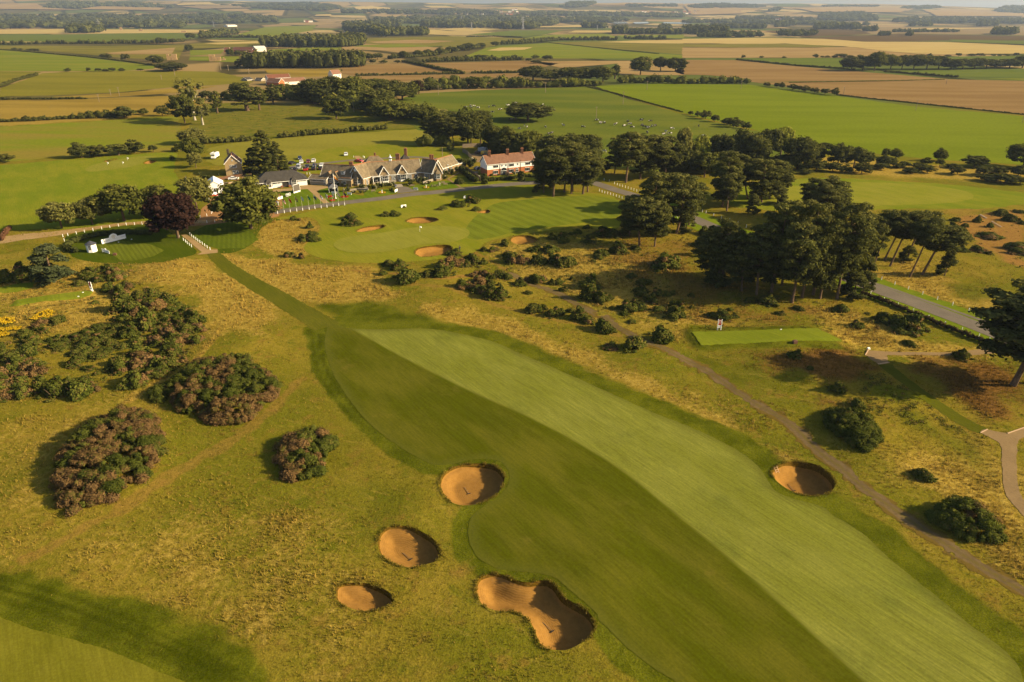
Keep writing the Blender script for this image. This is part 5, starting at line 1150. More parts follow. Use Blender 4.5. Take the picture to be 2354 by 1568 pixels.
def flowers(f, pts, label):
    P = GP(f, pts); A = np.array(P); c = A.mean(0); r = np.random.default_rng(int(abs(c[0]) * 10)); Q = r.uniform(A.min(0), A.max(0), (900, 2)); Q = Q[seg_sd(Q[:, 0], Q[:, 1], P) > 0][:90]
    z0 = hz(*c); root = empty('flower_patch', (c[0], c[1], z0), 0, label, 'flowers', 'yellow wild flower patches')
    cl = [((x - c[0], y - c[1], hz(x, y) - z0 + .35), (.3, .3, .28), 16, .10, r.uniform(.3, 1)) for x, y in Q]
    link('blossom', crown_mesh('blossom', cl, 3, 0), root, L_FLOWER)
    link('foliage', crown_mesh('flower_foliage', [((x - c[0], y - c[1], hz(x, y) - z0 + .12), (.38, .38, .3), 12, .14, .4) for x, y in Q], 4, 0), root, L_OAK)
flowers(17, [(330,660),(450,590),(560,540),(635,570),(600,630),(450,680)], 'yellow ragwort patch below the side tee, the highest one')
flowers(17, [(-80,660),(60,640),(190,650),(170,700),(60,720),(-80,730)], 'yellow flower patch at the left edge, middle one')
flowers(17, [(-60,770),(100,755),(255,748),(230,775),(60,790),(-60,800)], 'thin orange-yellow flower band at the left edge')
flowers(17, [(-60,820),(60,810),(120,830),(60,855),(-60,860)], 'lowest small yellow flower patch at the left edge')

# ------------------------------------------------------------------ hedges
hedge(1, [(-200,312),(0,310),(300,306),(700,306),(1100,300),(1265,290)], 7, 8, 'long dark hedge across the far left fields')
hedge(1, [(-60,620),(0,602),(120,560),(262,522)], 2.6, 3, 'short hedge slanting through the left crop field')
hedge(1, [(0,345),(200,360),(600,396),(900,430),(1080,458)], 1.8, 2, 'thin hedge above the green field at left')
hedge(1, [(1380,263),(1500,262),(1800,264)], 7, 8, 'hedge line left of the far round wood'); hedge(1, [(1400,262),(1480,250),(1560,240),(1640,238)], 14, 16, 'thick copse hedge left of the far round wood', L_DARK)
hedge(1, [(-100,842),(0,845),(200,838),(420,824),(620,818),(800,812)], 2.6, 4, 'thick hedge between dry meadow and green field at left'); hedge(1, [(0,690),(150,688),(300,688),(390,686),(600,684)], 1.6, 3, 'low scrub hedge in the dry meadow at left')
hedge(1, [(560,812),(740,800)], 4.0, 4, 'tall bushy end of the hedge in the dry meadow')
hedge(5, [(40,258),(250,245),(450,235),(700,215)], 2.6, 3.2, 'hedge behind the motorhome meadow, left stretch', L_HEDGE); hedge(5, [(1080,180),(1400,150),(1700,125),(1975,108)], 2.6, 3.2, 'hedge behind the club meadow, middle stretch', L_HEDGE); hedge(5, [(2030,95),(2354,70),(2500,60)], 2.6, 3.2, 'hedge behind the club meadow, right stretch', L_HEDGE)
hedge(2, [(420,428),(560,455),(700,488),(845,512)], 3, 4, 'hedge slanting between two brown stubble fields'); hedge(2, [(100,526),(420,520),(850,510)], 2.5, 3, 'hedge along the foot of the left brown stubble'); hedge(2, [(900,507),(1250,503),(1530,496)], 2.5, 3, 'hedge along the foot of the right brown stubble')
hedge(2, [(330,407),(640,387),(830,347),(990,326)], 5, 7, 'overgrown hedge under the far hedgerow trees'); hedge(2, [(570,430),(800,425),(1000,420),(1255,416)], 5.5, 7, 'bushy hedge above the right brown stubble')
hedge(2, [(1100,310),(1230,305),(1290,300),(1500,282),(1900,280)], 8, 9, 'tree-lined hedge curving across the far fields', L_DARK); hedge(2, [(1960,272),(2100,274),(2230,274)], 8, 9, 'short tree-lined hedge in the far middle', L_DARK)
hedge(2, [(1430,297),(1800,336),(2190,374)], 1.2, 2, 'thin hedge slanting through the far pastures'); hedge(2, [(860,258),(1050,254),(1250,262)], 3, 4, 'low hedge under the far deep green field')
hedge(2, [(560,622),(760,616),(1000,610),(1260,606),(1600,600),(1800,590)], 6, 9, 'broad scrub belt behind the cow pasture', L_OAK, wob=.5); hedge(2, [(600,595),(900,580),(1260,580)], 6, 10, 'second scrub belt farther behind the cow pasture', L_OAK, wob=.5)
hedge(2, [(1920,575),(2100,572),(2360,580)], 6, 9, 'scrub thicket behind the fence, left part', L_OAK, wob=.4); hedge(3, [(0,580),(200,578),(460,578)], 5.5, 9, 'scrub thicket behind the bright field, right part', L_OAK, wob=.4)
hedge(2, [(1690,600),(1900,650),(2100,708),(2354,776)], .8, .9, 'low rough fence line hedge between pasture and bright field'); hedge(3, [(370,416),(600,438),(800,458),(1000,472),(1190,487)], 2, 3, 'low hedge between green and brown fields at right')
hedge(3, [(1390,500),(1600,515),(1900,537)], 2.2, 3, 'low hedge under the right deep green field'); hedge(3, [(1060,658),(1300,685),(1600,716),(1900,748),(2354,795),(2700,830)], .9, 1.4, 'rough margin hedge between brown stubble and bright field')
hedge(3, [(740,573),(1050,568),(1400,562),(1800,552)], .9, 2, 'grassy baulk hedge between two brown stubbles', L_PALE); hedge(11, [(660,600),(900,690),(1200,810),(1500,940),(1800,1060),(2000,1130),(2200,1200)], 1.0, 1.1, 'brown low hedge along the asphalt road', leafmat('withered_hedge_foliage', [(0, (.04,.032,.016)), (.5, (.075,.055,.026)), (1, (.12,.085,.04))]), group='roadside hedges', wob=.2)
hedge(4, [(700,1345),(760,1290),(900,1250),(1050,1215),(1250,1195),(1400,1195),(1590,1205)], 1.5, 1.7, 'dark curved clipped hedge behind the first tee board', L_YEW, group='clipped hedges', wob=.08, step=.6); hedge(4, [(700,1350),(720,1375),(790,1390)], 1.5, 1.7, 'end of the clipped hedge behind the white hut', L_YEW, group='clipped hedges', wob=.06, step=.5)
t = NT('clipped_hedge'); n1 = t.noise(t.pos(), 2.2, 4, .7); M_CLIP = t.diffuse(t.mix(t.ramp(n1, .3, .7), (.024,.030,.008), (.065,.068,.018)), t.bump(n1, .12, 1))
def box_hedge(f, pts, h, w, label):
    hedge(f, pts, h, w, label, L_YEW, 'clipped_hedge', .05, 'clipped hedges', .45)
box_hedge(19, [(790,1310),(1000,1290),(1250,1270),(1560,1250)], 1.6, 1.5, 'clipped hedge in front of the terrace garden')
box_hedge(19, [(1590,1230),(1730,1210)], 1.3, 1.3, 'lower clipped hedge between the two columnar yews'); box_hedge(19, [(1960,1170),(2200,1170),(2400,1150)], 1.3, 1.4, 'clipped hedge in shade right of the big yew')
box_hedge(19, [(150,1170),(300,1270),(440,1340)], 2.2, 2.4, 'stout clipped hedge at the side garden'); box_hedge(19, [(0,1060),(160,1130)], 2.0, 2.0, 'clipped hedge behind the stout one'); box_hedge(18, [(2090,560),(2200,640)], 1.8, 2.0, 'clipped hedge beside the right wing'); box_hedge(19, [(380,1180),(600,1160)], 1.2, 1.2, 'low clipped hedge behind the small goal')
box_hedge(18, [(2020,430),(2120,430),(2220,430)], 1.8, 2.2, 'block hedge behind the right wing'); box_hedge(5, [(20,720),(170,725)], 1.3, 1.4, 'clipped hedge behind the white marquee'); 
def yew(f, x, yb, yt, w, label, round_=False):
    gx, gy = G(f, x, yb); h = height_for(gx, gy, toV(f, x, yt)[1]) - hz(gx, gy); wm = w / FR[f][2] / 1.7407 / px_m(gx, gy)
    r = random.Random(int(x)); cl = []; gy += wm * .4
    for k in range(70):
        s = r.random(); a = r.uniform(0, 6.28); env = wm / 2 * (math.sqrt(max(0, 1 - s ** (2 if round_ else 5)))) * .86
        cl.append(((math.cos(a) * env, math.sin(a) * env, max(.15, h * s * .94)), (.42, .42, .42), 46, .15, .35 + .3 * s + r.uniform(-.1, .1)))
    root = empty('clipped_yew', (gx, gy, hz(gx, gy)), 0, label, 'shrub', 'clipped yews')
    link('crown', crown_mesh('yew_crown', cl, int(x), .9, .7), root, L_YEW)
    MB().lathe([(wm * .40, .1), (wm * .42, h * .4), (wm * .34, h * .75), (wm * .12, h * .93)] if not round_ else [(wm * .42, .08), (wm * .36, h * .5), (wm * .1, h * .9)], 12).build('trunk', M_CLIP, root)
yew(19, 685, 1395, 1065, 190, 'dark columnar clipped yew left of the terrace hedge'); yew(19, 1845, 1310, 990, 235, 'broad egg-shaped clipped yew right of the terrace hedge'); yew(18, 2050, 840, 745, 195, 'low cushion-shaped clipped yew on the side lawn', True)

hedge(7, [(-40,360),(150,350),(330,352)], 5, 7, 'leafy understorey behind the clubhouse lawn', L_OAK, wob=.5, group='understorey'); hedge(7, [(640,420),(760,440),(900,450),(1100,450)], 6, 7, 'leafy understorey behind the terrace', L_DARK, wob=.5, group='understorey')
hedge(8, [(700,650),(1000,660),(1250,620),(1500,590),(1800,560),(2100,600)], 6, 8, 'leafy understorey of the grove beyond the road', L_DARK, wob=.5, group='understorey'); hedge(2, [(20,720),(250,800),(450,810),(700,860),(900,870)], 8, 12, 'leafy understorey of the wood left of the pasture', L_OAK, wob=.5, group='understorey'); hedge(7, [(1240,520),(1500,520),(1780,510)], 7, 9, 'leafy understorey behind the road bend pines', L_DARK, wob=.4, group='understorey'); hedge(1, [(1560,690),(1800,700),(2000,690),(2200,720),(2354,740)], 6, 10, 'leafy understorey of the scrub trees at left', L_OAK, wob=.6, group='understorey')
# ------------------------------------------------------------------ far woods (read as masses)
wood(1, [(1795,325),(1830,328),(2100,330),(2354,330),(2500,318),(2500,304),(2100,304),(1800,310)], 19, 'dark round-crowned far wood left of centre', cap=330)
wood(1, [(1690,478),(1900,474),(2354,474),(2480,466),(2480,450),(2100,448),(1690,460)], 17, 'dark far pine plantation', L_PINE, cap=330)
wood(2, [(0,468),(100,466),(158,462),(150,450),(0,450)], 17, 'right end of the far pine plantation', L_PINE, cap=60); wood(2, [(0,300),(120,298),(166,294),(150,280),(0,282)], 19, 'right end of the dark round-crowned wood', cap=60)
wood(2, [(20,218),(310,258),(300,232),(120,205),(20,205)], 24, 'far wood on the skyline side, left', cap=150); wood(2, [(320,250),(450,248),(612,248),(600,236),(330,236)], 22, 'far flat-topped wood', cap=120); wood(2, [(20,205),(400,196),(400,178),(20,185)], 26, 'farther wood behind the flat-topped one', cap=160)
wood(1, [(-300,205),(0,203),(460,198),(700,200),(1000,200),(1280,198),(1220,150),(900,140),(400,140),(0,150),(-300,150)], 24, 'great dark far forest at left', cap=420, w=26)
wood(1, [(460,232),(600,232),(700,226),(690,205),(520,205)], 22, 'dark copse in front of the far forest', cap=90)
wood(1, [(-200,120),(300,120),(800,115),(1150,120),(1500,110),(1900,130),(1900,160),(1300,170),(-200,150)], 22, 'hazy far forest below the hills at left', cap=420, w=30)
wood(2, [(240,165),(600,168),(930,195),(1080,200),(1300,205),(1500,160),(1700,160),(2000,165),(1950,140),(1200,130),(500,130),(250,140)], 24, 'long dark far forest belt in the middle', cap=420, w=28)
wood(2, [(560,195),(930,197),(930,180),(560,182)], 24, 'dark far wood block in the middle', cap=110); wood(2, [(1070,203),(1310,205),(1300,185),(1080,185)], 24, 'dark far wood block right of the middle', cap=90)
wood(2, [(1655,198),(1820,198),(1810,188),(1665,188)], 22, 'small rounded far copse', cap=60); wood(2, [(1870,238),(1970,236),(1960,222),(1880,222)], 22, 'bushy far copse', cap=60); wood(2, [(1980,238),(2354,240),(2354,232),(1980,230)], 16, 'dark far tree row', cap=120); wood(2, [(2190,212),(2270,212),(2260,202),(2195,202)], 20, 'tiny far copse', cap=24)
wood(3, [(0,240),(300,246),(290,228),(0,226)], 24, 'dark far plantation at right of the middle', cap=130); wood(3, [(200,197),(560,202),(560,192),(200,190)], 18, 'far tree row on the right plain', cap=120); wood(3, [(640,192),(780,182),(770,172),(650,180)], 26, 'far dark knoll of trees', cap=50)
wood(3, [(900,205),(1220,208),(1210,196),(940,194)], 22, 'dark far wood block at right', cap=120); wood(3, [(1240,220),(1345,220),(1330,212),(1250,212)], 16, 'low dark far copse at right', cap=30); wood(3, [(660,250),(800,256),(920,248),(910,238),(680,238)], 14, 'far bushy row at right', cap=70)
wood(3, [(100,262),(230,262),(440,262),(560,256),(440,246),(150,250)], 14, 'scattered far trees by the green strip', cap=50); wood(3, [(1350,250),(1425,250),(1420,244),(1360,244)], 12, 'small far clump on dark earth', cap=18); wood(3, [(1540,252),(1585,252),(1580,246),(1545,246)], 14, 'tiny far clump on dark earth', cap=10)
wood(3, [(1455,225),(1900,225),(1900,221),(1455,221)], 10, 'thin far hedge row of trees', cap=70); wood(3, [(2130,242),(2300,244),(2290,232),(2140,232)], 20, 'far copse near the right edge', cap=60); wood(3, [(1535,182),(1620,182),(1690,186),(1720,184),(1600,174)], 18, 'hazy far copse at right', cap=50); wood(3, [(2035,187),(2170,187),(2160,172),(2045,172)], 24, 'hazy rounded far wood at right', cap=70)
wood(3, [(1430,158),(1700,166),(2000,164),(2354,168),(2600,170),(2600,150),(2000,140),(1500,140)], 22, 'hazy long far wood below the hills at right', cap=330); wood(3, [(930,140),(960,105),(1200,98),(1330,112),(1340,145),(1100,150)], 22, 'hazy hillside wood at right', cap=220); wood(3, [(370,140),(560,140),(800,145),(900,150),(900,138),(560,128),(370,130)], 18, 'hazy far tree line right of the middle', cap=160)
wood(3, [(0,165),(140,160),(400,165),(650,170),(1000,178),(1300,180),(1000,166),(400,152),(0,150)], 18, 'hazy far hedgerow trees on the right plain', cap=240); wood(3, [(40,58),(60,40),(250,34),(400,36),(580,50),(260,64)], 20, 'wood on the far ridge, left of the gap', cap=160); wood(3, [(590,84),(620,68),(670,64),(680,78)], 18, 'small wood on the far hillside', cap=40); wood(3, [(1480,64),(1560,52),(1760,50),(1770,58),(1560,66)], 18, 'wood on the far ridge at right', cap=90)
wood(3, [(2150,78),(2200,62),(2280,56),(2420,60),(2420,100),(2250,96)], 24, 'dark wooded dome at the far right ridge', cap=220); wood(3, [(960,52),(1340,50),(1350,44),(970,44)], 16, 'thin wood on the far ridge', cap=90); wood(2, [(1500,50),(1560,30),(1700,22),(1750,36),(1640,60)], 20, 'wooded fold in the far hills', cap=150); wood(2, [(0,95),(500,100),(900,105),(1100,100),(1000,80),(500,80),(0,78)], 18, 'hazy woods around the far village', cap=260)
wood(2, [(1200,110),(1700,112),(2354,125),(2354,105),(1800,95),(1300,90)], 18, 'hazy woods below the far right hills', cap=260); wood(2, [(1960,40),(2300,36),(2310,48),(2000,50)], 16, 'dark wood on the far hillside in the middle', cap=90); wood(1, [(320,60),(350,30),(500,20),(900,30),(1200,55),(1150,62),(700,50),(500,68)], 20, 'dark wood climbing the left hills', cap=260); wood(1, [(1530,40),(1750,40),(2100,20),(2300,40),(2354,70),(2100,80),(1900,70)], 18, 'dark woods on the left far hills', cap=220)
# ================================================================== BUILDINGS
def wallmat(name, ca, cb, rows=0.0, mortar=None):
    t = NT(name); n1 = t.noise(t.obj(), 1.2, 4, .65); col = t.mix(t.ramp(n1, .3, .7), ca, cb)
    if rows:
        bk = t.n('TexBrick'); t.put(bk.inputs['Vector'], t.obj((1, 1, 1))); 
        mp = t.n('Mapping'); t.put(mp.inputs['Vector'], t.n('TexCoord').outputs['Object']); mp.inputs['Rotation'].default_value = (math.pi / 2, 0, 0)
        t.put(bk.inputs['Vector'], mp.outputs[0]); bk.inputs['Scale'].default_value = rows
        t.put(bk.inputs['Color1'], ca); t.put(bk.inputs['Color2'], cb); t.put(bk.inputs['Mortar'], mortar or ca)
        col = t.mix(.6, col, bk.outputs['Color'])
    return t.principled(col, .9, t.bump(n1, .02, .6), .15)
def roofmat(name, ca, cb, cc, pitch=.25):
    t = NT(name); n1 = t.noise(t.obj((1, 1, .35)), .8, 5, .7); n2 = t.noise(t.obj((6, 6, .5)), 1.0, 3)
    wv = t.n('TexWave', wave_type='BANDS', bands_direction='Z'); t.put(wv.inputs['Vector'], t.obj()); wv.inputs['Scale'].default_value = .314 / pitch; wv.inputs['Distortion'].default_value = .4
    col = t.mix(t.ramp(n1, .32, .68), ca, cb); col = t.mix(t.ramp(n2, .5, .75, 0, .6), col, cc)
    col = t.mix(.25, col, t.mix(wv.outputs['Fac'], (.5,.5,.5), (1.2,1.2,1.2)), 'MULTIPLY')
    return t.principled(col, .9, t.bump(wv.outputs['Fac'], .03, .6), .2)
B_CLUB = wallmat('club_pebbledash', (.20,.14,.075), (.29,.205,.11))
B_STONE = wallmat('buff_brick', (.26,.18,.085), (.34,.24,.12), 4, (.3,.24,.16))
B_RED = wallmat('red_brick', (.30,.095,.032), (.38,.13,.05), 5, (.32,.16,.09))
B_WHITE = wallmat('white_render', (.72,.70,.66), (.80,.78,.74))
B_GREY = wallmat('grey_stone', (.20,.17,.13), (.32,.27,.20), 3, (.3,.27,.22))
R_SLATE = roofmat('lichened_stone_slates', (.105,.080,.048), (.205,.158,.095), (.26,.195,.11))
R_DARK = roofmat('dark_bitumen_slates', (.040,.036,.032), (.062,.055,.046), (.075,.065,.055))
R_TILE = roofmat('red_clay_tiles', (.15,.075,.045), (.215,.108,.066), (.13,.075,.05), .3)
R_FARM = roofmat('farm_pantiles', (.12,.045,.027), (.17,.065,.036), (.10,.05,.035), .4)
M_WPAINT = paint('white_gloss_paint', (.80,.79,.75), .4, .05)
M_RIDGE = paint('orange_ridge_tiles', (.34,.15,.06), .85, .2)
t = NT('window_glass'); MATS['glass'] = t.principled((.018,.020,.022), .08, None, .6); M_GLASS = MATS['glass']
M_DARKIN = paint('near_black_and_painted_shade', (.03,.025,.02), .8)  # near-black of small dark parts; also the shop entrance's painted shade
M_BRICKC = wallmat('chimney_brick', (.17,.075,.042), (.24,.11,.06))
class Frame:
    """wall frame: x along the wall, y outwards, z up"""
    def __init__(s, p, q, z=0.0):
        s.p = np.array(p, float); d = np.array(q, float) - s.p; s.L = float(np.hypot(*d)); s.d = d / s.L; s.n = np.array([s.d[1], -s.d[0]]); s.z = z; s.rz = math.atan2(s.d[1], s.d[0])
    def __call__(s, x, y, z): q = s.p + s.d * x + s.n * y; return (q[0], q[1], s.z + z)
def quadslab(mb, a, b, c, d, t_):
    """slab with top face a b c d and thickness t_ downwards"""
    A = [Vector(v) for v in (a, b, c, d)]; n = (A[1] - A[0]).cross(A[3] - A[0]).normalized()
    if n.z < 0: n = -n
    lo = [v - n * t_ for v in A]
    mb.add(A + lo, [(0,1,2,3),(7,6,5,4),(0,4,5,1),(1,5,6,2),(2,6,7,3),(3,7,4,0)])
def block(root, p, q, depth, ze, zr, wm, rm, hip=0.0, over=.35, ridge=True, base=-.3, split=None, gz0=None):
    """one range: front wall p-q, body behind it, gabled or hipped roof"""
    F = Frame(p, q, 0.0); L = F.L; mb = MB(); r0 = root.location; off = lambda v: (v[0] - r0[0], v[1] - r0[1], v[2])
    def P_(x, y, z): return off(F(x, -y, z))
    h = depth / 2
    def body(z0, z1, mat, nm):
        m = MB(); m.add([P_(0,0,z0),P_(L,0,z0),P_(L,depth,z0),P_(0,depth,z0),P_(0,0,z1),P_(L,0,z1),P_(L,depth,z1),P_(0,depth,z1)],
                        [(0,1,5,4),(1,2,6,5),(2,3,7,6),(3,0,4,7),(4,5,6,7)])
        if not hip and z1 >= ze - .01:
            zz = zr - .1
            m.add([P_(0,0,ze),P_(0,depth,ze),P_(0,h,zz)], [(0,2,1)]); m.add([P_(L,0,ze),P_(L,depth,ze),P_(L,h,zz)], [(0,1,2)])
        return m.build(nm, mat, root)
    if split:
        body(base, split[0], wm, 'wall'); body(split[0] + .002, ze, split[1], 'upper_wall')
    else: body(base, ze, wm, 'wall')
    m = MB(); k = over * (zr - ze) / h; o = over
    if not hip:
        quadslab(m, P_(-o,-o,ze-k+.1), P_(L+o,-o,ze-k+.1), P_(L+o,h,zr+.1), P_(-o,h,zr+.1), .14); quadslab(m, P_(L+o,depth+o,ze-k+.1), P_(-o,depth+o,ze-k+.1), P_(-o,h,zr+.1), P_(L+o,h,zr+.1), .14)
        ra, rb = -o, L + o
    else:
        zt = zr + .1; zb = ze - k + .1
        V_ = [P_(-o,-o,zb),P_(L+o,-o,zb),P_(L+o,depth+o,zb),P_(-o,depth+o,zb),P_(hip,h,zt),P_(L-hip,h,zt)]
        m.add(V_, [(0,1,5,4),(1,2,5),(2,3,4,5),(3,0,4),(3,2,1,0)]); ra, rb = hip, L - hip
    roof = m.build('roof', rm, root)
    if ridge and rb > ra: MB().bar(P_(ra, h, zr + .13), P_(rb, h, zr + .13), .28, .16).build('ridge_tile', M_RIDGE, roof)
    g = MB(); g.bar(P_(-o, -o - .02, ze - k - .02), P_(L + o, -o - .02, ze - k - .02), .12, .16); g.build('gutter', M_WPAINT, roof)
    if not hip:
        for x in (-o - .03, L + o + .03):
            mm = MB(); mm.bar(P_(x, -o, ze - k), P_(x, h, zr + .02), .06, .22); mm.bar(P_(x, depth + o, ze - k), P_(x, h, zr + .02), .06, .22); mm.build('bargeboard', M_WPAINT, roof)
    return F
def window(root, F, x, z, w, h, nx=2, nz=2, name='window', depth=.08, mat=None, arch=False):
    """white frame with glazing bars, glass behind"""
    r0 = root.location; mb = MB()
    def P_(a, y, b): v = F(a, y, b); return (v[0] - r0[0], v[1] - r0[1], v[2])
    bw = .10
    for a in (x - w / 2, x + w / 2): mb.bar(P_(a, depth, z), P_(a, depth, z + h), bw, .1)
    for b in (z, z + h): mb.bar(P_(x - w / 2, depth, b), P_(x + w / 2, depth, b), .1, bw)
    for i in range(1, nx): a = x - w / 2 + w * i / nx; mb.bar(P_(a, depth, z), P_(a, depth, z + h), .06, .06)
    for i in range(1, nz): b = z + h * i / nz; mb.bar(P_(x - w / 2, depth, b), P_(x + w / 2, depth, b), .06, .06)
    if arch:
        pts = [P_(x + math.cos(a) * w / 2, depth, z + h + math.sin(a) * w / 2) for a in np.linspace(0, math.pi, 9)]
        mb.tube(pts, .06, 5); mb.bar(P_(x, depth, z + h), P_(x, depth, z + h + w / 2), .06)
    o = mb.build(name, mat or M_WPAINT, root)
    gm = MB(); gm.add([P_(x - w / 2, .03, z), P_(x + w / 2, .03, z), P_(x + w / 2, .03, z + h), P_(x - w / 2, .03, z + h)], [(0, 1, 2, 3)])
    if arch: gm.add([P_(x, .03, z + h)] + [P_(x + math.cos(a) * w / 2, .03, z + h + math.sin(a) * w / 2) for a in np.linspace(0, math.pi, 9)], [(0, i, i + 1) for i in range(1, 9)])
    gm.build('pane', M_GLASS, o)
    return o
def chimney(root, x, y, z0, z1, w=.8, d=.7, pots=2, mat=None):
    r0 = root.location; m = MB(); m.box((x - r0[0], y - r0[1], (z0 + z1) / 2), (w, d, z1 - z0)); m.box((x - r0[0], y - r0[1], z1 - .1), (w + .2, d + .2, .22))
    o = m.build('chimney', mat or M_BRICKC, root)
    for i in range(pots):
        p_ = MB().lathe([(.13, 0), (.11, .35), (.14, .42)], 8, (x - r0[0] + (i - (pots - 1) / 2) * .38, y - r0[1], z1)); p_.build('chimney_pot', M_RIDGE, o)
    return o
def bay(root, F, x, w, z0, z1, proj, roof, zr, wm, nseg=3, glassz=(.25, .95), wall_to=.9):
    """projecting bay: canted plan, band of windows, little hipped roof"""
    r0 = root.location
    pl = [(-w / 2, 0), (-w / 2 * .62, proj), (w / 2 * .62, proj), (w / 2, 0)]
    def W(a, y, z): v = F(x + a, y, z); return (v[0] - r0[0], v[1] - r0[1], v[2])
    m = MB(); n = len(pl)
    for i in range(n - 1):
        a, b = pl[i], pl[i + 1]; m.add([W(*a, z0), W(*b, z0), W(*b, wall_to), W(*a, wall_to)], [(0, 1, 2, 3)])
    o = m.build('bay_base', wm, root)
    for i in range(n - 1):
        a, b = np.array(pl[i]), np.array(pl[i + 1]); pa = F(x + a[0], a[1], 0); pb = F(x + b[0], b[1], 0)
        FF = Frame(pa[:2], pb[:2], F.z); L = FF.L
        window(root, FF, L / 2, wall_to, L - .08, z1 - wall_to, 2 if L < 1.6 else 3, 2, 'bay_window', .04)
    m = MB(); e = .25
    top = [W(a * 1.0 + (e if a > 0 else -e), y + (e if y else 0), z1) for a, y in pl] + [W(0, .0, zr)]
    m.add(top, [(0, 1, 4), (1, 2, 4), (2, 3, 4), (3, 2, 1, 0)]); m.build('bay_roof', roof, root)
# ------------------------------------------------------------------ clubhouse
cr = empty('clubhouse', (-50, 290, 0), 0, 'long rambling clubhouse with grey slate roofs and white bay windows', 'building')
E_ = (-60.9, 279.9); A_ = (-58.6, 284.4); B_ = (-38.5, 292.4); C_ = (-33.4, 290.2); ZR = 7.8
Fm = block(cr, (-60.4, 283.7), B_, 8.6, 3.3, ZR, B_CLUB, R_SLATE)
Fb = block(cr, (-39.6, 292.9), C_, 8.2, 3.3, ZR - .05, B_CLUB, R_SLATE)
Fl = block(cr, E_, (-56.5, 288.5), 7.3, 3.3, ZR, B_CLUB, R_SLATE)
Fg = block(cr, (-29.7, 291.5), (-32.4, 299.0), 4.2, 3.3, ZR - .1, B_CLUB, R_SLATE)
Fw = block(cr, (-31.0, 299.5), (-24.4, 311.3), 6.6, 3.2, 6.4, B_CLUB, R_SLATE)
block(cr, (-24.9, 310.5), (-23.0, 313.6), 5.2, 2.8, 3.2, B_CLUB, R_DARK, .6)
Fd = block(cr, (-79.0, 283.4), (-66.2, 280.4), 8.4, 3.0, 7.3, B_CLUB, R_SLATE)
Fx = block(cr, (-71.0, 279.6), (-65.4, 278.1), 2.6, 2.9, 3.15, B_CLUB, R_DARK, .8)
Fp = block(cr, (-83.6, 283.0), (-76.2, 280.9), 5.0, 2.5, 3.6, B_GREY, R_SLATE)
block(cr, (-64.5, 299.0), (-54.4, 301.6), 9.0, 3.6, 7.4, B_CLUB, R_SLATE, 3.2)
block(cr, (-49.0, 304.0), (-43.6, 306.2), 5.6, 4.0, 7.8, B_CLUB, R_DARK, 2.6)
block(cr, (-75.0, 290.5), (-68.5, 289.0), 6.0, 3.2, 6.0, B_CLUB, R_SLATE); block(cr, (-66.5, 287.5), (-62.2, 292.0), 5.0, 3.4, 6.4, B_CLUB, R_SLATE)
for s_ in (7.6, 15.3):      # two gables rising from the front wall
    w_ = 4.0; a = Fm(s_ - w_ / 2, .06, 3.1); b = Fm(s_ + w_ / 2, .06, 3.1); c = Fm(s_, .06, 6.5); bk = Fm(s_, -3.4, 6.5); r0 = cr.location
    o_ = lambda v: (v[0] - r0[0], v[1] - r0[1], v[2])
    g = MB().add([o_(a), o_(b), o_(c), o_(Fm(s_ - w_ / 2, -.1, 3.1)), o_(Fm(s_ + w_ / 2, -.1, 3.1))], [(0, 1, 2)]).build('gable', B_CLUB, cr)
    m = MB(); quadslab(m, o_(Fm(s_ - w_ / 2 - .3, .35, 2.95)), o_(Fm(s_, .35, 6.62)), o_(Fm(s_, -3.5, 6.62)), o_(Fm(s_ - w_ / 2 - .3, -.1, 2.95)), .12)
    quadslab(m, o_(Fm(s_, .35, 6.62)), o_(Fm(s_ + w_ / 2 + .3, .35, 2.95)), o_(Fm(s_ + w_ / 2 + .3, -.1, 2.95)), o_(Fm(s_, -3.5, 6.62)), .12); m.build('gable_roof', R_SLATE, g)
    m = MB(); m.bar(o_(Fm(s_ - w_ / 2 - .3, .38, 2.85)), o_(Fm(s_, .38, 6.55)), .06, .24); m.bar(o_(Fm(s_ + w_ / 2 + .3, .38, 2.85)), o_(Fm(s_, .38, 6.55)), .06, .24); m.build('bargeboard', M_WPAINT, g)
    window(cr, Fm, s_, 4.3, .8, .6, 3, 1, 'attic_vent', .1, M_DARKIN)
    bay(cr, Fm, s_ + .2, 3.7, -.2, 2.85, 1.1, R_SLATE, 3.1, M_WPAINT, wall_to=.75)
for x_, w_ in ((11.6, 1.7), (18.4, 1.7)): window(cr, Fm, x_, .1, w_, 2.3, 4, 4, 'french_window')
window(cr, Fm, 21.2, .1, .95, 2.2, 1, 2, 'door'); window(cr, Fm, 4.2, .1, 2.6, 2.2, 3, 2, 'entrance_door')
m = MB(); r0 = cr.location
for x_ in (2.7, 5.7): v = Fm(x_, 1.2, 0); m.tube([(v[0] - r0[0], v[1] - r0[1], -.2), (v[0] - r0[0], v[1] - r0[1], 2.6)], .14, 8)
m.build('porch_column', M_WPAINT, cr)
m = MB(); pr = [(2.3, 2.55), (3.0, 2.85), (4.2, 3.0), (5.4, 2.85), (6.1, 2.55)]
for (xa, za), (xb, zb) in zip(pr, pr[1:]): quadslab(m, *[(v[0] - r0[0], v[1] - r0[1], v[2]) for v in (Fm(xa, 1.5, za), Fm(xb, 1.5, zb), Fm(xb, 0, zb), Fm(xa, 0, za))], .12)
m.build('porch_canopy', R_SLATE, cr)
m = MB()
for (xa, za), (xb, zb) in zip(pr, pr[1:]): m.bar(*[(v[0] - r0[0], v[1] - r0[1], v[2]) for v in (Fm(xa, 1.53, za), Fm(xb, 1.53, zb))], .08, .2)
m.build('canopy_trim', M_WPAINT, cr)
window(cr, Fb, 3.6, .15, 1.5, 2.3, 3, 3); window(cr, Fl, 2.6, .1, 1.1, 2.2, 2, 4, 'french_window')
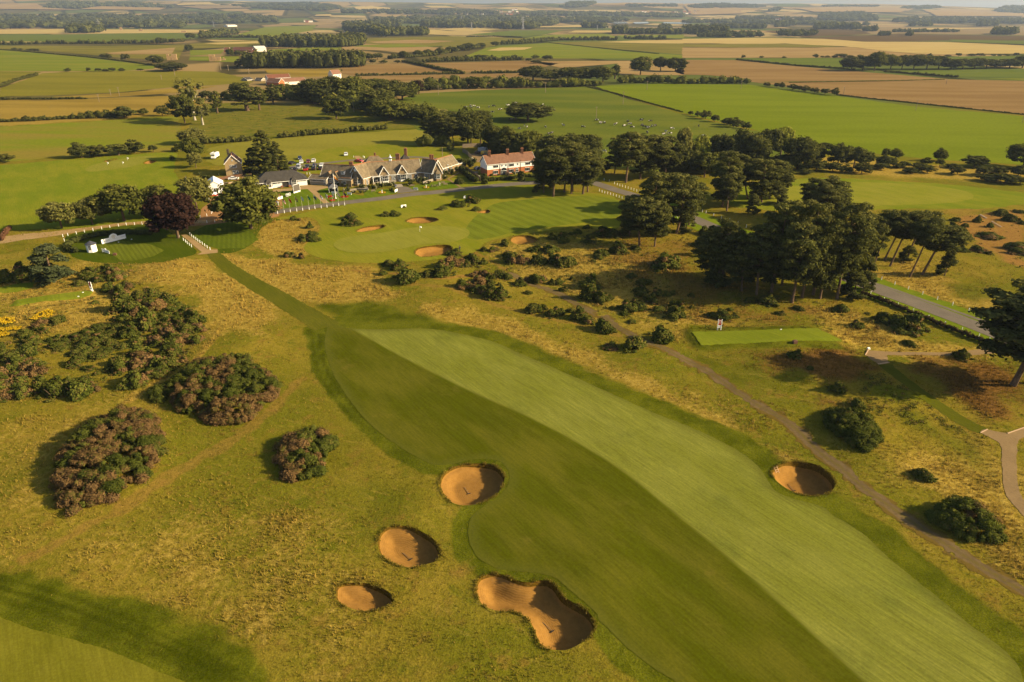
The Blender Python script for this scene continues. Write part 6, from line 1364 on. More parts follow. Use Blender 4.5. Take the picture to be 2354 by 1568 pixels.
Fgf = Frame(C_, (-29.7, 291.5)); bay(cr, Fgf, 1.95, 2.6, -.2, 2.9, 1.3, R_SLATE, 4.9, B_CLUB)
Flf = Frame((-67.3, 283.1), E_); bay(cr, Flf, 4.2, 3.4, -.2, 2.9, 1.3, R_SLATE, 4.9, B_CLUB)
v = Flf(3.65, .1, 6.2); ck = MB().lathe([(.62, 0), (.62, .08)], 20).mesh('clock'); o = link('clock_face', ck, cr, M_WPAINT); o.location = (v[0] - r0[0], v[1] - r0[1], v[2]); o.rotation_euler = (math.pi / 2, 0, Flf.rz)
h = MB().box((0, .18, .10), (.06, .4, .02)).box((.14, 0, .10), (.3, .06, .02)).build('clock_hand', M_DARKIN, o)
for x_ in (2.0, 3.6, 5.6, 8.2): window(cr, Fw, x_, 1.2, 1.0, 1.3, 2, 2)
window(cr, Fw, 5.6, 2.6, 1.5, .5, 3, 1, 'arched_window', .1, None, True)
for x_ in (3.2, 6.1): window(cr, Fd, x_ + .8, 1.0, 1.7, 1.6, 3, 2, 'arched_window', .12, None, True)
for x_ in (3.9, 6.8):      # narrow gablets over the arched windows
    a, b, c, k_ = [(v[0] - r0[0], v[1] - r0[1], v[2]) for v in (Fd(x_ - 1.3, .25, 2.9), Fd(x_ + 1.3, .25, 2.9), Fd(x_, .25, 5.3), Fd(x_, -2.4, 5.3))]
    g = MB().add([a, b, c], [(0, 1, 2)]).build('gablet', B_CLUB, cr); m = MB(); quadslab(m, a, c, k_, (a[0], a[1] + .1, a[2]), .1); quadslab(m, c, b, (b[0], b[1] + .1, b[2]), k_, .1); m.build('gablet_roof', R_SLATE, g)
    MB().bar(c, k_, .22, .14).build('ridge_tile', M_RIDGE, g)
window(cr, Fx, 2.6, .9, 1.7, 1.3, 2, 1); window(cr, Fp, 3.6, 1.35, 6.6, 1.0, 12, 1, 'veranda_window'); window(cr, Fp, 7.05, .1, .8, 2.1, 1, 2, 'door')
v = Fd(9.6, -1.6, 4.6); m = MB().box((v[0] - r0[0], v[1] - r0[1], 4.9), (1.5, 1.6, 1.3), Fd.rz); m.build('dormer', M_WPAINT, cr); FFd = Frame(Fd(8.85, -.78, 0)[:2], Fd(10.35, -.78, 0)[:2]); window(cr, FFd, .75, 4.5, 1.1, .9, 2, 2)
m = MB().box((v[0] - r0[0], v[1] - r0[1], 5.62), (1.8, 2.0, .14), Fd.rz).build('dormer_roof', R_SLATE, cr)
for x_, y_, z0_, z1_, w_, d_, p_ in ((-66.3, 285.2, 4, 8.7, 1.5, 1.1, 4), (-60.2, 305.5, 6.5, 8.6, .7, .6, 1), (-47.0, 307.8, 6.5, 10.2, 1.25, 1.0, 3), (-49.6, 301.5, 3, 9.0, 1.7, 1.2, 2), (-34.8, 296.6, 6.5, 9.5, .9, .9, 2), (-33.9, 297.0, 6.5, 9.4, .7, .7, 1)): chimney(cr, x_, y_, z0_, z1_, w_, d_, p_)
v = Fm(11.6, -4.3, 7.9); m = MB().box((v[0] - r0[0], v[1] - r0[1], 8.2), (1.0, 1.0, .8)); cp = m.build('cupola', M_WPAINT, cr)
MB().lathe([(.35, 0), (.35, .6)], 8, (v[0] - r0[0], v[1] - r0[1], 8.6)).build('louvre', M_DARKIN, cp); MB().lathe([(.75, 0), (.45, .35), (.12, .8), (.03, 1.5)], 10, (v[0] - r0[0], v[1] - r0[1], 9.2)).build('cupola_roof', M_WPAINT, cp)
for k_, (F_, x_) in enumerate(((Fm, 1.6), (Fm, 5.6), (Fm, 13.3), (Fb, 1.0), (Fb, 5.0), (Fl, .6), (Fd, 1.2), (Fd, 5.2))):
    a = F_(x_, .12, 0); MB().tube([(a[0] - r0[0], a[1] - r0[1], 0), (a[0] - r0[0], a[1] - r0[1], 3.1)], .07, 6).build('drainpipe', M_WPAINT, cr)
# ------------------------------------------------------------------ shop, house, terrace
sr = empty('golf_shop', (-93, 281, 0), 0, 'low white shop with dark hipped roof and two bay windows', 'building')
Fs = block(sr, (-102.6, 273.9), (-84.4, 281.9), 8.6, 2.75, 5.7, B_WHITE, R_DARK, 4.6, .6, False)
for x_ in (4.7, 14.6): bay(sr, Fs, x_, 3.0, -.2, 2.6, .9, R_DARK, 3.9, B_WHITE, wall_to=.55)
r0 = sr.location; a, b = Fs(10.0, .02, 0), Fs(12.5, .02, 0)
MB().add([(a[0] - r0[0], a[1] - r0[1], 0), (b[0] - r0[0], b[1] - r0[1], 0), (b[0] - r0[0], b[1] - r0[1], 2.3), (a[0] - r0[0], a[1] - r0[1], 2.3)], [(0, 1, 2, 3)]).build('entrance', M_DARKIN, sr)  # flat dark sheet: the shade of the recessed entrance as colour
window(sr, Fs, 7.2, 1.5, 1.5, .7, 2, 1); window(sr, Fs, 8.8, 1.6, .8, .5, 1, 1); window(sr, Fs, 1.6, 1.3, 1.6, .8, 2, 1)
for x_ in (9.7, 12.8): v = Fs(x_, .8, 0); MB().box((v[0] - r0[0], v[1] - r0[1], .4), (1.0, .6, .8), Fs.rz).build('planter', M_BRICKC, sr)
hr = empty('brick_house', (-122, 304, 0), 0, 'tall buff brick house with steep red tiled gable', 'building')
Fh = block(hr, (-118.0, 301.2), (-121.0, 309.6), 6.6, 5.3, 8.6, B_STONE, R_TILE)
Fhf = Frame((-124.2, 299.0), (-118.0, 301.2)); window(hr, Fhf, 3.3, 3.3, 2.7, 1.2, 4, 2); window(hr, Fhf, 3.9, .8, 2.2, 1.3, 3, 2); chimney(hr, -124.6, 305.8, 7.6, 10.0, .8, .8, 2, B_STONE)
window(hr, Fhf, 3.3, 6.2, .5, .5, 1, 1, 'round_vent'); window(hr, Fh, 3.0, 3.3, 1.2, 1.2, 2, 2)
tr_ = empty('brick_terrace', (-1, 305, 0), 0, 'two-storey terrace, red brick below and white render above, tiled roof', 'building')
Ft = block(tr_, (-10.7, 298.1), (10.2, 307.9), 7.6, 5.2, 8.1, B_RED, R_TILE, split=(2.75, B_WHITE))
for x_ in (4.0, 11.6, 19.5): window(tr_, Ft, x_, 3.35, 2.3, 1.15, 3, 1); window(tr_, Ft, x_ - .1, .75, 2.4, 1.4, 3, 1)
for x_ in (7.0, 8.9, 14.6): window(tr_, Ft, x_, 3.7, .55, .75, 1, 1)
for x_, w_ in ((7.9, 2.9), (14.3, 1.3)): window(tr_, Ft, x_, .05, w_, 1.75, 4 if w_ > 2 else 2, 2, 'arched_porch', .1, None, True)
for x_ in (2.6, 11.3, 18.4): v = Ft(x_, -3.6, 0); chimney(tr_, v[0], v[1], 7.2, 10.0, 1.2, 1.0, 3)
r0 = tr_.location
for x_ in (6.0, 9.9, 15.9): a = Ft(x_, .1, 0); MB().tube([(a[0] - r0[0], a[1] - r0[1], 0), (a[0] - r0[0], a[1] - r0[1], 5.7)], .09, 6).build('drainpipe', M_DARKIN, tr_)
# ------------------------------------------------------------------ tents and the starter's hut
M_TENT = paint('white_canvas', (.78,.77,.74), .7, .05); M_TENTG = paint('grey_canvas', (.11,.108,.115), .85, .08); M_REDC = paint('red_canvas', (.42,.03,.02), .7, .1); M_BLACK = paint('black_plastic', (.02,.02,.022), .5, .1)
c_ = G(24, 945, 757); mr = empty('marquee_tent', (c_[0], c_[1], 0), 0, 'white gabled marquee beside the gravel court', 'tent')
F_ = block(mr, c_, (c_[0] - 4.0, c_[1] + 9.5), 6.4, 2.7, 4.7, M_TENT, M_TENT, ridge=False, over=.1)
Fq = Frame((c_[0] - 5.9, c_[1] - 2.5), c_); window(mr, Fq, 4.8, 1.9, .7, .45, 1, 1, 'vent', .05); window(mr, Fq, 3.4, .05, 1.6, 2.1, 2, 1, 'door_flap', .05, M_TENT)
def gazebo(f, x, y, w, he, hp, mat, label, wall=True, trim=None, rz=0.3, name='gazebo_tent'):
    gx, gy = G(f, x, y); g = empty(name, (gx, gy, hz(gx, gy)), rz, label, 'tent'); s_ = w / 2
    for a, b in ((-1,-1),(1,-1),(1,1),(-1,1)): MB().tube([(a * s_, b * s_, 0), (a * s_, b * s_, he)], .05, 6).build('leg', M_WPAINT, g)
    m = MB(); e = s_ + .12; m.add([(-e,-e,he),(e,-e,he),(e,e,he),(-e,e,he),(0,0,hp)], [(0,1,4),(1,2,4),(2,3,4),(3,0,4)]); ro = m.build('roof', mat, g)
    m = MB()
    for a, b in (((-e,-e),(e,-e)),((e,-e),(e,e)),((e,e),(-e,e)),((-e,e),(-e,-e))): m.add([(*a, he - .35), (*b, he - .35), (*b, he), (*a, he)], [(0,1,2,3)])
    m.build('valance', trim or mat, ro)
    if wall:
        m = MB(); s2 = s_ - .02
        for a, b in (((s2,-s2),(s2,s2)),((s2,s2),(-s2,s2)),((-s2,s2),(-s2,-s2))): m.add([(*a, .02), (*b, .02), (*b, he - .3), (*a, he - .3)], [(0,1,2,3)])
        m.build('side_panel', mat, g)
    return g, e, he
g, e, he = gazebo(23, 1205, 1000, 3.4, 2.1, 3.3, M_TENTG, 'grey gazebo tent behind the tall flagpole')
for k_, (xa, w_, z_) in enumerate(((.1, .5, 1.95), (.75, .9, 1.95), (.3, 1.2, 1.6))): MB().box((xa, -e - .02, z_), (w_, .02, .14)).build('lettering', M_WPAINT, g)
g, e, he = gazebo(24, 640, 960, 3.2, 2.3, 3.4, M_TENT, 'small white gazebo with red trim in front of the marquee', False, M_REDC, .5)
for k_, (dx, cm) in enumerate(((-1.2, 'timber'), (-.5, 'timber'), (.3, 'timber'))):
    gx, gy = G(24, 575 + 48 * k_, 985); b = empty('wooden_crate', (gx, gy, hz(gx, gy)), .5, 'wooden crate, %s from the left under the red-trimmed gazebo' % ORD[k_], 'crate', 'crates under the gazebo')
    m = MB()
    for zz in (.12, .38, .64): m.box((0, -.3, zz), (.6, .04, .2)); m.box((0, .3, zz), (.6, .04, .2)); m.box((-.3, 0, zz), (.04, .6, .2)); m.box((.3, 0, zz), (.04, .6, .2))
    m.box((0, 0, .04), (.6, .6, .05)); m.build('slats', paint('crate_timber', (.42,.26,.10), .8), b)
hx, hy = G(25, 340, 712); hut = empty('starter_hut', (hx, hy + .9, hz(hx, hy)), .2, 'white eight-sided hut with dark pointed roof by the first tee', 'hut')
oc = lambda r_, z_: [(r_ * math.cos(a), r_ * math.sin(a), z_) for a in np.arange(8) * math.pi / 4 + math.pi / 8]
m = MB(); m.add(oc(1.35, -.1) + oc(1.35, 2.4), [(i, (i + 1) % 8, 8 + (i + 1) % 8, 8 + i) for i in range(8)]); m.build('wall', M_WPAINT, hut)
m = MB(); m.add(oc(1.62, 2.32) + oc(1.62, 2.42) + [(0, 0, 3.35)], [(i, (i + 1) % 8, 8 + (i + 1) % 8, 8 + i) for i in range(8)] + [(8 + i, 8 + (i + 1) % 8, 16) for i in range(8)] + [tuple(reversed(range(8)))]); m.build('roof', paint('dark_lead_roof', (.05,.05,.06), .5), hut)
FH = Frame((-.52, -1.25), (.52, -1.25))
hw = MB()
for i in range(2):
    for j in range(4): hw.box((-.18 + i * .36, -1.275, 1.0 + j * .32), (.26, .06, .24))
hw.build('window', M_GLASS, hut)
def board(f, a, b, h, label, mat=M_WPAINT, z0=.15, name='sign_board', thick=.08, cat='sign', group=None, frame=None):
    """free-standing board between two traced feet"""
    p = np.array(G(f, *a)); q = np.array(G(f, *b)); L = float(np.hypot(*(q - p))); m_ = (p + q) / 2
    o = empty(name, (m_[0], m_[1], hz(*m_)), math.atan2(*(q - p)[::-1]), label, cat, group)
    MB().box((0, 0, z0 + h / 2), (L, thick, h)).build('panel', mat, o)
    m = MB(); m.box((-L * .42, 0, z0 / 2 + .02), (.08, .3, z0 + .08)); m.box((L * .42, 0, z0 / 2 + .02), (.08, .3, z0 + .08)); m.build('foot', M_WPAINT, o)
    if frame:
        m = MB()
        for x_ in (-L / 2, L / 2): m.box((x_, 0, z0 + h / 2), (.1, thick + .04, h + .1))
        for z_ in (z0, z0 + h): m.box((0, 0, z_), (L + .1, thick + .04, .1))
        m.build('frame', frame, o)
    return o, L
def glyphs(o, txt, x, z, size, mat, y=-.06, rz=0.0, name='lettering'):
    cu = bpy.data.curves.new('txt', 'FONT'); cu.body = txt; cu.size = size; cu.extrude = .006; cu.align_x = 'CENTER'; cu.align_y = 'CENTER'
    tmp = bpy.data.objects.new('txt', cu); COL.objects.link(tmp); dg = bpy.context.evaluated_depsgraph_get(); me = bpy.data.meshes.new_from_object(tmp.evaluated_get(dg)); bpy.data.objects.remove(tmp)
    l = link(name, me, o, mat); l.location = (x, y, z); l.rotation_euler = (math.pi / 2, 0, rz); return l
M_RDK = paint('dark_red_ink', (.30,.05,.03), .6); M_GREYI = paint('grey_ink', (.32,.32,.33), .6); M_REDP = paint('red_panel', (.42,.035,.03), .5, .06); M_GOLDI = paint('gold_ink', (.55,.40,.16), .6); M_BLKI = paint('charcoal_panel', (.05,.05,.055), .6)
o, L = board(25, (695,455), (1452,272), 1.35, 'long white first tee board with a round crest and the number 1')
m = MB(); m.add([(.0 + 1.25 * math.cos(a), -.045, 1.5 + 1.0 * math.sin(a)) for a in np.linspace(0, math.pi, 14)] + [(1.25 * math.cos(a), .045, 1.5 + 1.0 * math.sin(a)) for a in np.linspace(0, math.pi, 14)], [tuple(range(14)), tuple(reversed(range(14, 28)))] + [(i, 14 + i, 15 + i, i + 1) for i in range(13)]); m.build('crest_panel', M_WPAINT, o)
glyphs(o, '1', -L / 2 + .75, .75, 1.0, M_RDK)
m = MB()
for a in np.linspace(0, 2 * math.pi, 17)[:-1]: m.box((.05 + .5 * math.cos(a), -.06, 1.6 + .5 * math.sin(a)), (.13, .02, .13))
m.build('emblem_ring', M_GOLDI, o); m = MB()
for a in np.arange(5) * 1.2566 + .3: m.box((.05 + .2 * math.cos(a), -.06, 1.6 + .2 * math.sin(a)), (.16, .02, .16))
m.build('emblem_rose', M_GOLDI, o)
for k_, (x_, z_, w_) in enumerate(((-2.0, 1.05, 1.6), (-2.0, .85, 1.3), (-2.0, .65, 1.5), (.6, .9, 1.0), (2.9, .85, 1.6))): MB().box((x_, -.055, z_), (w_, .02, .06)).build('print_line', M_GREYI, o)
o, L = board(25, (705,690), (935,762), .85, 'small angled white sponsor board near the white hut'); MB().box((0, 0, .75), (.75, .12, 1.3)).build('centre_panel', M_WPAINT, o)
for x_ in (-.8, .8): MB().box((x_, -.06, .6), (.5, .02, .16)).build('print_line', M_GREYI, o)
o, L = board(10, (1225,968), (1262,968), .55, 'tee number board reading 17 in white on red', M_WPAINT, .55, 'tee_sign')
for s_ in (-1, 1): MB().box((s_ * L * .52, 0, 1.25), (.13, .13, 2.6)).build('post', M_WPAINT, o)
MB().box((0, -.02, 1.85), (L, .07, 1.15)).build('red_panel', M_REDP, o); glyphs(o, '17', 0, 1.85, .85, M_WPAINT); MB().box((0, -.065, 2.3), (L * .8, .02, .08)).build('print_line', M_WPAINT, o); MB().box((0, -.065, .82), (L * .8, .02, .08)).build('print_line', M_GREYI, o)
o, L = board(17, (1037,325), (1060,330), .5, 'narrow tee number board seen edge-on at the side tee', M_WPAINT, .5, 'tee_sign')
for s_ in (-1, 1): MB().box((s_ * L * .5, 0, 1.2), (.13, .13, 2.5)).build('post', M_WPAINT, o)
MB().box((0, -.02, 1.75), (L, .07, 1.1)).build('red_panel', M_REDP, o)
# large screen and boards around the club lawns
o, L = board(20, (915,650), (1048,610), 2.7, 'big grey video screen in a white frame on the club lawn', paint('blank_screen', (.085,.072,.058), .6), .5, 'video_screen', .25, 'screen', frame=M_WPAINT)
MB().box((0, 0, .28), (L + .1, .3, .5)).build('plinth', M_WPAINT, o); MB().add([(-L*.4,.14,0),(L*.4,.14,0),(-L*.4,.14,2.2),(L*.4,.14,2.2),(-L*.4,1.5,0),(L*.4,1.5,0)], [(0,2,4),(1,5,3),(2,3,5,4)]).build('stand', M_BLACK, o)
SPB = [(20,(580,790),(687,765),1.0,'plain white sponsor board on the striped club lawn',M_WPAINT,None),(20,(755,722),(848,695),.9,'black sponsor board in a white frame below the video screen',M_BLKI,M_WPAINT),(23,(1150,1060),(1305,1070),.75,'pale grey sponsor board in front of the gazebo tent',M_WPAINT,None),
       (23,(1640,1085),(1778,1102),.75,'pale sponsor board before the garden stones',M_WPAINT,None),(18,(845,998),(896,970),1.0,'white tilted board beside the entrance apron',M_WPAINT,None),(18,(1196,938),(1280,944),.7,'grey lettered board on the bench lawn',M_WPAINT,None),(18,(962,1283),(1010,1276),.9,'white board on the open lawn, left half of a pair',M_WPAINT,None),(18,(1012,1276),(1060,1270),.9,'white board on the open lawn, right half of a pair',M_WPAINT,None),(18,(2142,1112),(2178,1100),.9,'small white board half hidden by gorse',M_WPAINT,None)]
for f, a, b, h_, lab, mt, fr in SPB:
    o, L = board(f, a, b, h_, lab, mt, group='sponsor boards', frame=fr)
    if 'plain' not in lab and 'open lawn' not in lab and 'tilted' not in lab: MB().box((0, -.055, .15 + h_ * .55), (L * .75, .02, h_ * .16)).build('print_line', M_WPAINT if fr else M_GREYI, o)
# ------------------------------------------------------------------ farm and far houses
def farm(f, a, b, depth, ze, zr, wm, rm, label, nwin=0, cat='building', name='farm_building'):
    p = np.array(G(f, *a)); q = np.array(G(f, *b)); c = (p + q) / 2; r_ = empty(name, (c[0], c[1], 0), 0, label, cat); z0 = hz(*c)
    F_ = block(r_, p, q, depth, ze, zr, wm, rm, over=.3, ridge=False)
    for i in range(nwin): window(r_, F_, F_.L * (i + .5) / nwin, ze * .55, 1.1, 1.1, 1, 1)
    r_.location = (c[0], c[1], z0); return r_
B_FARM = wallmat('farm_whitewash', (.60,.54,.46), (.70,.64,.55))
farm(26, (690,470), (1035,450), 8, 6.0, 9.0, B_FARM, R_FARM, 'long whitewashed barn with red pantile roof and four windows', 4); farm(26, (905,478), (1270,455), 7, 3.0, 6.0, B_FARM, R_TILE, 'low farm range with brown tiles beside the long barn', 2); farm(26, (655,480), (850,490), 8, 3.5, 6.5, B_RED, R_TILE, 'dark brick outbuilding left of the long barn')
farm(26, (1700,385), (1830,372), 7, 5.0, 9.0, B_FARM, R_TILE, 'white gabled farmhouse behind the trees', 2)
farm(1, (1765,362), (1838,360), 24, 6.5, 10.0, B_FARM, B_FARM, 'pale far barn at the edge of the plantation'); farm(1, (1605,360), (1740,362), 12, 4.0, 8.0, B_RED, R_FARM, 'long red far barn beside the pale one'); farm(1, (1545,362), (1580,362), 10, 4.0, 8.0, B_RED, R_FARM, 'small red far barn left of the long one'); farm(1, (1695,374), (1760,374), 10, 3, 6, B_RED, R_FARM, 'red lean-to in front of the pale far barn')
farm(1, (1570,186), (1635,184), 30, 6, 9, B_FARM, B_FARM, 'pale low shed far across the plain'); farm(26, (350,415), (440,405), 8, 1.5, 3.5, B_GREY, R_DARK, 'grey round-roofed shelter in the crop field'); farm(26, (470,412), (570,415), 8, 1.2, 3.0, B_GREY, R_DARK, 'second grey shelter in the crop field')
rv = random.Random(5); spots = []
for f, x0, x1, y0, y1, n_ in ((2,860,1250,84,108,14),(2,2030,2340,84,108,14),(3,10,110,84,100,7),(3,640,860,125,145,8),(3,1010,1080,128,140,3),(3,1940,2010,150,160,3),(1,1080,1140,128,138,1),(1,2080,2140,152,160,3),(2,1180,1230,60,90,3),(1,770,790,18,24,1),(3,1095,1110,44,48,1)):
    for k_ in range(n_): spots.append((f, rv.uniform(x0, x1), rv.uniform(y0, y1)))
spots.sort(key=lambda s_: toV(*s_)[0])
for k_, (f, x, y) in enumerate(spots):
    gx, gy = G(f, x, y); w_ = rv.uniform(14, 26); a_ = rv.uniform(-.3, .5); r_ = empty('village_house', (gx, gy, 0), 0, '%s house from the left in the far villages' % ORD[k_], 'house', 'far village houses')
    block(r_, (gx - w_ / 2, gy), (gx + w_ / 2, gy + w_ * a_), 10, 7, 12, B_FARM if k_ % 3 else B_RED, R_FARM if k_ % 2 else R_SLATE, over=.3, ridge=False); r_.location.z = hz(gx, gy) + 1.5
t = NT('still_water'); M_LAKE = t.principled((.30,.33,.36), .12, t.bump(t.noise(t.pos(), .05, 2), .3, .2), .5)
for k_, pts in enumerate(([(1835,160),(1900,154),(1960,156),(1985,166),(1900,168)], [(2010,158),(2110,156),(2120,166),(2020,168)], [(2215,158),(2360,160),(2420,170),(2225,167)])):
    P = GP(2, pts); a = np.array(P); o = sheet('lake', P, M_LAKE, 3.0, max(5, np.ptp(a[:, 0]) / 30), 0, 9, None, max(5, np.ptp(a[:, 1]) / 30)); tag(o, kind='structure')
# ================================================================== THINGS
def car_proto(col, van=False):
    """small car: body, cabin glass, wheels, lamps; nose along -y"""
    L_, W_ = (4.3, 1.8) if not van else (4.9, 2.0)
    prof = [(-2.1,.35),(-2.12,.62),(-1.95,.80),(-1.0,.95),(-.45,1.23),(.85,1.45),(1.65,1.12),(2.05,.98),(2.1,.5),(2.05,.33)] if not van else [(-2.4,.35),(-2.42,.8),(-2.2,1.0),(-1.5,1.15),(-1.0,1.85),(-.6,1.98),(2.3,2.0),(2.42,1.2),(2.42,.35)]
    m = MB(); n = len(prof); vs_ = []
    for s_, ins in ((-1, 1), (1, 1)):
        for y, z in prof: k = 1 - max(0, (z - .9)) * .28; vs_.append((s_ * W_ / 2 * k, y, z))
    m.add(vs_, [tuple(range(n)), tuple(reversed(range(n, 2 * n)))] + [(i, n + i, n + (i + 1) % n, (i + 1) % n) for i in range(n)])
    return m.mesh('car_body'), prof, W_
M_TYRE = paint('tyre_rubber', (.02,.02,.02), .8); M_LAMP = paint('lamp_glass', (.75,.73,.68), .2); M_TAIL = paint('tail_lamp_red', (.35,.02,.02), .3)
CARCOL = {'white': (.75,.74,.71), 'black': (.02,.02,.024), 'red': (.42,.03,.025), 'maroon': (.12,.015,.02), 'blue': (.03,.045,.09), 'grey': (.10,.10,.11), 'yellow': (.55,.33,.01), 'silver': (.35,.36,.38)}
_cars = {}
def car(f, x, y, col, rz, label, van=False, group='cars parked behind the shop'):
    key = (col, van); gx, gy = G(f, x, y); o = empty('parked_van' if van else 'parked_car', (gx, gy, hz(gx, gy)), rz, label, 'van' if van else 'car', group)
    if ('m', van) not in _cars:
        me, prof, W_ = car_proto(col, van); g = MB()
        if van: zs = (1.2, 1.8); ws, we, re = (-1.46, -1.0), (-.9, 2.2), 2.44
        wn_ = MB()
        if not van:
            wn_.add([(-.74,-1.0,.99),(.74,-1.0,.99),(.66,-.47,1.36),(-.66,-.47,1.36)], [(0,1,2,3)]); wn_.add([(-.66,.92,1.44),(.66,.92,1.44),(.76,1.62,1.16),(-.76,1.62,1.16)], [(0,3,2,1)])
            for s_ in (-1, 1): wn_.add([(s_*.885,-.8,1.0),(s_*.885,1.35,1.02),(s_*.80,.8,1.36),(s_*.80,-.38,1.33)], [(0,1,2,3)])
            for v in range(len(wn_.v)): a = wn_.v[v]; wn_.v[v] = (a[0], a[1], a[2] + .02)
        else:
            wn_.add([(-.84,-1.5,1.18),(.84,-1.5,1.18),(.74,-1.02,1.84),(-.74,-1.02,1.84)], [(0,1,2,3)])
            for s_ in (-1, 1): wn_.add([(s_*.96,-.8,1.25),(s_*.96,.9,1.25),(s_*.80,.9,1.75),(s_*.80,-.75,1.75)], [(0,1,2,3)])
            wn_.add([(-.7,2.44,1.25),(.7,2.44,1.25),(.65,2.40,1.8),(-.65,2.40,1.8)], [(0,1,2,3)])
        wh = MB().tube([(-.12,0,0),(.12,0,0)], .32, 12).mesh('wheel'); hub = MB().tube([(-.13,0,0),(.13,0,0)], .17, 8).mesh('wheel_rim')
        yl = prof[0][0]; hl = MB().box((0,0,0),(.34,.08,.16)).mesh('headlight'); tl = MB().box((0,0,0),(.26,.08,.2)).mesh('tail_light')
        hub.materials.append(paint('wheel_alloy', (.4,.4,.42), .3, .05, metal=.8)); wh.materials.append(M_TYRE); hl.materials.append(M_LAMP); tl.materials.append(M_TAIL)
        wm_ = wn_.mesh('windows'); wm_.materials.append(M_GLASS); _cars[('m', van)] = (me, wm_, wh, hub, hl, tl, prof, W_)
    me, wm_, wh, hub, hl, tl, prof, W_ = _cars[('m', van)]
    if key not in _cars: b = me.copy(); b.materials.clear(); b.materials.append(paint('car_paint_' + col, CARCOL[col], .25, .04, spec=.6)); _cars[key] = b
    link('body', _cars[key], o); link('window', wm_, o)
    for sx in (-1, 1):
        for yy in (-1.3, 1.3): w = link('wheel', wh, o); w.location = (sx * W_ / 2 * .93, yy, .32); link('rim', hub, w)
        h = link('headlight', hl, o); h.location = (sx * .6, prof[1][0] + .02, .68); h = link('tail_light', tl, o); h.location = (sx * .62, -prof[0][0] + .0, .8)
    return o
for x, y, c_, rz, lab in ((1345,462,'blue',.3,'dark blue car parked on the meadow side of the grass strip'),(1365,517,'white',.25,'cream white car, left one in the upper parked row'),(1458,508,'maroon',.25,'dark red car in the upper parked row'),(1530,500,'white',.2,'white car at the right of the upper parked row'),(1237,528,'black',2.9,'dark car at the left end beneath the conifer'),
    (1445,578,'black',.2,'black car in the middle parked row, left of the pole'),(1545,562,'blue',.2,'dark blue car behind the wooden pole'),(1638,558,'white',.15,'white car at the right of the middle parked row'),(1285,615,'black',3.2,'black car nearest the shop roof'),(1428,615,'red',3.25,'bright red car in the front parked row'),(1533,605,'black',3.2,'black car in the front row beside the pole'),(1625,600,'black',3.2,'black car at the right end of the front row'),
    (1965,412,'white',.2,'white car alone on the meadow'),(2140,502,'red',1.2,'red car half hidden behind the brick stack'),(645,640,'grey',0.1,'grey car in the dark drive by the brick house'),(455,738,'white',1.75,'white sports coupe parked in front of the brown fence')):
    car(5, x, y, c_, rz, lab)
car(5, 1325, 590, 'silver', .15, 'silver grey van in the parked rows', True); car(19, 725, 470, 'yellow', 1.75, 'yellow van in the fenced yard', True, 'vehicles in the yard')
car(19, 510, 430, 'black', 1.5, 'dark car at the back of the fenced yard', False, 'vehicles in the yard'); car(19, 745, 515, 'black', 1.6, 'dark car in front of the yellow van', False, 'vehicles in the yard'); car(19, 500, 930, 'blue', 2.2, 'dark car beside the terrace gable', False, 'vehicles in the yard')
def boxvan(f, x, y, rz, label, w=2.3, L_=6.2, h=2.9, name='motorhome', cat='motorhome'):
    gx, gy = G(f, x, y); o = empty(name, (gx, gy, hz(gx, gy)), rz, label, cat)
    m = MB(); m.box((0, .6, 1.75), (w, L_ - 1.4, h - 1.15)).box((0, -.6, 2.55), (w * .98, L_ - 1.6, .7)); m.build('living_body' if name == 'motorhome' else 'box_body', M_WPAINT if name == 'motorhome' else paint('lorry_grey', (.3,.31,.32)), o)
    MB().add([(-.95,-L_/2,.5),(.95,-L_/2,.5),(.95,-L_/2+1.9,.5),(-.95,-L_/2+1.9,.5),(-.95,-L_/2,1.0),(.95,-L_/2,1.0),(.85,-L_/2+.95,1.85),(-.85,-L_/2+.95,1.85),(.85,-L_/2+1.9,1.9),(-.85,-L_/2+1.9,1.9)], [(0,1,5,4),(4,5,6,7),(7,6,8,9),(1,2,8,6,5),(0,4,7,9,3)]).build('cab', M_WPAINT, o)
    MB().add([(-.8,-L_/2+.1,1.07),(.8,-L_/2+.1,1.07),(.75,-L_/2+.9,1.83),(-.75,-L_/2+.9,1.83)], [(0,1,2,3)]).build('windscreen', M_GLASS, o); MB().box((0, .4, h + .05), (.9, 1.2, .12)).build('roof_hatch', M_DARKIN if name == 'motorhome' else M_WPAINT, o)
    for sx in (-1, 1):
        for yy in (-L_ / 2 + 1.0, L_ / 2 - 1.4): MB().tube([(sx * w * .42 - .12, yy, .36), (sx * w * .42 + .12, yy, .36)], .36, 10).build('wheel', M_TYRE, o)
boxvan(5, 207, 450, .05, 'white motorhome parked on the meadow by the boundary'); boxvan(19, 670, 420, 1.6, 'grey box lorry behind the yellow van', name='box_lorry', cat='lorry')
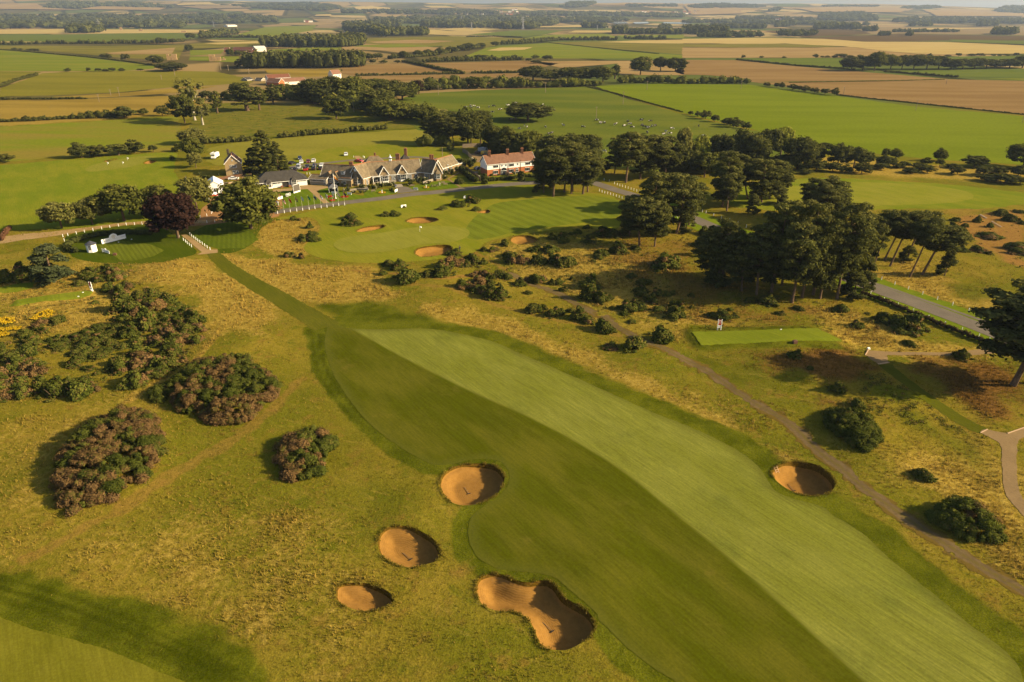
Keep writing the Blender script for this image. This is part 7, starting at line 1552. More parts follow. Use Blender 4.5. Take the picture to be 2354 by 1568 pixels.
# ------------------------------------------------------------------ posts
def posts(f, pts, where, h=.95, group='white posts'):
    for k_, (x, y) in enumerate(sorted(pts)):
        gx, gy = G(f, x, y); o = _post.copy() if _post_n[0] else _post; _post_n[0] += 1
        if o is not _post: COL.objects.link(o)
        o.location = (gx, gy, hz(gx, gy)); o.scale = (1, 1, h / .95); tag(o, 'white post, %s from left %s' % (ORD[k_], where), 'post', group)
_pm = MB().lathe([(.085, -.1), (.085, .84), (.08, .90), (.05, .95)], 8).mesh('white_post'); _post = link('white_post', _pm, None, M_WPAINT); _post_n = [0]
posts(4, [(660,1225),(712,1213),(800,1195),(885,1178),(975,1162),(1065,1145),(1150,1130),(1240,1115),(1322,1103),(1408,1100),(1487,1095),(1557,1093),(1605,1100)], 'along the gravel drive'); posts(4, [(675,1270),(685,1330)], 'at the end of the tee hedge'); posts(4, [(2095,1028),(2163,1008),(2212,985),(2220,970),(2165,1080),(2247,1072)], 'on the gravel court')
posts(4, [(1988,1208),(2006,1224),(2028,1240),(2050,1256),(2070,1272),(2092,1288),(2117,1304),(2142,1322),(2168,1342),(2198,1362)], 'on the right of the tee path'); posts(4, [(1877,1235),(1920,1264),(1942,1282),(1960,1299),(1982,1315),(2004,1332)], 'on the left of the tee path')
posts(7, [(1872,712),(1925,728),(1980,750),(2008,762),(2035,772),(2063,780),(2093,790),(2122,800),(2152,810),(2182,818),(2212,828),(2243,838),(2275,846),(2297,848)], 'on the far side of the road bend'); posts(7, [(1822,825),(1850,838),(1878,847),(1908,856),(1938,864),(1967,873),(1998,882),(2028,893),(2058,903),(2090,910)], 'on the near side of the road bend')
posts(8, [(1068,1045),(1107,1055),(1187,1083),(1268,1110),(1352,1137),(1440,1168),(1527,1202),(1620,1228)], 'beyond the road between the pine groves'); posts(8, [(780,1092),(810,1105),(1183,1235),(1270,1270),(1360,1308),(1455,1340)], 'before the road between the pine groves')
posts(11, [(850,445),(988,497),(1130,545),(1278,600),(1432,655),(1592,712),(1760,777),(1850,803),(1933,833),(2028,866)], 'along the far verge of the right road'); posts(11, [(735,600),(875,662),(1020,722),(1178,782),(1338,852),(1510,918),(1688,980),(1865,1048),(1972,1090)], 'along the near verge of the right road')
posts(5, [(1240,608),(1375,598),(1785,556),(1440,668),(1478,668),(2068,440),(2212,445)], 'around the parked cars'); posts(18, [(222,450),(765,400),(250,330),(268,345)], 'on the grass behind the clubhouse')
# ------------------------------------------------------------------ flags
def flagmat(name, fn):
    t = NT(name); u = t.attr('fu').outputs['Fac']; v = t.attr('fv').outputs['Fac']
    return t.principled(fn(t, u, v), .8, None, .1)
def bands(ax, cols):
    def fn(t, u, v):
        s = u if ax == 'u' else v; c = cols[0]; n = len(cols)
        for i in range(1, n): c = t.mix(t.math('GREATER_THAN', s, i / n), c, cols[i])
        return c
    return fn
WH, RD, BL, NV, GN, OR_, YE, SK = (.72,.71,.68), (.45,.025,.02), (.02,.06,.22), (.015,.02,.07), (.01,.16,.06), (.55,.20,.02), (.55,.40,.02), (.22,.42,.62)
def cross(bg, fg, cx=.5, w=.1):
    def fn(t, u, v):
        a = t.math('LESS_THAN', t.math('ABSOLUTE', t.math('SUBTRACT', u, cx)), w * .75); b = t.math('LESS_THAN', t.math('ABSOLUTE', t.math('SUBTRACT', v, .5)), w)
        return t.mix(t.math('MAXIMUM', a, b), bg, fg)
    return fn
def canton(base, cc):
    def fn(t, u, v):
        c = base(t, u, v) if callable(base) else base
        return t.mix(t.math('MULTIPLY', t.math('LESS_THAN', u, .45), t.math('GREATER_THAN', v, .5)), c, cc(t, u, v) if callable(cc) else cc)
    return fn
FLAGS = [('plain_white_flag', bands('v', [WH]), 'white cloth, half hidden by the big tree'), ('red_white_striped_flag', canton(bands('v', [RD, WH, RD, WH, RD, WH, RD]), NV), 'red and white stripes and blue canton'), ('red_flag', canton(bands('v', [RD]), RD), 'plain red cloth'), ('blue_yellow_cross_flag', cross(BL, YE, .36, .12), 'yellow cross on blue'),
         ('pale_blue_white_flag', bands('v', [SK, WH, SK]), 'pale blue and white bands'), ('green_flag', bands('v', [GN]), 'green cloth'), ('navy_flag_red_canton', canton(bands('v', [NV]), cross(NV, WH, .22, .2)), 'navy cloth with a crossed canton and no red'), ('red_white_blue_flag', bands('v', [BL, WH, GN, WH, RD]), 'blue, white and red bands'),
         ('green_white_red_flag', bands('u', [GN, WH, RD]), 'green, white and red uprights'), ('green_white_orange_flag', bands('u', [GN, WH, OR_]), 'green, white and orange uprights'), ('white_red_cross_flag', cross(WH, RD, .5, .1), 'red cross on white'), ('navy_flag', canton(bands('v', [NV]), cross(NV, RD, .22, .2)), 'navy cloth with a red-crossed canton')]
def cloth(name, w, h, droop, mat, parent, z, seed=0):
    """limp flag hanging from the mast"""
    nu, nv = 9, 6; r = random.Random(seed); V_, U, W_ = [], [], []
    for j in range(nv):
        for i in range(nu):
            u = i / (nu - 1); v = j / (nv - 1); x = w * u * (1 - .55 * droop); zz = z - h * (1 - v) - w * u * droop * (.75 + .15 * (1 - v)); y = .13 * math.sin(u * 6 + v * 2 + seed) * u
            V_.append((x, y, zz)); U.append(u); W_.append(v)
    Fc = [(j * nu + i, j * nu + i + 1, (j + 1) * nu + i + 1, (j + 1) * nu + i) for j in range(nv - 1) for i in range(nu - 1)]
    return link(name, np_mesh(name, V_, Fc, {'fu': U, 'fv': W_}, True), parent, mat)
M_POLE = paint('grey_pole', (.42,.38,.31), .5); M_WOOD = paint('weathered_timber', (.20,.15,.10), .9, .25); M_TIMBER = paint('brown_fence_timber', (.13,.062,.035), .9, .25)
for k_, ((x, y), (nm, fn, d_)) in enumerate(zip([(580,1080),(720,1060),(845,1045),(980,1025),(1105,1012),(1240,990),(1360,975),(1493,960),(1612,945),(1742,930),(1858,912),(1982,900)], FLAGS)):
    gx, gy = G(20, x, y); o = empty('flagpole', (gx, gy, hz(gx, gy)), -.3, 'flagpole by the drive, flag of ' + d_, 'flagpole', 'flagpoles along the drive')
    MB().lathe([(.11, -.1), (.11, .95), (.07, 1.0)], 8).build('base_post', M_WPAINT, o); MB().tube([(0, 0, .9), (0, 0, 5.3)], .04, 6).build('mast', M_POLE, o); cloth('flag', 1.75, 1.0, .72, flagmat(nm, fn), o, 5.2, k_)
gx, gy = G(23, 1278, 1212); o = empty('tall_flagpole', (gx, gy, hz(gx, gy)), .1, 'tall white mast with an orange flag in front of the clubhouse', 'flagpole'); MB().lathe([(.35, 0), (.35, .15), (.14, .25), (.12, 3), (.07, 9.4), (.09, 9.5)], 10).build('mast', M_WPAINT, o); cloth('flag', 2.6, 1.1, .62, flagmat('orange_flag', bands('v', [OR_, (.6,.42,.22)])), o, 9.1, 3)
def pin(f, x, yb, yt, label, col=WH):
    gx, gy = G(f, x, yb); h = height_for(gx, gy, toV(f, x, yt)[1]) - hz(gx, gy); o = empty('flagstick', (gx, gy, hz(gx, gy) + .05), 0, label, 'flag', 'golf flagsticks'); MB().tube([(0,0,0),(0,0,h)], .035, 6).build('stick', M_WPAINT, o); cloth('flag', .75, .5, .25, flagmat('pin_flag', bands('v', [col])), o, h - .05, 1)
pin(16, 868, 53, 8, 'white flagstick standing in the main putting green'); pin(4, 1125, 472, 442, 'white flagstick at the left of the practice green'); pin(4, 1283, 467, 437, 'white flagstick in the middle of the practice green'); pin(4, 1333, 423, 393, 'white flagstick at the back of the practice green')
for (x, yb, yt, lab) in ((1952, 682, 592, 'black feather banner behind the pale tree, farther one'), (1892, 772, 685, 'black feather banner behind the pale tree, nearer one')):
    gx, gy = G(4, x, yb); h = height_for(gx, gy, toV(4, x, yt)[1]) - hz(gx, gy); o = empty('feather_banner', (gx, gy, hz(gx, gy)), .2, lab, 'banner', 'feather banners'); MB().tube([(0,0,0),(0,0,h)], .03, 6).build('pole', M_POLE, o)
    MB().add([(0,0,.6),(.7,.05,.7),(.85,.05,h*.6),(.6,.05,h*.9),(0,0,h)] + [(0,.03,.6),(.7,.08,.7),(.85,.08,h*.6),(.6,.08,h*.9),(0,.03,h)], [(0,1,2,3,4),(9,8,7,6,5),(1,6,7,2),(2,7,8,3),(3,8,9,4),(0,5,6,1)]).build('cloth', M_BLKI, o); MB().box((.4, -.01, h * .55), (.1, .02, h * .4)).build('lettering', M_WPAINT, o)
# ------------------------------------------------------------------ poles and pylons
def pole(f, x, yb, yt, label, arm=True):
    gx, gy = G(f, x, yb); h = max(5, height_for(gx, gy, toV(f, x, yt)[1]) - hz(gx, gy)); o = empty('telegraph_pole', (gx, gy, hz(gx, gy)), .4, label, 'pole', 'telegraph poles'); s_ = max(.14, gy * .00035)
    MB().tube([(0,0,-.3),(0,0,h)], [s_, s_ * .75], 7).build('shaft', M_WOOD, o)
    if arm: MB().bar((-.9,0,h-.5),(.9,0,h-.5), s_ * .9).build('crossarm', M_WOOD, o)
for f, where, L_ in ((1, 'in the dry meadow and crop at left', [(825,665,600),(685,705,650),(1115,552,518),(1205,522,480),(765,660,620),(1575,488,448),(1717,510,475),(1523,485,430)]), (2, 'around the cow pasture', [(668,655,590),(1405,640,570),(1940,720,632),(1755,820,735),(2105,622,558)]), (3, 'across the bright field and stubble', [(400,615,555),(1105,662,600),(1605,765,690),(1815,583,555),(2340,850,790)])):
    for k_, (x, yb, yt) in enumerate(sorted(L_)): pole(f, x, yb, yt, 'wooden telegraph pole, %s from left %s' % (ORD[k_], where))
pole(2, 85, 775, 705, 'pale bare pole stump in the wood left of the pasture', False); pole(5, 1558, 615, 435, 'wooden pole among the parked cars', False); pole(18, 1742, 355, 135, 'wooden pole behind the right wing of the clubhouse', False)
M_STEEL = paint('galvanised_steel', (.22,.22,.23), .6, .1, metal=.3)
m = MB(); lv = [(0,4.0),(10,2.9),(20,2.0),(30,1.3),(40,1.0),(48,.25)]
for (z0, w0), (z1, w1) in zip(lv, lv[1:]):
    c0_ = [(a*w0,b*w0,z0) for a,b in ((-1,-1),(1,-1),(1,1),(-1,1))]; c1_ = [(a*w1,b*w1,z1) for a,b in ((-1,-1),(1,-1),(1,1),(-1,1))]
    for i in range(4): j = (i + 1) % 4; m.bar(c0_[i], c1_[i], .55); m.bar(c0_[i], c1_[j], .34); m.bar(c0_[j], c1_[i], .34); m.bar(c1_[i], c1_[j], .34)
tow = m.mesh('lattice_tower'); tow.materials.append(M_STEEL); m = MB()
for z, w in ((29, 8), (36, 9.5), (43, 7)): m.bar((-w,0,z),(w,0,z), .5); m.bar((-w,0,z),(0,0,z+2.4), .4); m.bar((w,0,z),(0,0,z+2.4), .4)
arms = m.mesh('crossarms'); arms.materials.append(M_STEEL)
for k_, (f, x, yb, yt) in enumerate([(1,690,212,130),(1,1475,188,142),(2,828,152,110),(2,897,208,150),(2,1250,205,112),(2,1762,205,172)]):
    gx, gy = G(f, x, yb); h = height_for(gx, gy, toV(f, x, yt)[1]) - hz(gx, gy); o = empty('pylon', (gx, gy, hz(gx, gy)), .5, 'steel lattice pylon, %s from left on the far plain' % ORD[k_], 'pylon', 'pylons on the plain'); o.scale = (h / 48,) * 3; link('lattice_tower', tow, o); link('crossarms', arms, o)
M_STRAW = paint('stacked_straw', (.26,.17,.075), .95, .25, .4)
for f, x, y, w, h, lab in ((1,835,208,10,12,'tall straw stack at the far forest edge, left one'),(1,972,216,14,9,'square straw stack at the far forest edge, middle one'),(1,1268,224,16,8,'square straw stack at the far forest edge, right one'),(1,1485,422,16,9,'ruined brown straw stack beside the far farm'),(1,1540,416,7,4,'small straw heap beside the ruined stack'),(1,1187,414,14,8,'brown straw stack by the left copse')):
    gx, gy = G(f, x, y); o = empty('straw_stack', (gx, gy, hz(gx, gy)), .3, lab, 'straw stack', 'straw stacks'); r = random.Random(int(x)); n_ = max(2, int(h / 2.4))
    m = MB()
    for i in range(n_):
        for j in range(4):
            if i == n_ - 1 and r.random() < .4: continue
            m.box(((j - 1.5) * w / 4 + r.uniform(-.3, .3), r.uniform(-.3, .3), (i + .5) * h / n_), (w / 4 * .96, w * .6, h / n_ * .97))
    m.build('bales', M_STRAW, o)
# ------------------------------------------------------------------ fences and walls
def board_fence(f, pts, h, label, mat=M_WOOD, bw=1.8, cat='fence'):
    P = np.array(GP(f, pts)); o = empty('board_fence', (P[0][0], P[0][1], 0), 0, label, cat, 'board fences'); me = {}
    for a, b in zip(P, P[1:]):
        L_ = float(np.hypot(*(b - a))); n_ = max(1, int(L_ / bw)); rz = math.atan2(b[1] - a[1], b[0] - a[0])
        for i in range(n_):
            c = a + (b - a) * (i + .5) / n_; z_ = hz(*c); key = round(L_ / n_, 2)
            if key not in me:
                m = MB(); w = L_ / n_; k = 9
                for j in range(k): m.box((-w / 2 + w * (j + .5) / k, (.012 if j % 2 else -.012), h / 2), (w / k * .9, .025, h))
                m.box((0, .05, h * .25), (w, .05, .09)).box((0, .05, h * .8), (w, .05, .09)).box((-w / 2, .06, h / 2 + .05), (.12, .12, h + .1)); me[key] = m.mesh('panel'); me[key].materials.append(mat)
            p_ = link('panel', me[key], o); p_.location = (c[0] - P[0][0], c[1] - P[0][1], z_); p_.rotation_euler = (0, 0, rz)
board_fence(19, [(0,390),(150,470),(320,660)], 2.0, 'grey board fence along the left side of the stable yard'); board_fence(19, [(0,250),(480,225),(600,240),(880,340),(1150,470)], 2.0, 'grey board fence closing the back of the stable yard'); board_fence(24, [(790,425),(1100,375),(1425,335)], 1.3, 'low brown board fence below the brick house', M_TIMBER); board_fence(19, [(0,890),(200,1010),(340,1110),(580,1300)], 1.6, 'board fence beside the side garden hedges'); board_fence(19, [(1290,1040),(1380,1110),(1470,1150)], 1.4, 'short board fence between the terrace front gardens')
def low_wall(f, pts, h, w, label, mat, name='garden_wall'):
    P = np.array(GP(f, pts)); o = empty(name, (P[0][0], P[0][1], hz(*P[0])), 0, label, 'wall', 'garden walls'); m = MB(); cpm = MB()
    for a, b in zip(P, P[1:]): c = (a + b) / 2 - P[0]; L_ = float(np.hypot(*(b - a))) + w; rz = math.atan2(b[1] - a[1], b[0] - a[0]); m.box((c[0], c[1], h / 2 - .1), (L_, w, h + .2), rz); cpm.box((c[0], c[1], h + .04), (L_ + .06, w + .1, .08), rz)
    m.build('masonry', mat, o); cpm.build('coping', B_GREY, o)
low_wall(24, [(915,560),(1060,560),(1190,540)], 1.2, .4, 'brown garden wall right of the marquee', B_STONE); low_wall(18, [(1380,830),(1560,775)], .9, .4, 'pale stone terrace wall at the right gable', B_GREY); low_wall(18, [(0,960),(130,945),(330,950)], .6, .6, 'rough stone rockery wall in the left garden', B_GREY); low_wall(18, [(440,840),(600,815),(860,795)], .7, .35, 'low terrace wall in front of the main windows', B_GREY)
for f, x, y, w, n_, lab in ((18, 925, 890, 3.4, 5, 'broad stone steps up to the club terrace'), (18, 300, 925, 2.0, 4, 'narrow stone steps at the left garden corner')):
    gx, gy = G(f, x, y); o = empty('garden_steps', (gx, gy, hz(gx, gy)), .35, lab, 'steps', 'stone steps')
    for i in range(n_): MB().box((0, i * .45 + .2, .09 * (i + 1) - .05), (w - i * .1, .48, .18 * (i + 1) * .5 + .1)).build('step', B_GREY, o)
# ------------------------------------------------------------------ garden: benches, sundials, beds, shrubs
def bench(f, x, y, rz, label):
    gx, gy = G(f, x, y); o = empty('park_bench', (gx, gy, hz(gx, gy)), rz, label, 'bench', 'garden benches')
    for j in range(3): MB().box((0, -.16 + j * .16, .45), (1.7, .13, .04)).build('seat_slat', M_WOOD, o)
    for j in range(3): MB().box((0, .28, .58 + j * .16), (1.7, .04, .12)).build('back_slat', M_WOOD, o)
    for sx in (-.78, .78): MB().box((sx, -.2, .22), (.08, .08, .45)).box((sx, .28, .48), (.08, .08, .95)).box((sx, .03, .66), (.08, .55, .06)).build('leg', M_WOOD, o)
bench(18, 440, 985, .35, 'wooden bench on the flag lawn by the left sundial'); bench(18, 1175, 885, .2, 'wooden bench at the left end of the bench lawn'); bench(18, 1800, 858, .3, 'dark bench at the right end of the bench lawn'); bench(18, 1755, 830, .3, 'weathered bench behind the dark one'); bench(18, 1550, 885, 1.9, 'chair bench at the left of the lawn table'); bench(18, 1640, 880, -1.2, 'chair bench at the right of the lawn table')
gx, gy = G(18, 1597, 885); o = empty('garden_table', (gx, gy, hz(gx, gy)), 0, 'small wooden table between two chair benches', 'table'); MB().lathe([(.5, .68), (.5, .74)], 14).build('table_top', M_WOOD, o); MB().lathe([(.3, 0), (.06, .08), (.06, .68)], 8).build('pedestal', M_WOOD, o)
gx, gy = G(18, 1685, 855); o = empty('garden_urn', (gx, gy, hz(gx, gy)), 0, 'pale stone urn beside the bench lawn table', 'urn'); MB().lathe([(.25,0),(.18,.3),(.32,.6),(.4,.9),(.36,.95)], 12).build('bowl', paint('pale_stone', (.5,.46,.38), .9, .15), o); link('flowers', crown_mesh('urn_flowers', [((0,0,1.05),(.4,.4,.25),60,.1,.9)], 5, 0), o, L_MIXED)
def bed(f, x, y, r_, mat, label, dial=False, zr=.22):
    gx, gy = G(f, x, y); o = empty('flower_bed' if not dial else 'sundial', (gx, gy, hz(gx, gy)), 0, label, 'flower bed' if not dial else 'sundial', 'flower beds'); R0 = random.Random(int(x)); cl = []
    for k in range(40):
        a = R0.uniform(0, 6.28); q = r_ * (math.sqrt(R0.random()) if not dial else R0.uniform(.82, 1.0)); cl.append(((math.cos(a) * q, math.sin(a) * q, zr), (.26, .26, .2), 18, .11, R0.uniform(.1, 1)))
    link('blossom', crown_mesh('bed_blossom', cl, int(x), 0), o, mat)
    MB().lathe([(r_ + .1, -.05), (r_ + .05, .06), (.05, .09)] if not dial else [(r_ + .15, -.05), (r_ + .1, .05), (r_ * .75, .06)], 18).build('soil', M_SOIL, o)
    if dial: MB().lathe([(.4,.0),(.4,.12),(.2,.2),(.14,.6),(.2,1.0),(.34,1.06),(.34,1.12)], 10).build('pedestal', paint('white_stone', (.72,.70,.64), .8), o); MB().add([(-.02,-.2,1.12),(-.02,.2,1.12),(-.02,.2,1.35),(.02,-.2,1.12),(.02,.2,1.12),(.02,.2,1.35)], [(0,1,2),(5,4,3),(0,2,5,3),(1,4,5,2)]).build('gnomon', M_DARKIN, o)
bed(23, 1085, 1160, 1.15, L_RED, 'red flower bed left of the tall mast, farther one'); bed(23, 1168, 1282, 1.15, L_RED, 'red flower bed left of the tall mast, nearer one'); bed(23, 1560, 1170, 1.4, L_RED, 'red flower bed right of the tall mast'); bed(20, 480, 812, 1.3, L_RED, 'red and white flower bed beside the big tree'); bed(18, 603, 1000, 1.35, L_FLOWER, 'white sundial in a yellow flower ring on the flag lawn', True); bed(18, 1435, 905, 1.1, L_FLOWER, 'white sundial in a yellow flower ring on the bench lawn', True)
GS = [(18,200,905,75,.7),(18,250,920,60,.8),(18,400,830,90,.8),(18,420,925,60,1.1),(18,350,900,70,.7),(18,480,930,90,.7),(18,530,900,110,.8),(18,610,900,90,.9),(18,680,880,110,.6),(18,760,870,90,.6),(18,810,860,70,.9),(18,830,780,100,.6),(18,990,760,100,.5),(18,1060,790,90,.5),(18,1110,850,140,.7),(18,1310,840,120,1.1),(18,1210,790,90,.6),(18,1410,790,120,.6),(18,1290,700,60,.9),(18,1490,830,90,.5),(18,1400,850,80,.4),(18,1640,760,90,.9),(18,1740,720,80,.7),(18,1790,750,110,.6),(18,1800,670,110,.8),(18,1900,660,110,.9),(18,1860,580,60,1.2),(18,2000,590,110,.7),(18,2080,540,90,.6),(18,195,1010,75,.6),(18,60,1000,80,.5),(18,280,990,70,.4),(18,770,970,100,.6),(18,1080,870,70,.5),(23,1550,1010,130,.8),(23,1660,990,130,1.0),(23,1350,830,160,.6),(23,1500,840,150,.6),(23,1640,850,120,.7),(23,1790,840,110,.8),(23,2060,860,130,.6),(23,2160,880,130,.7),(23,1850,1040,140,.4),(23,2040,1050,120,.6),(19,910,1140,120,.6),(19,1120,1130,90,.6),(19,1450,1130,120,.5),(19,1620,1100,150,.6),(19,230,880,260,.9),(18,2300,530,170,1.0),(18,2160,520,110,.7),(24,780,310,60,1.0),(24,270,290,90,.9),(24,1750,320,130,1.4),(24,1340,270,90,.5),(24,1050,300,80,.5)]
rs = random.Random(9); gprot = []
for k_ in range(4):
    cl = [((rs.uniform(-.8,.8), rs.uniform(-.8,.8), rs.uniform(.3,1.1)), (.5,.5,.42), 46, .15, rs.choice([.2,.35,.5,.6,.95 if k_ % 2 else .4])) for _ in range(11)]
    me = crown_mesh('shrub_crown', cl, 200 + k_, .75); me.materials.append(L_MIXED); st = MB().tube([(0,0,-.1),(0,0,.6)], .05, 5).mesh('shrub_stem'); st.materials.append(M_BARK); gprot.append((me, st))
gl = sorted(((toV(f, x, y)[0], f, x, y, w, hr) for f, x, y, w, hr in GS))
for k_, (u_, f, x, y, w, hr) in enumerate(gl):
    gx, gy = G(f, x, y); wm = w / FR[f][2] / 1.7407 / px_m(gx, gy); o = empty('garden_shrub', (gx, gy + wm * .2, hz(gx, gy)), rs.uniform(0, 6), 'flowering garden shrub, %s from left around the buildings' % ORD[k_], 'shrub', 'garden shrubs')
    o.scale = (wm / 2.4, wm / 2.4, wm * hr * 1.2 / 1.5); me, st = gprot[k_ % 4]; link('crown', me, o); link('stem', st, o)
gx, gy = G(19, 495, 1192); o = empty('small_goal', (gx, gy, hz(gx, gy)), .3, 'small white football goal in the terrace garden', 'goal'); MB().bar((-.6,0,0),(-.6,0,1.0),.07).bar((.6,0,0),(.6,0,1.0),.07).bar((-.6,0,1.0),(.6,0,1.0),.07).build('frame', M_WPAINT, o); MB().bar((-.6,.6,0),(-.6,0,1.0),.03).bar((.6,.6,0),(.6,0,1.0),.03).bar((-.6,.6,0),(.6,.6,0),.03).build('back_stay', M_WPAINT, o)
gx, gy = G(19, 850, 1195); o = empty('toy_slide', (gx, gy, hz(gx, gy)), .4, 'red toy slide in the terrace garden', 'slide'); MB().bar((-.5,0,1.1),(.7,0,.1),.45,.08).build('chute', M_REDC, o); MB().bar((-.5,-.2,0),(-.5,-.2,1.1),.06).bar((-.5,.2,0),(-.5,.2,1.1),.06).bar((-.5,-.2,.4),(-.5,.2,.4),.05).bar((-.5,-.2,.8),(-.5,.2,.8),.05).build('ladder', paint('blue_plastic', (.03,.08,.3)), o)
gx, gy = G(19, 410, 1100); o = empty('garden_shed', (gx, gy, hz(gx, gy)), .3, 'small timber shed between hedge and terrace', 'shed'); MB().box((0,0,.5),(2.0,1.3,1.0)).build('wall', M_WOOD, o); MB().add([(-1.1,-.75,1.0),(1.1,-.75,1.0),(1.1,.75,1.35),(-1.1,.75,1.35),(-1.1,-.75,.93),(1.1,-.75,.93),(1.1,.75,1.28),(-1.1,.75,1.28)], [(0,1,2,3),(7,6,5,4),(0,4,5,1),(1,5,6,2),(2,6,7,3),(3,7,4,0)]).build('roof', M_WOOD, o)
# ------------------------------------------------------------------ course furniture
def rake(f, x0, y0, x1, y1, label, zoff):
    a = np.array(G(f, x0, y0)); b = np.array(G(f, x1, y1)); c = (a + b) / 2; o = empty('bunker_rake', (c[0], c[1], hz(*c) - zoff), math.atan2(b[1] - a[1], b[0] - a[0]), label, 'rake', 'bunker rakes'); L_ = .85
    MB().tube([(-L_,0,.07),(L_,0,.07)], .032, 6).build('handle', M_WOOD, o); m = MB().box((L_,0,.07),(.07,.6,.06))
    for j in range(7): m.box((L_, -.27 + j * .09, .02), (.03, .03, .1))
    m.build('head', M_BLACK, o)
rake(15,1150,220,1170,250,'rake lying in the oval bunker by the dark stripe',1.33); rake(15,712,670,768,715,'rake lying in the egg-shaped bunker',1.23); rake(15,445,1050,500,1068,'rake lying in the smallest near bunker',1.13); rake(15,1693,1138,1760,1200,'rake lying in the peanut-shaped bunker',1.57); rake(12,335,1145,385,1205,'rake lying in the deep bunker right of the fairway',1.83); rake(16,1040,190,1065,182,'rake lying in the pale bunker before the green',1.25)
gx, gy = G(12, 232, 1100); o = empty('bunker_ladder', (gx, gy, hz(gx, gy) - .9), .5, 'small wooden ladder set in the deep bunker wall', 'ladder')
for sx in (-.3, .3): MB().bar((sx,-.35,-.1),(sx,.5,1.05),.07).build('rail', paint('pale_timber', (.45,.30,.18), .8), o)
for j in range(4): MB().bar((-.3,-.2+j*.2,.1+j*.27),(.3,-.2+j*.2,.1+j*.27),.05).build('rung', MATS['pale_timber'], o)
for f, x, y, lab in ((10,1891,968,'white tee marker on the number board tee'),(17,947,348,'white tee marker on the side tee, farther one'),(17,898,405,'white tee marker on the side tee, nearer one'),(4,1240,1283,'white tee marker on the striped tee, left one'),(4,1376,1252,'white tee marker on the striped tee, right one')):
    gx, gy = G(f, x, y); o = empty('tee_marker', (gx, gy, hz(gx, gy)), .2, lab, 'tee marker', 'tee markers'); MB().box((0,0,.12),(.34,.16,.2)).build('block', M_WPAINT, o); MB().lathe([(.03,-.05),(.03,.04)], 6).build('spike', M_STEEL, o)
for f, x, y, lab in ((10,2035,1108,'dark wooden bin box on the number board tee'),(25,1102,800,'dark bin box beside the striped tee')):
    gx, gy = G(f, x, y); o = empty('litter_bin', (gx, gy, hz(gx, gy)), .2, lab, 'bin', 'tee bins'); m = MB()
    for j in range(5): m.box((-.36 + j * .18, -.3, .3), (.16, .04, .55)).box((-.36 + j * .18, .3, .3), (.16, .04, .55))
    m.box((-.44,0,.3),(.04,.6,.55)).box((.44,0,.3),(.04,.6,.55)); m.build('slats', M_TIMBER, o); MB().box((0,0,.6),(1.0,.72,.06)).box((0,.1,.68),(.4,.3,.12)).build('lid', M_TIMBER, o)
gx, gy = G(12, 991, 100); o = empty('marker_stone', (gx, gy, hz(gx, gy)), .2, 'white marker stone at the head of the heath path', 'marker'); MB().add([(-.3,-.2,0),(.3,-.2,0),(.3,.2,0),(-.3,.2,0),(-.25,-.15,.3),(.25,-.15,.3),(.25,.15,.42),(-.25,.15,.42)], [(0,1,5,4),(1,2,6,5),(2,3,7,6),(3,0,4,7),(4,5,6,7)]).build('block', M_WPAINT, o)
for k_, (p, q, lab) in enumerate((((1880,1070),(1950,1112),'pale sleeper edging above the sandy pit'),((2000,1140),(2105,1205),'log steps climbing out of the sandy pit'))):
    a = np.array(G(9, *p)); b = np.array(G(9, *q)); o = empty('log_steps', (a[0], a[1], hz(*a)), 0, lab, 'steps', 'log steps'); n_ = 9
    for i in range(n_): c = (b - a) * (i + .5) / n_; MB().box((c[0], c[1], .12), (.9, .2, .14), .5).build('log', M_WOOD, o)
for f, pts, lab in ((12, [(962,152),(990,108)], 'pale timber kerb at the left of the heath path head'), (12, [(1068,226),(1162,219)], 'pale timber kerb across the end of the heath path'), (12, [(1925,801),(1985,771)], 'pale timber kerb at the top of the heath walk'), (12, [(2150,806),(2291,757)], 'pale timber kerb along the heath walk fork')):
    a, b = [np.array(G(f, *p)) for p in pts]; o = empty('timber_kerb', (a[0], a[1], hz(*a)), math.atan2(b[1] - a[1], b[0] - a[0]), lab, 'kerb', 'timber kerbs'); L_ = float(np.hypot(*(b - a)))
    for i in range(2): MB().box((L_ * (i + .5) / 2, 0, .06), (L_ / 2 - .03, .16, .16)).build('sleeper', paint('pale_timber', (.45,.30,.18), .8), o)
hedge(4, [(-60,1250),(20,1265),(60,1200),(105,1150)], 1.5, 1.3, 'brown clipped hedge block at the left end of the gravel drive', leafmat('brown_beech_hedge', [(0,(.07,.035,.02)),(.5,(.13,.065,.035)),(1,(.19,.10,.05))]), 'clipped_hedge', .05, 'clipped hedges', .5)
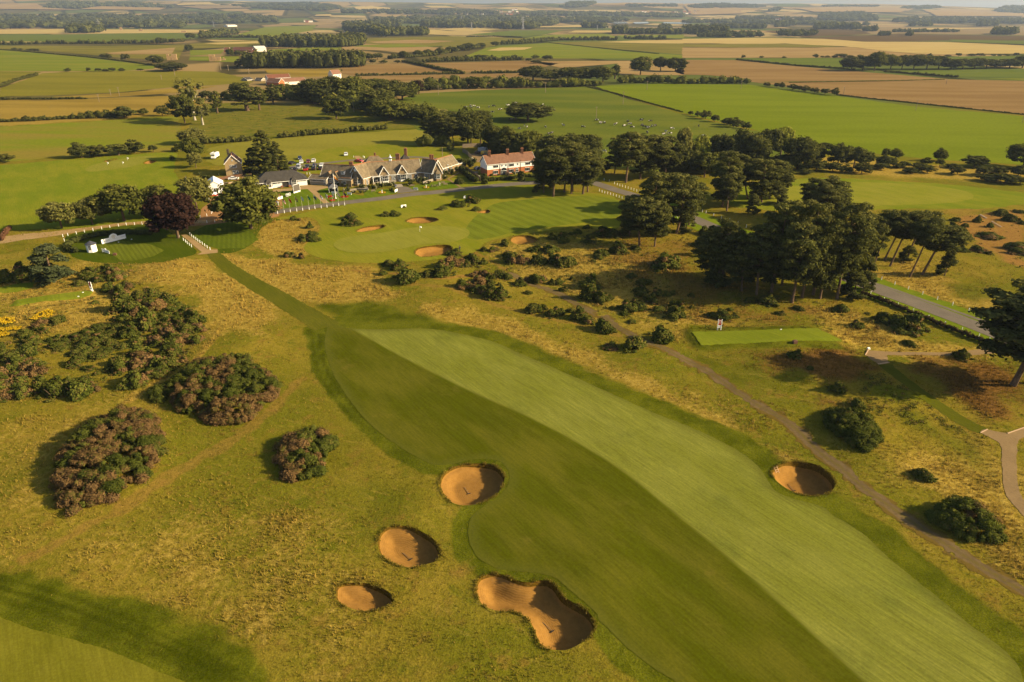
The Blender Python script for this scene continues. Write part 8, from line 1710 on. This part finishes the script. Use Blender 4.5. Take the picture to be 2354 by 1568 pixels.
# ------------------------------------------------------------------ cows
def skin_body(name, joints, edges, root=0, sub=1):
    me = bpy.data.meshes.new(name); me.from_pydata([j[:3] for j in joints], edges, []); o = bpy.data.objects.new(name, me); COL.objects.link(o)
    md = o.modifiers.new('s', 'SKIN'); md.use_smooth_shade = True
    for i, j in enumerate(joints): r = j[3]; me.skin_vertices[0].data[i].radius = (r, j[4] if len(j) > 4 else r)
    me.skin_vertices[0].data[root].use_root = True
    s = o.modifiers.new('d', 'SUBSURF'); s.levels = sub; s.render_levels = sub
    dg = bpy.context.evaluated_depsgraph_get(); out = bpy.data.meshes.new_from_object(o.evaluated_get(dg)); bpy.data.objects.remove(o); return out
def cow_mesh(grazing):
    hd = [(0,-1.25,1.25,.20),(0,-1.55,1.5,.17),(0,-1.95,1.38,.12)] if not grazing else [(0,-1.3,1.05,.21),(0,-1.65,.62,.16),(0,-1.85,.25,.11)]
    J = [(0,0,1.02,.36,.40),(0,.7,1.08,.34,.34),(0,1.05,1.05,.24),(0,-.6,1.03,.34,.40),(0,-.95,1.12,.26,.30)] + hd
    Ed = [(0,1),(1,2),(0,3),(3,4),(4,5),(5,6),(6,7)]
    for sx in (-1, 1):
        b = len(J); J += [(sx*.24,.78,.72,.14),(sx*.25,.86,.42,.08),(sx*.25,.80,.02,.07)]; Ed += [(1,b),(b,b+1),(b+1,b+2)]
        b = len(J); J += [(sx*.22,-.72,.66,.12),(sx*.22,-.72,.36,.07),(sx*.22,-.72,.02,.06)]; Ed += [(3,b),(b,b+1),(b+1,b+2)]
        b = len(J); J += [(sx*.24,hd[1][1]+.03,hd[1][2]+.05,.05)]; Ed += [(6,b)]
    b = len(J); J += [(0,1.16,.85,.045),(0,1.18,.45,.035)]; Ed += [(2,b),(b,b+1)]
    return skin_body('cow_body', J, Ed)
cows = [cow_mesh(False), cow_mesh(True)]
t = NT('black_and_white_hide'); oi = t.n('ObjectInfo').outputs['Random']; cv = t.n('CombineXYZ')
for i_ in range(3): t.put(cv.inputs[i_], t.math('MULTIPLY', oi, 40))
va = t.n('VectorMath', operation='ADD'); t.put(va.inputs[0], t.obj()); t.put(va.inputs[1], cv.outputs[0])
nz_ = t.noise(va.outputs[0], 1.15, 1); M_COW = t.principled(t.mix(t.math('GREATER_THAN', t.math('ADD', nz_, t.math('MULTIPLY', t.math('SUBTRACT', oi, .5), .22)), .44), (.55,.52,.46), (.018,.016,.015)), .7)
for c in cows: c.materials.append(M_COW)
CW = [(2,x,y) for x, y in ((850,747),(887,737),(895,748),(915,740),(942,750),(1017,744),(1047,739),(1040,780),(1095,763),(1148,733),(1192,724),(1205,718),(1390,731),(1468,766),(1760,836),(1785,853),(1812,853),(1973,843),(2066,835),(2127,843))] + [(7,x,y) for x, y in ((990,185),(1040,148),(1065,165),(1260,165),(1448,148),(1648,163),(1797,93),(1835,124),(1875,119),(1985,138),(2080,153),(2120,104),(2143,134),(2160,168),(2262,90),(2270,145),(2290,163),(2328,175),(2320,222),(1295,238),(1325,229),(1878,420),(897,85))] + [(8,x,y) for x, y in ((500,170),(540,155),(572,152),(495,220),(685,212),(665,240),(732,232),(748,180),(1030,153),(1080,258))]
CW.sort(key=lambda c: toV(*c)[0]); rc = random.Random(4)
for k_, (f, x, y) in enumerate(CW):
    gx, gy = G(f, x, y); z_ = hz(gx, gy) + .05; me = cows[k_ % 3 > 0]; o = link('cow', me); o.location = (gx, gy, z_); o.rotation_euler = (0, 0, rc.uniform(0, 6.28)); s_ = rc.uniform(.95, 1.12); o.scale = (s_, s_, s_)
    tag(o, 'black and white cow in the pasture, %s from left' % ORD[k_], 'cow', 'cows in the pasture')
# ------------------------------------------------------------------ people
def person(f, x, y, rz, shirt, legs, label, pose=0):
    gx, gy = G(f, x, y); o = empty('person', (gx, gy, hz(gx, gy) + .04), rz, label, 'person', 'people on the course')
    ar = [((.30,-.05,1.12),(.28,-.22,.92)), ((-.30,-.05,1.12),(-.28,-.20,.92))] if pose == 0 else [((.22,-.28,1.16),(.06,-.5,.98)), ((-.20,-.28,1.14),(-.02,-.5,.96))]
    J = [(0,0,.95,.16,.12),(0,0,1.22,.17,.11),(0,0,1.44,.15,.10),(0,0,1.55,.06),(0,-.01,1.68,.10,.115),(0,-.01,1.76,.07)]; Ed = [(0,1),(1,2),(2,3),(3,4),(4,5)]
    for i_, sx in enumerate((1, -1)):
        b = len(J); J += [(sx*.20,0,1.42,.07),(*ar[i_][0],.05),(*ar[i_][1],.04)]; Ed += [(2,b),(b,b+1),(b+1,b+2)]
        b = len(J); J += [(sx*.10,0,.86,.10),(sx*.12,.01,.48,.075),(sx*.13,.02,.06,.05),(sx*.14,-.14,.03,.045)]; Ed += [(0,b),(b,b+1),(b+1,b+2),(b+2,b+3)]
    body = skin_body('person_body', J, Ed)
    t = NT('clothed_figure'); z = t.n('SeparateXYZ'); t.put(z.inputs[0], t.obj()); zz = z.outputs[2]
    col = t.mix(t.math('GREATER_THAN', zz, .95), legs, shirt); col = t.mix(t.math('GREATER_THAN', zz, 1.54), col, (.45,.28,.19)); col = t.mix(t.math('LESS_THAN', zz, .07), col, (.03,.03,.03))
    link('body', body, o, t.principled(col, .8)); MB().lathe([(.125, 1.70), (.12, 1.78), (.07, 1.83), (.01, 1.845)], 10, (0, .01, 0)).build('hair', M_DARKIN, o)
person(16, 1157, 193, .5, (.03,.03,.045), (.03,.03,.04), 'person in dark clothes standing beside the pale bunker'); person(4, 1400, 785, 1.2, (.7,.66,.6), (.04,.04,.05), 'golfer in white shirt practising on the left field', 1); person(24, 785, 920, .2, (.72,.70,.66), (.04,.04,.05), 'person in white shirt before the red-trimmed gazebo'); person(18, 868, 918, .3, (.05,.08,.18), (.35,.33,.3), 'person in blue top at the terrace steps'); person(18, 850, 905, .9, (.04,.04,.05), (.05,.05,.06), 'person in black at the terrace steps')
# ------------------------------------------------------------------ tufted grass of the rough
MOWN = [FAIRWAY, FAIRWAY2, LAWN18, CHK, GREEN18, PRACT, OVAL, strip_poly(DRIVE, 7.0), strip_poly(DRIVE[62:], 14.0), strip_poly(TRACK, 2.0)] + list(BPOLY.values())
MOWN += [GP(10, [(957,992),(2272,953),(2540,1093),(1050,1138)]), GP(17, [(190,430),(560,375),(960,325),(1060,335),(1030,385),(900,420),(500,460),(190,505),(100,500)]), GP(17, [(-60,300),(200,245),(400,228),(370,290),(200,340),(-60,360)]), smooth(GP(12, [(1925,800),(1985,770),(2150,805),(2291,755),(2420,715),(2420,790),(2291,840),(2235,900),(2237,1200),(2291,1370),(2420,1480),(2420,1610),(2291,1500),(2150,1330),(2110,1200),(2105,980),(2085,880)]), 2),
         GP(12, [(985,108),(1130,120),(1700,127),(1980,94),(2150,78),(2150,128),(1850,152),(1142,150),(1162,218),(1068,225),(962,150)]), strip_poly(smooth(GP(12, [(1120,225),(1250,330),(1450,480),(1650,620),(1850,740),(1960,785)]), 4, False), 3.0), strip_poly(smooth(GP('V', [(487,578),(505,598),(535,622),(585,653),(640,684),(700,720),(752,752)]), 5, False), 5.0), GP(4, [(690,1320),(680,1230),(760,1190),(1000,1150),(1250,1115),(1640,1100),(1830,1210),(1900,1210),(2060,1380),(1950,1430),(1700,1490),(1350,1505),(1000,1490),(800,1450),(730,1400)]), GP(4, [(1890,1205),(1955,1200),(2230,1070),(2520,1050),(2700,1250),(2560,1340),(2280,1390),(2060,1412)]), GP('V', [(-100,560),(0,540),(150,520),(400,500),(480,510),(640,500),(640,440),(400,470),(-100,520)])]
r = np.random.default_rng(77)
n0 = 640000; yy = 30 * (240 / 30) ** r.random(n0); xx = (r.random(n0) * 2 - 1) * 1.28 * (yy + 22)
zz_ = hgt(xx, yy); keep = np.ones(n0, bool)
for P in MOWN: keep &= boxed(xx, yy, P, 1, seg_sd, -9.0) < -.12
W = zones(xx, yy); pd = np.clip(.50 + .45 * W['o'] + .35 * W['b'] - .36 * W['g'] - .5 * W['d'] - .5 * W['k'], .03, 1) * (.35 + 1.1 * vnoise(xx, yy, 3.5, 41) * vnoise(xx, yy, 11, 42) * 1.6)
sdB = np.full(n0, 99.0)
for P in BPOLY.values(): sdB = np.minimum(sdB, -boxed(xx, yy, P, 2, seg_sd, -99.0))
pd = np.where(sdB < .7, .65, pd)
keep &= r.random(n0) < pd
xx, yy, zz_ = xx[keep], yy[keep], zz_[keep]; W = {k: v[keep] for k, v in W.items()}; n = len(xx)
hh = (.11 + .18 * r.random(n) ** 2 + .09 * (r.random(n) < .06)) * (.75 + .5 * W['o'] + .5 * W['b'] - .3 * W['g']) * (.8 + .9 * vnoise(xx, yy, 4, 43)); hh = hh * (.85 + yy / 260)
# blades hanging over the bunker rims
RX, RY = [], []
for k, P in BPOLY.items():
    A = np.array(P + [P[0]]); L_ = np.r_[0, np.cumsum(np.hypot(*np.diff(A, axis=0).T))]; m_ = int(L_[-1] * (26 if k in ('B1','B2','B3','B4','B5') else 10)); s_ = r.random(m_) * L_[-1]
    s_ = s_[vnoise(s_, s_ * 0, .8, 61) > .32]; ctr = A.mean(0); X_ = np.interp(s_, L_, A[:, 0]); Y_ = np.interp(s_, L_, A[:, 1]); RX.append(X_ + r.normal(0, .09, len(s_))); RY.append(Y_ + r.normal(0, .09, len(s_)))
RX = np.concatenate(RX); RY = np.concatenate(RY); xx = np.r_[xx, RX]; yy = np.r_[yy, RY]; zz_ = np.r_[zz_, hgt(RX, RY)]; hh = np.r_[hh, r.uniform(.14, .34, len(RX))]
W = {k: np.r_[v, np.full(len(RX), {'g': .45, 'o': .35}.get(k, 0.0))] for k, v in W.items()}; keepB = np.r_[sdB[keep], np.full(len(RX), .9)]; n = len(xx)
def mixc(a, b, w): return a * (1 - w[:, None]) + b * w[:, None]
c = mixc(np.array(C(166,146,60)), np.array(C(136,126,42)), r.random(n)); c = np.repeat(c[None], 1, 0)[0]
c = mixc(c, np.array(C(196,162,82)), np.clip(W['o'] * .9 + (r.random(n) < .24) * .65, 0, 1)); c = mixc(c, np.array(C(142,102,54)), np.clip(W['b'], 0, 1)); c = mixc(c, np.array(C(98,102,26)), np.clip(W['g'] * .85, 0, 1))
nb_ = np.clip(1 - keepB / 1.0, 0, 1); c = mixc(c, np.array(C(150,124,52)), nb_ * .3)
c = c * r.uniform(.78, 1.28, (n, 1)); V_ = np.zeros((n, 9, 3)); ww = hh * .36
for b in range(3):
    a = r.uniform(0, 6.28, n); ln = r.uniform(.15, .6, n) * hh; ox, oy = r.uniform(-.12, .12, n) * 1.4, r.uniform(-.12, .12, n) * 1.4
    bx, by = xx + ox, yy + oy; dx, dy = np.cos(a) * ww * .5, np.sin(a) * ww * .5; la = r.uniform(0, 6.28, n)
    V_[:, b*3] = np.stack([bx - dx, by - dy, zz_ - .03], 1); V_[:, b*3+1] = np.stack([bx + dx, by + dy, zz_ - .03], 1); V_[:, b*3+2] = np.stack([bx + np.cos(la) * ln, by + np.sin(la) * ln, zz_ + hh * r.uniform(.7, 1.1, n)], 1)
col4 = np.concatenate([np.repeat(c[:, None, :], 9, 1), np.ones((n, 9, 1))], 2).reshape(-1, 4)
t = NT('tufted_grass_blades'); ca = t.attr('tuft').outputs['Color']; d = t.n('BsdfDiffuse'); t.put(d.inputs['Color'], ca); tl = t.n('BsdfTranslucent'); t.put(tl.inputs['Color'], ca); mx = t.n('MixShader'); mx.inputs[0].default_value = .3
t.t.links.new(d.outputs[0], mx.inputs[1]); t.t.links.new(tl.outputs[0], mx.inputs[2]); t.t.links.new(mx.outputs[0], t.out.inputs[0])
print('TUFTS', n)
o = link('rough_grass', np_mesh('rough_grass', V_.reshape(-1, 3), np.arange(n * 9).reshape(-1, 3), {'tuft': col4}), None, t.m); tag(o, 'tufted golden and olive grass of the rough', 'grass', kind='stuff')
# low heather and seedling gorse between the bushes
r = np.random.default_rng(12); items = []
for f, pts, n_ in (('V', [(1050,570),(1200,545),(1400,520),(1650,560),(1600,640),(1900,700),(2150,800),(1900,790),(1560,770),(1300,690),(1100,640)], 1150), ('V', [(0,640),(200,640),(300,600),(480,720),(470,860),(330,900),(100,930),(0,940)], 700), ('V', [(470,245),(700,250),(930,265),(975,285),(700,305),(480,322)], 420), ('V', [(2190,480),(2353,470),(2353,620),(2200,560)], 60), ('V', [(1760,830),(2050,860),(2250,1000),(2000,960)], 220)):
    P = GP(f, pts); A = np.array(P); Q = r.uniform(A.min(0), A.max(0), (n_ * 4, 2)); Q = Q[(seg_sd(Q[:, 0], Q[:, 1], P) > 0) & (vnoise(Q[:, 0], Q[:, 1], 8, 51) > .42)][:n_]
    for P2 in MOWN: Q = Q[boxed(Q[:, 0], Q[:, 1], P2, 1, seg_sd, -9.0) < -.3]
    for x, y in Q: w = r.uniform(.35, 1.3) ** 1.3; items.append((x, y, hz(x, y) - .08, w, w * r.uniform(.25, .55)))
o = link('heath_undergrowth', mass_mesh('heath_undergrowth', items, 5, 1.0, .45, False), None, L_GORSE); tag(o, 'low heather and seedling gorse between the bushes', 'undergrowth', kind='stuff')
# ------------------------------------------------------------------ haze over the plain
gm = np.empty(len(bpy.data.meshes['ground'].vertices) * 3, np.float32); bpy.data.meshes['ground'].vertices.foreach_get('co', gm); gm = gm.reshape(-1, 3); lo_, hi_ = gm.min(0), gm.max(0)
z0_, z1_ = float(lo_[2]) - 1.5, max(CAM_H, float(hi_[2]) + 34) + 6; xw_ = float(max(hi_[0], -lo_[0])) + 30
HZ = MB().box((0, (float(hi_[1]) - 160) / 2, (z0_ + z1_) / 2), (xw_ * 2, float(hi_[1]) + 260, z1_ - z0_)).mesh('haze'); t = NT('thin_haze'); pv = t.n('VolumePrincipled'); pv.inputs['Color'].default_value = (.60, .74, 1.0, 1); pv.inputs['Density'].default_value = 5.0e-5; pv.inputs['Anisotropy'].default_value = .2
t.t.links.new(pv.outputs[0], t.out.inputs['Volume']); o = link('haze', HZ, None, t.m); tag(o, kind='stuff')
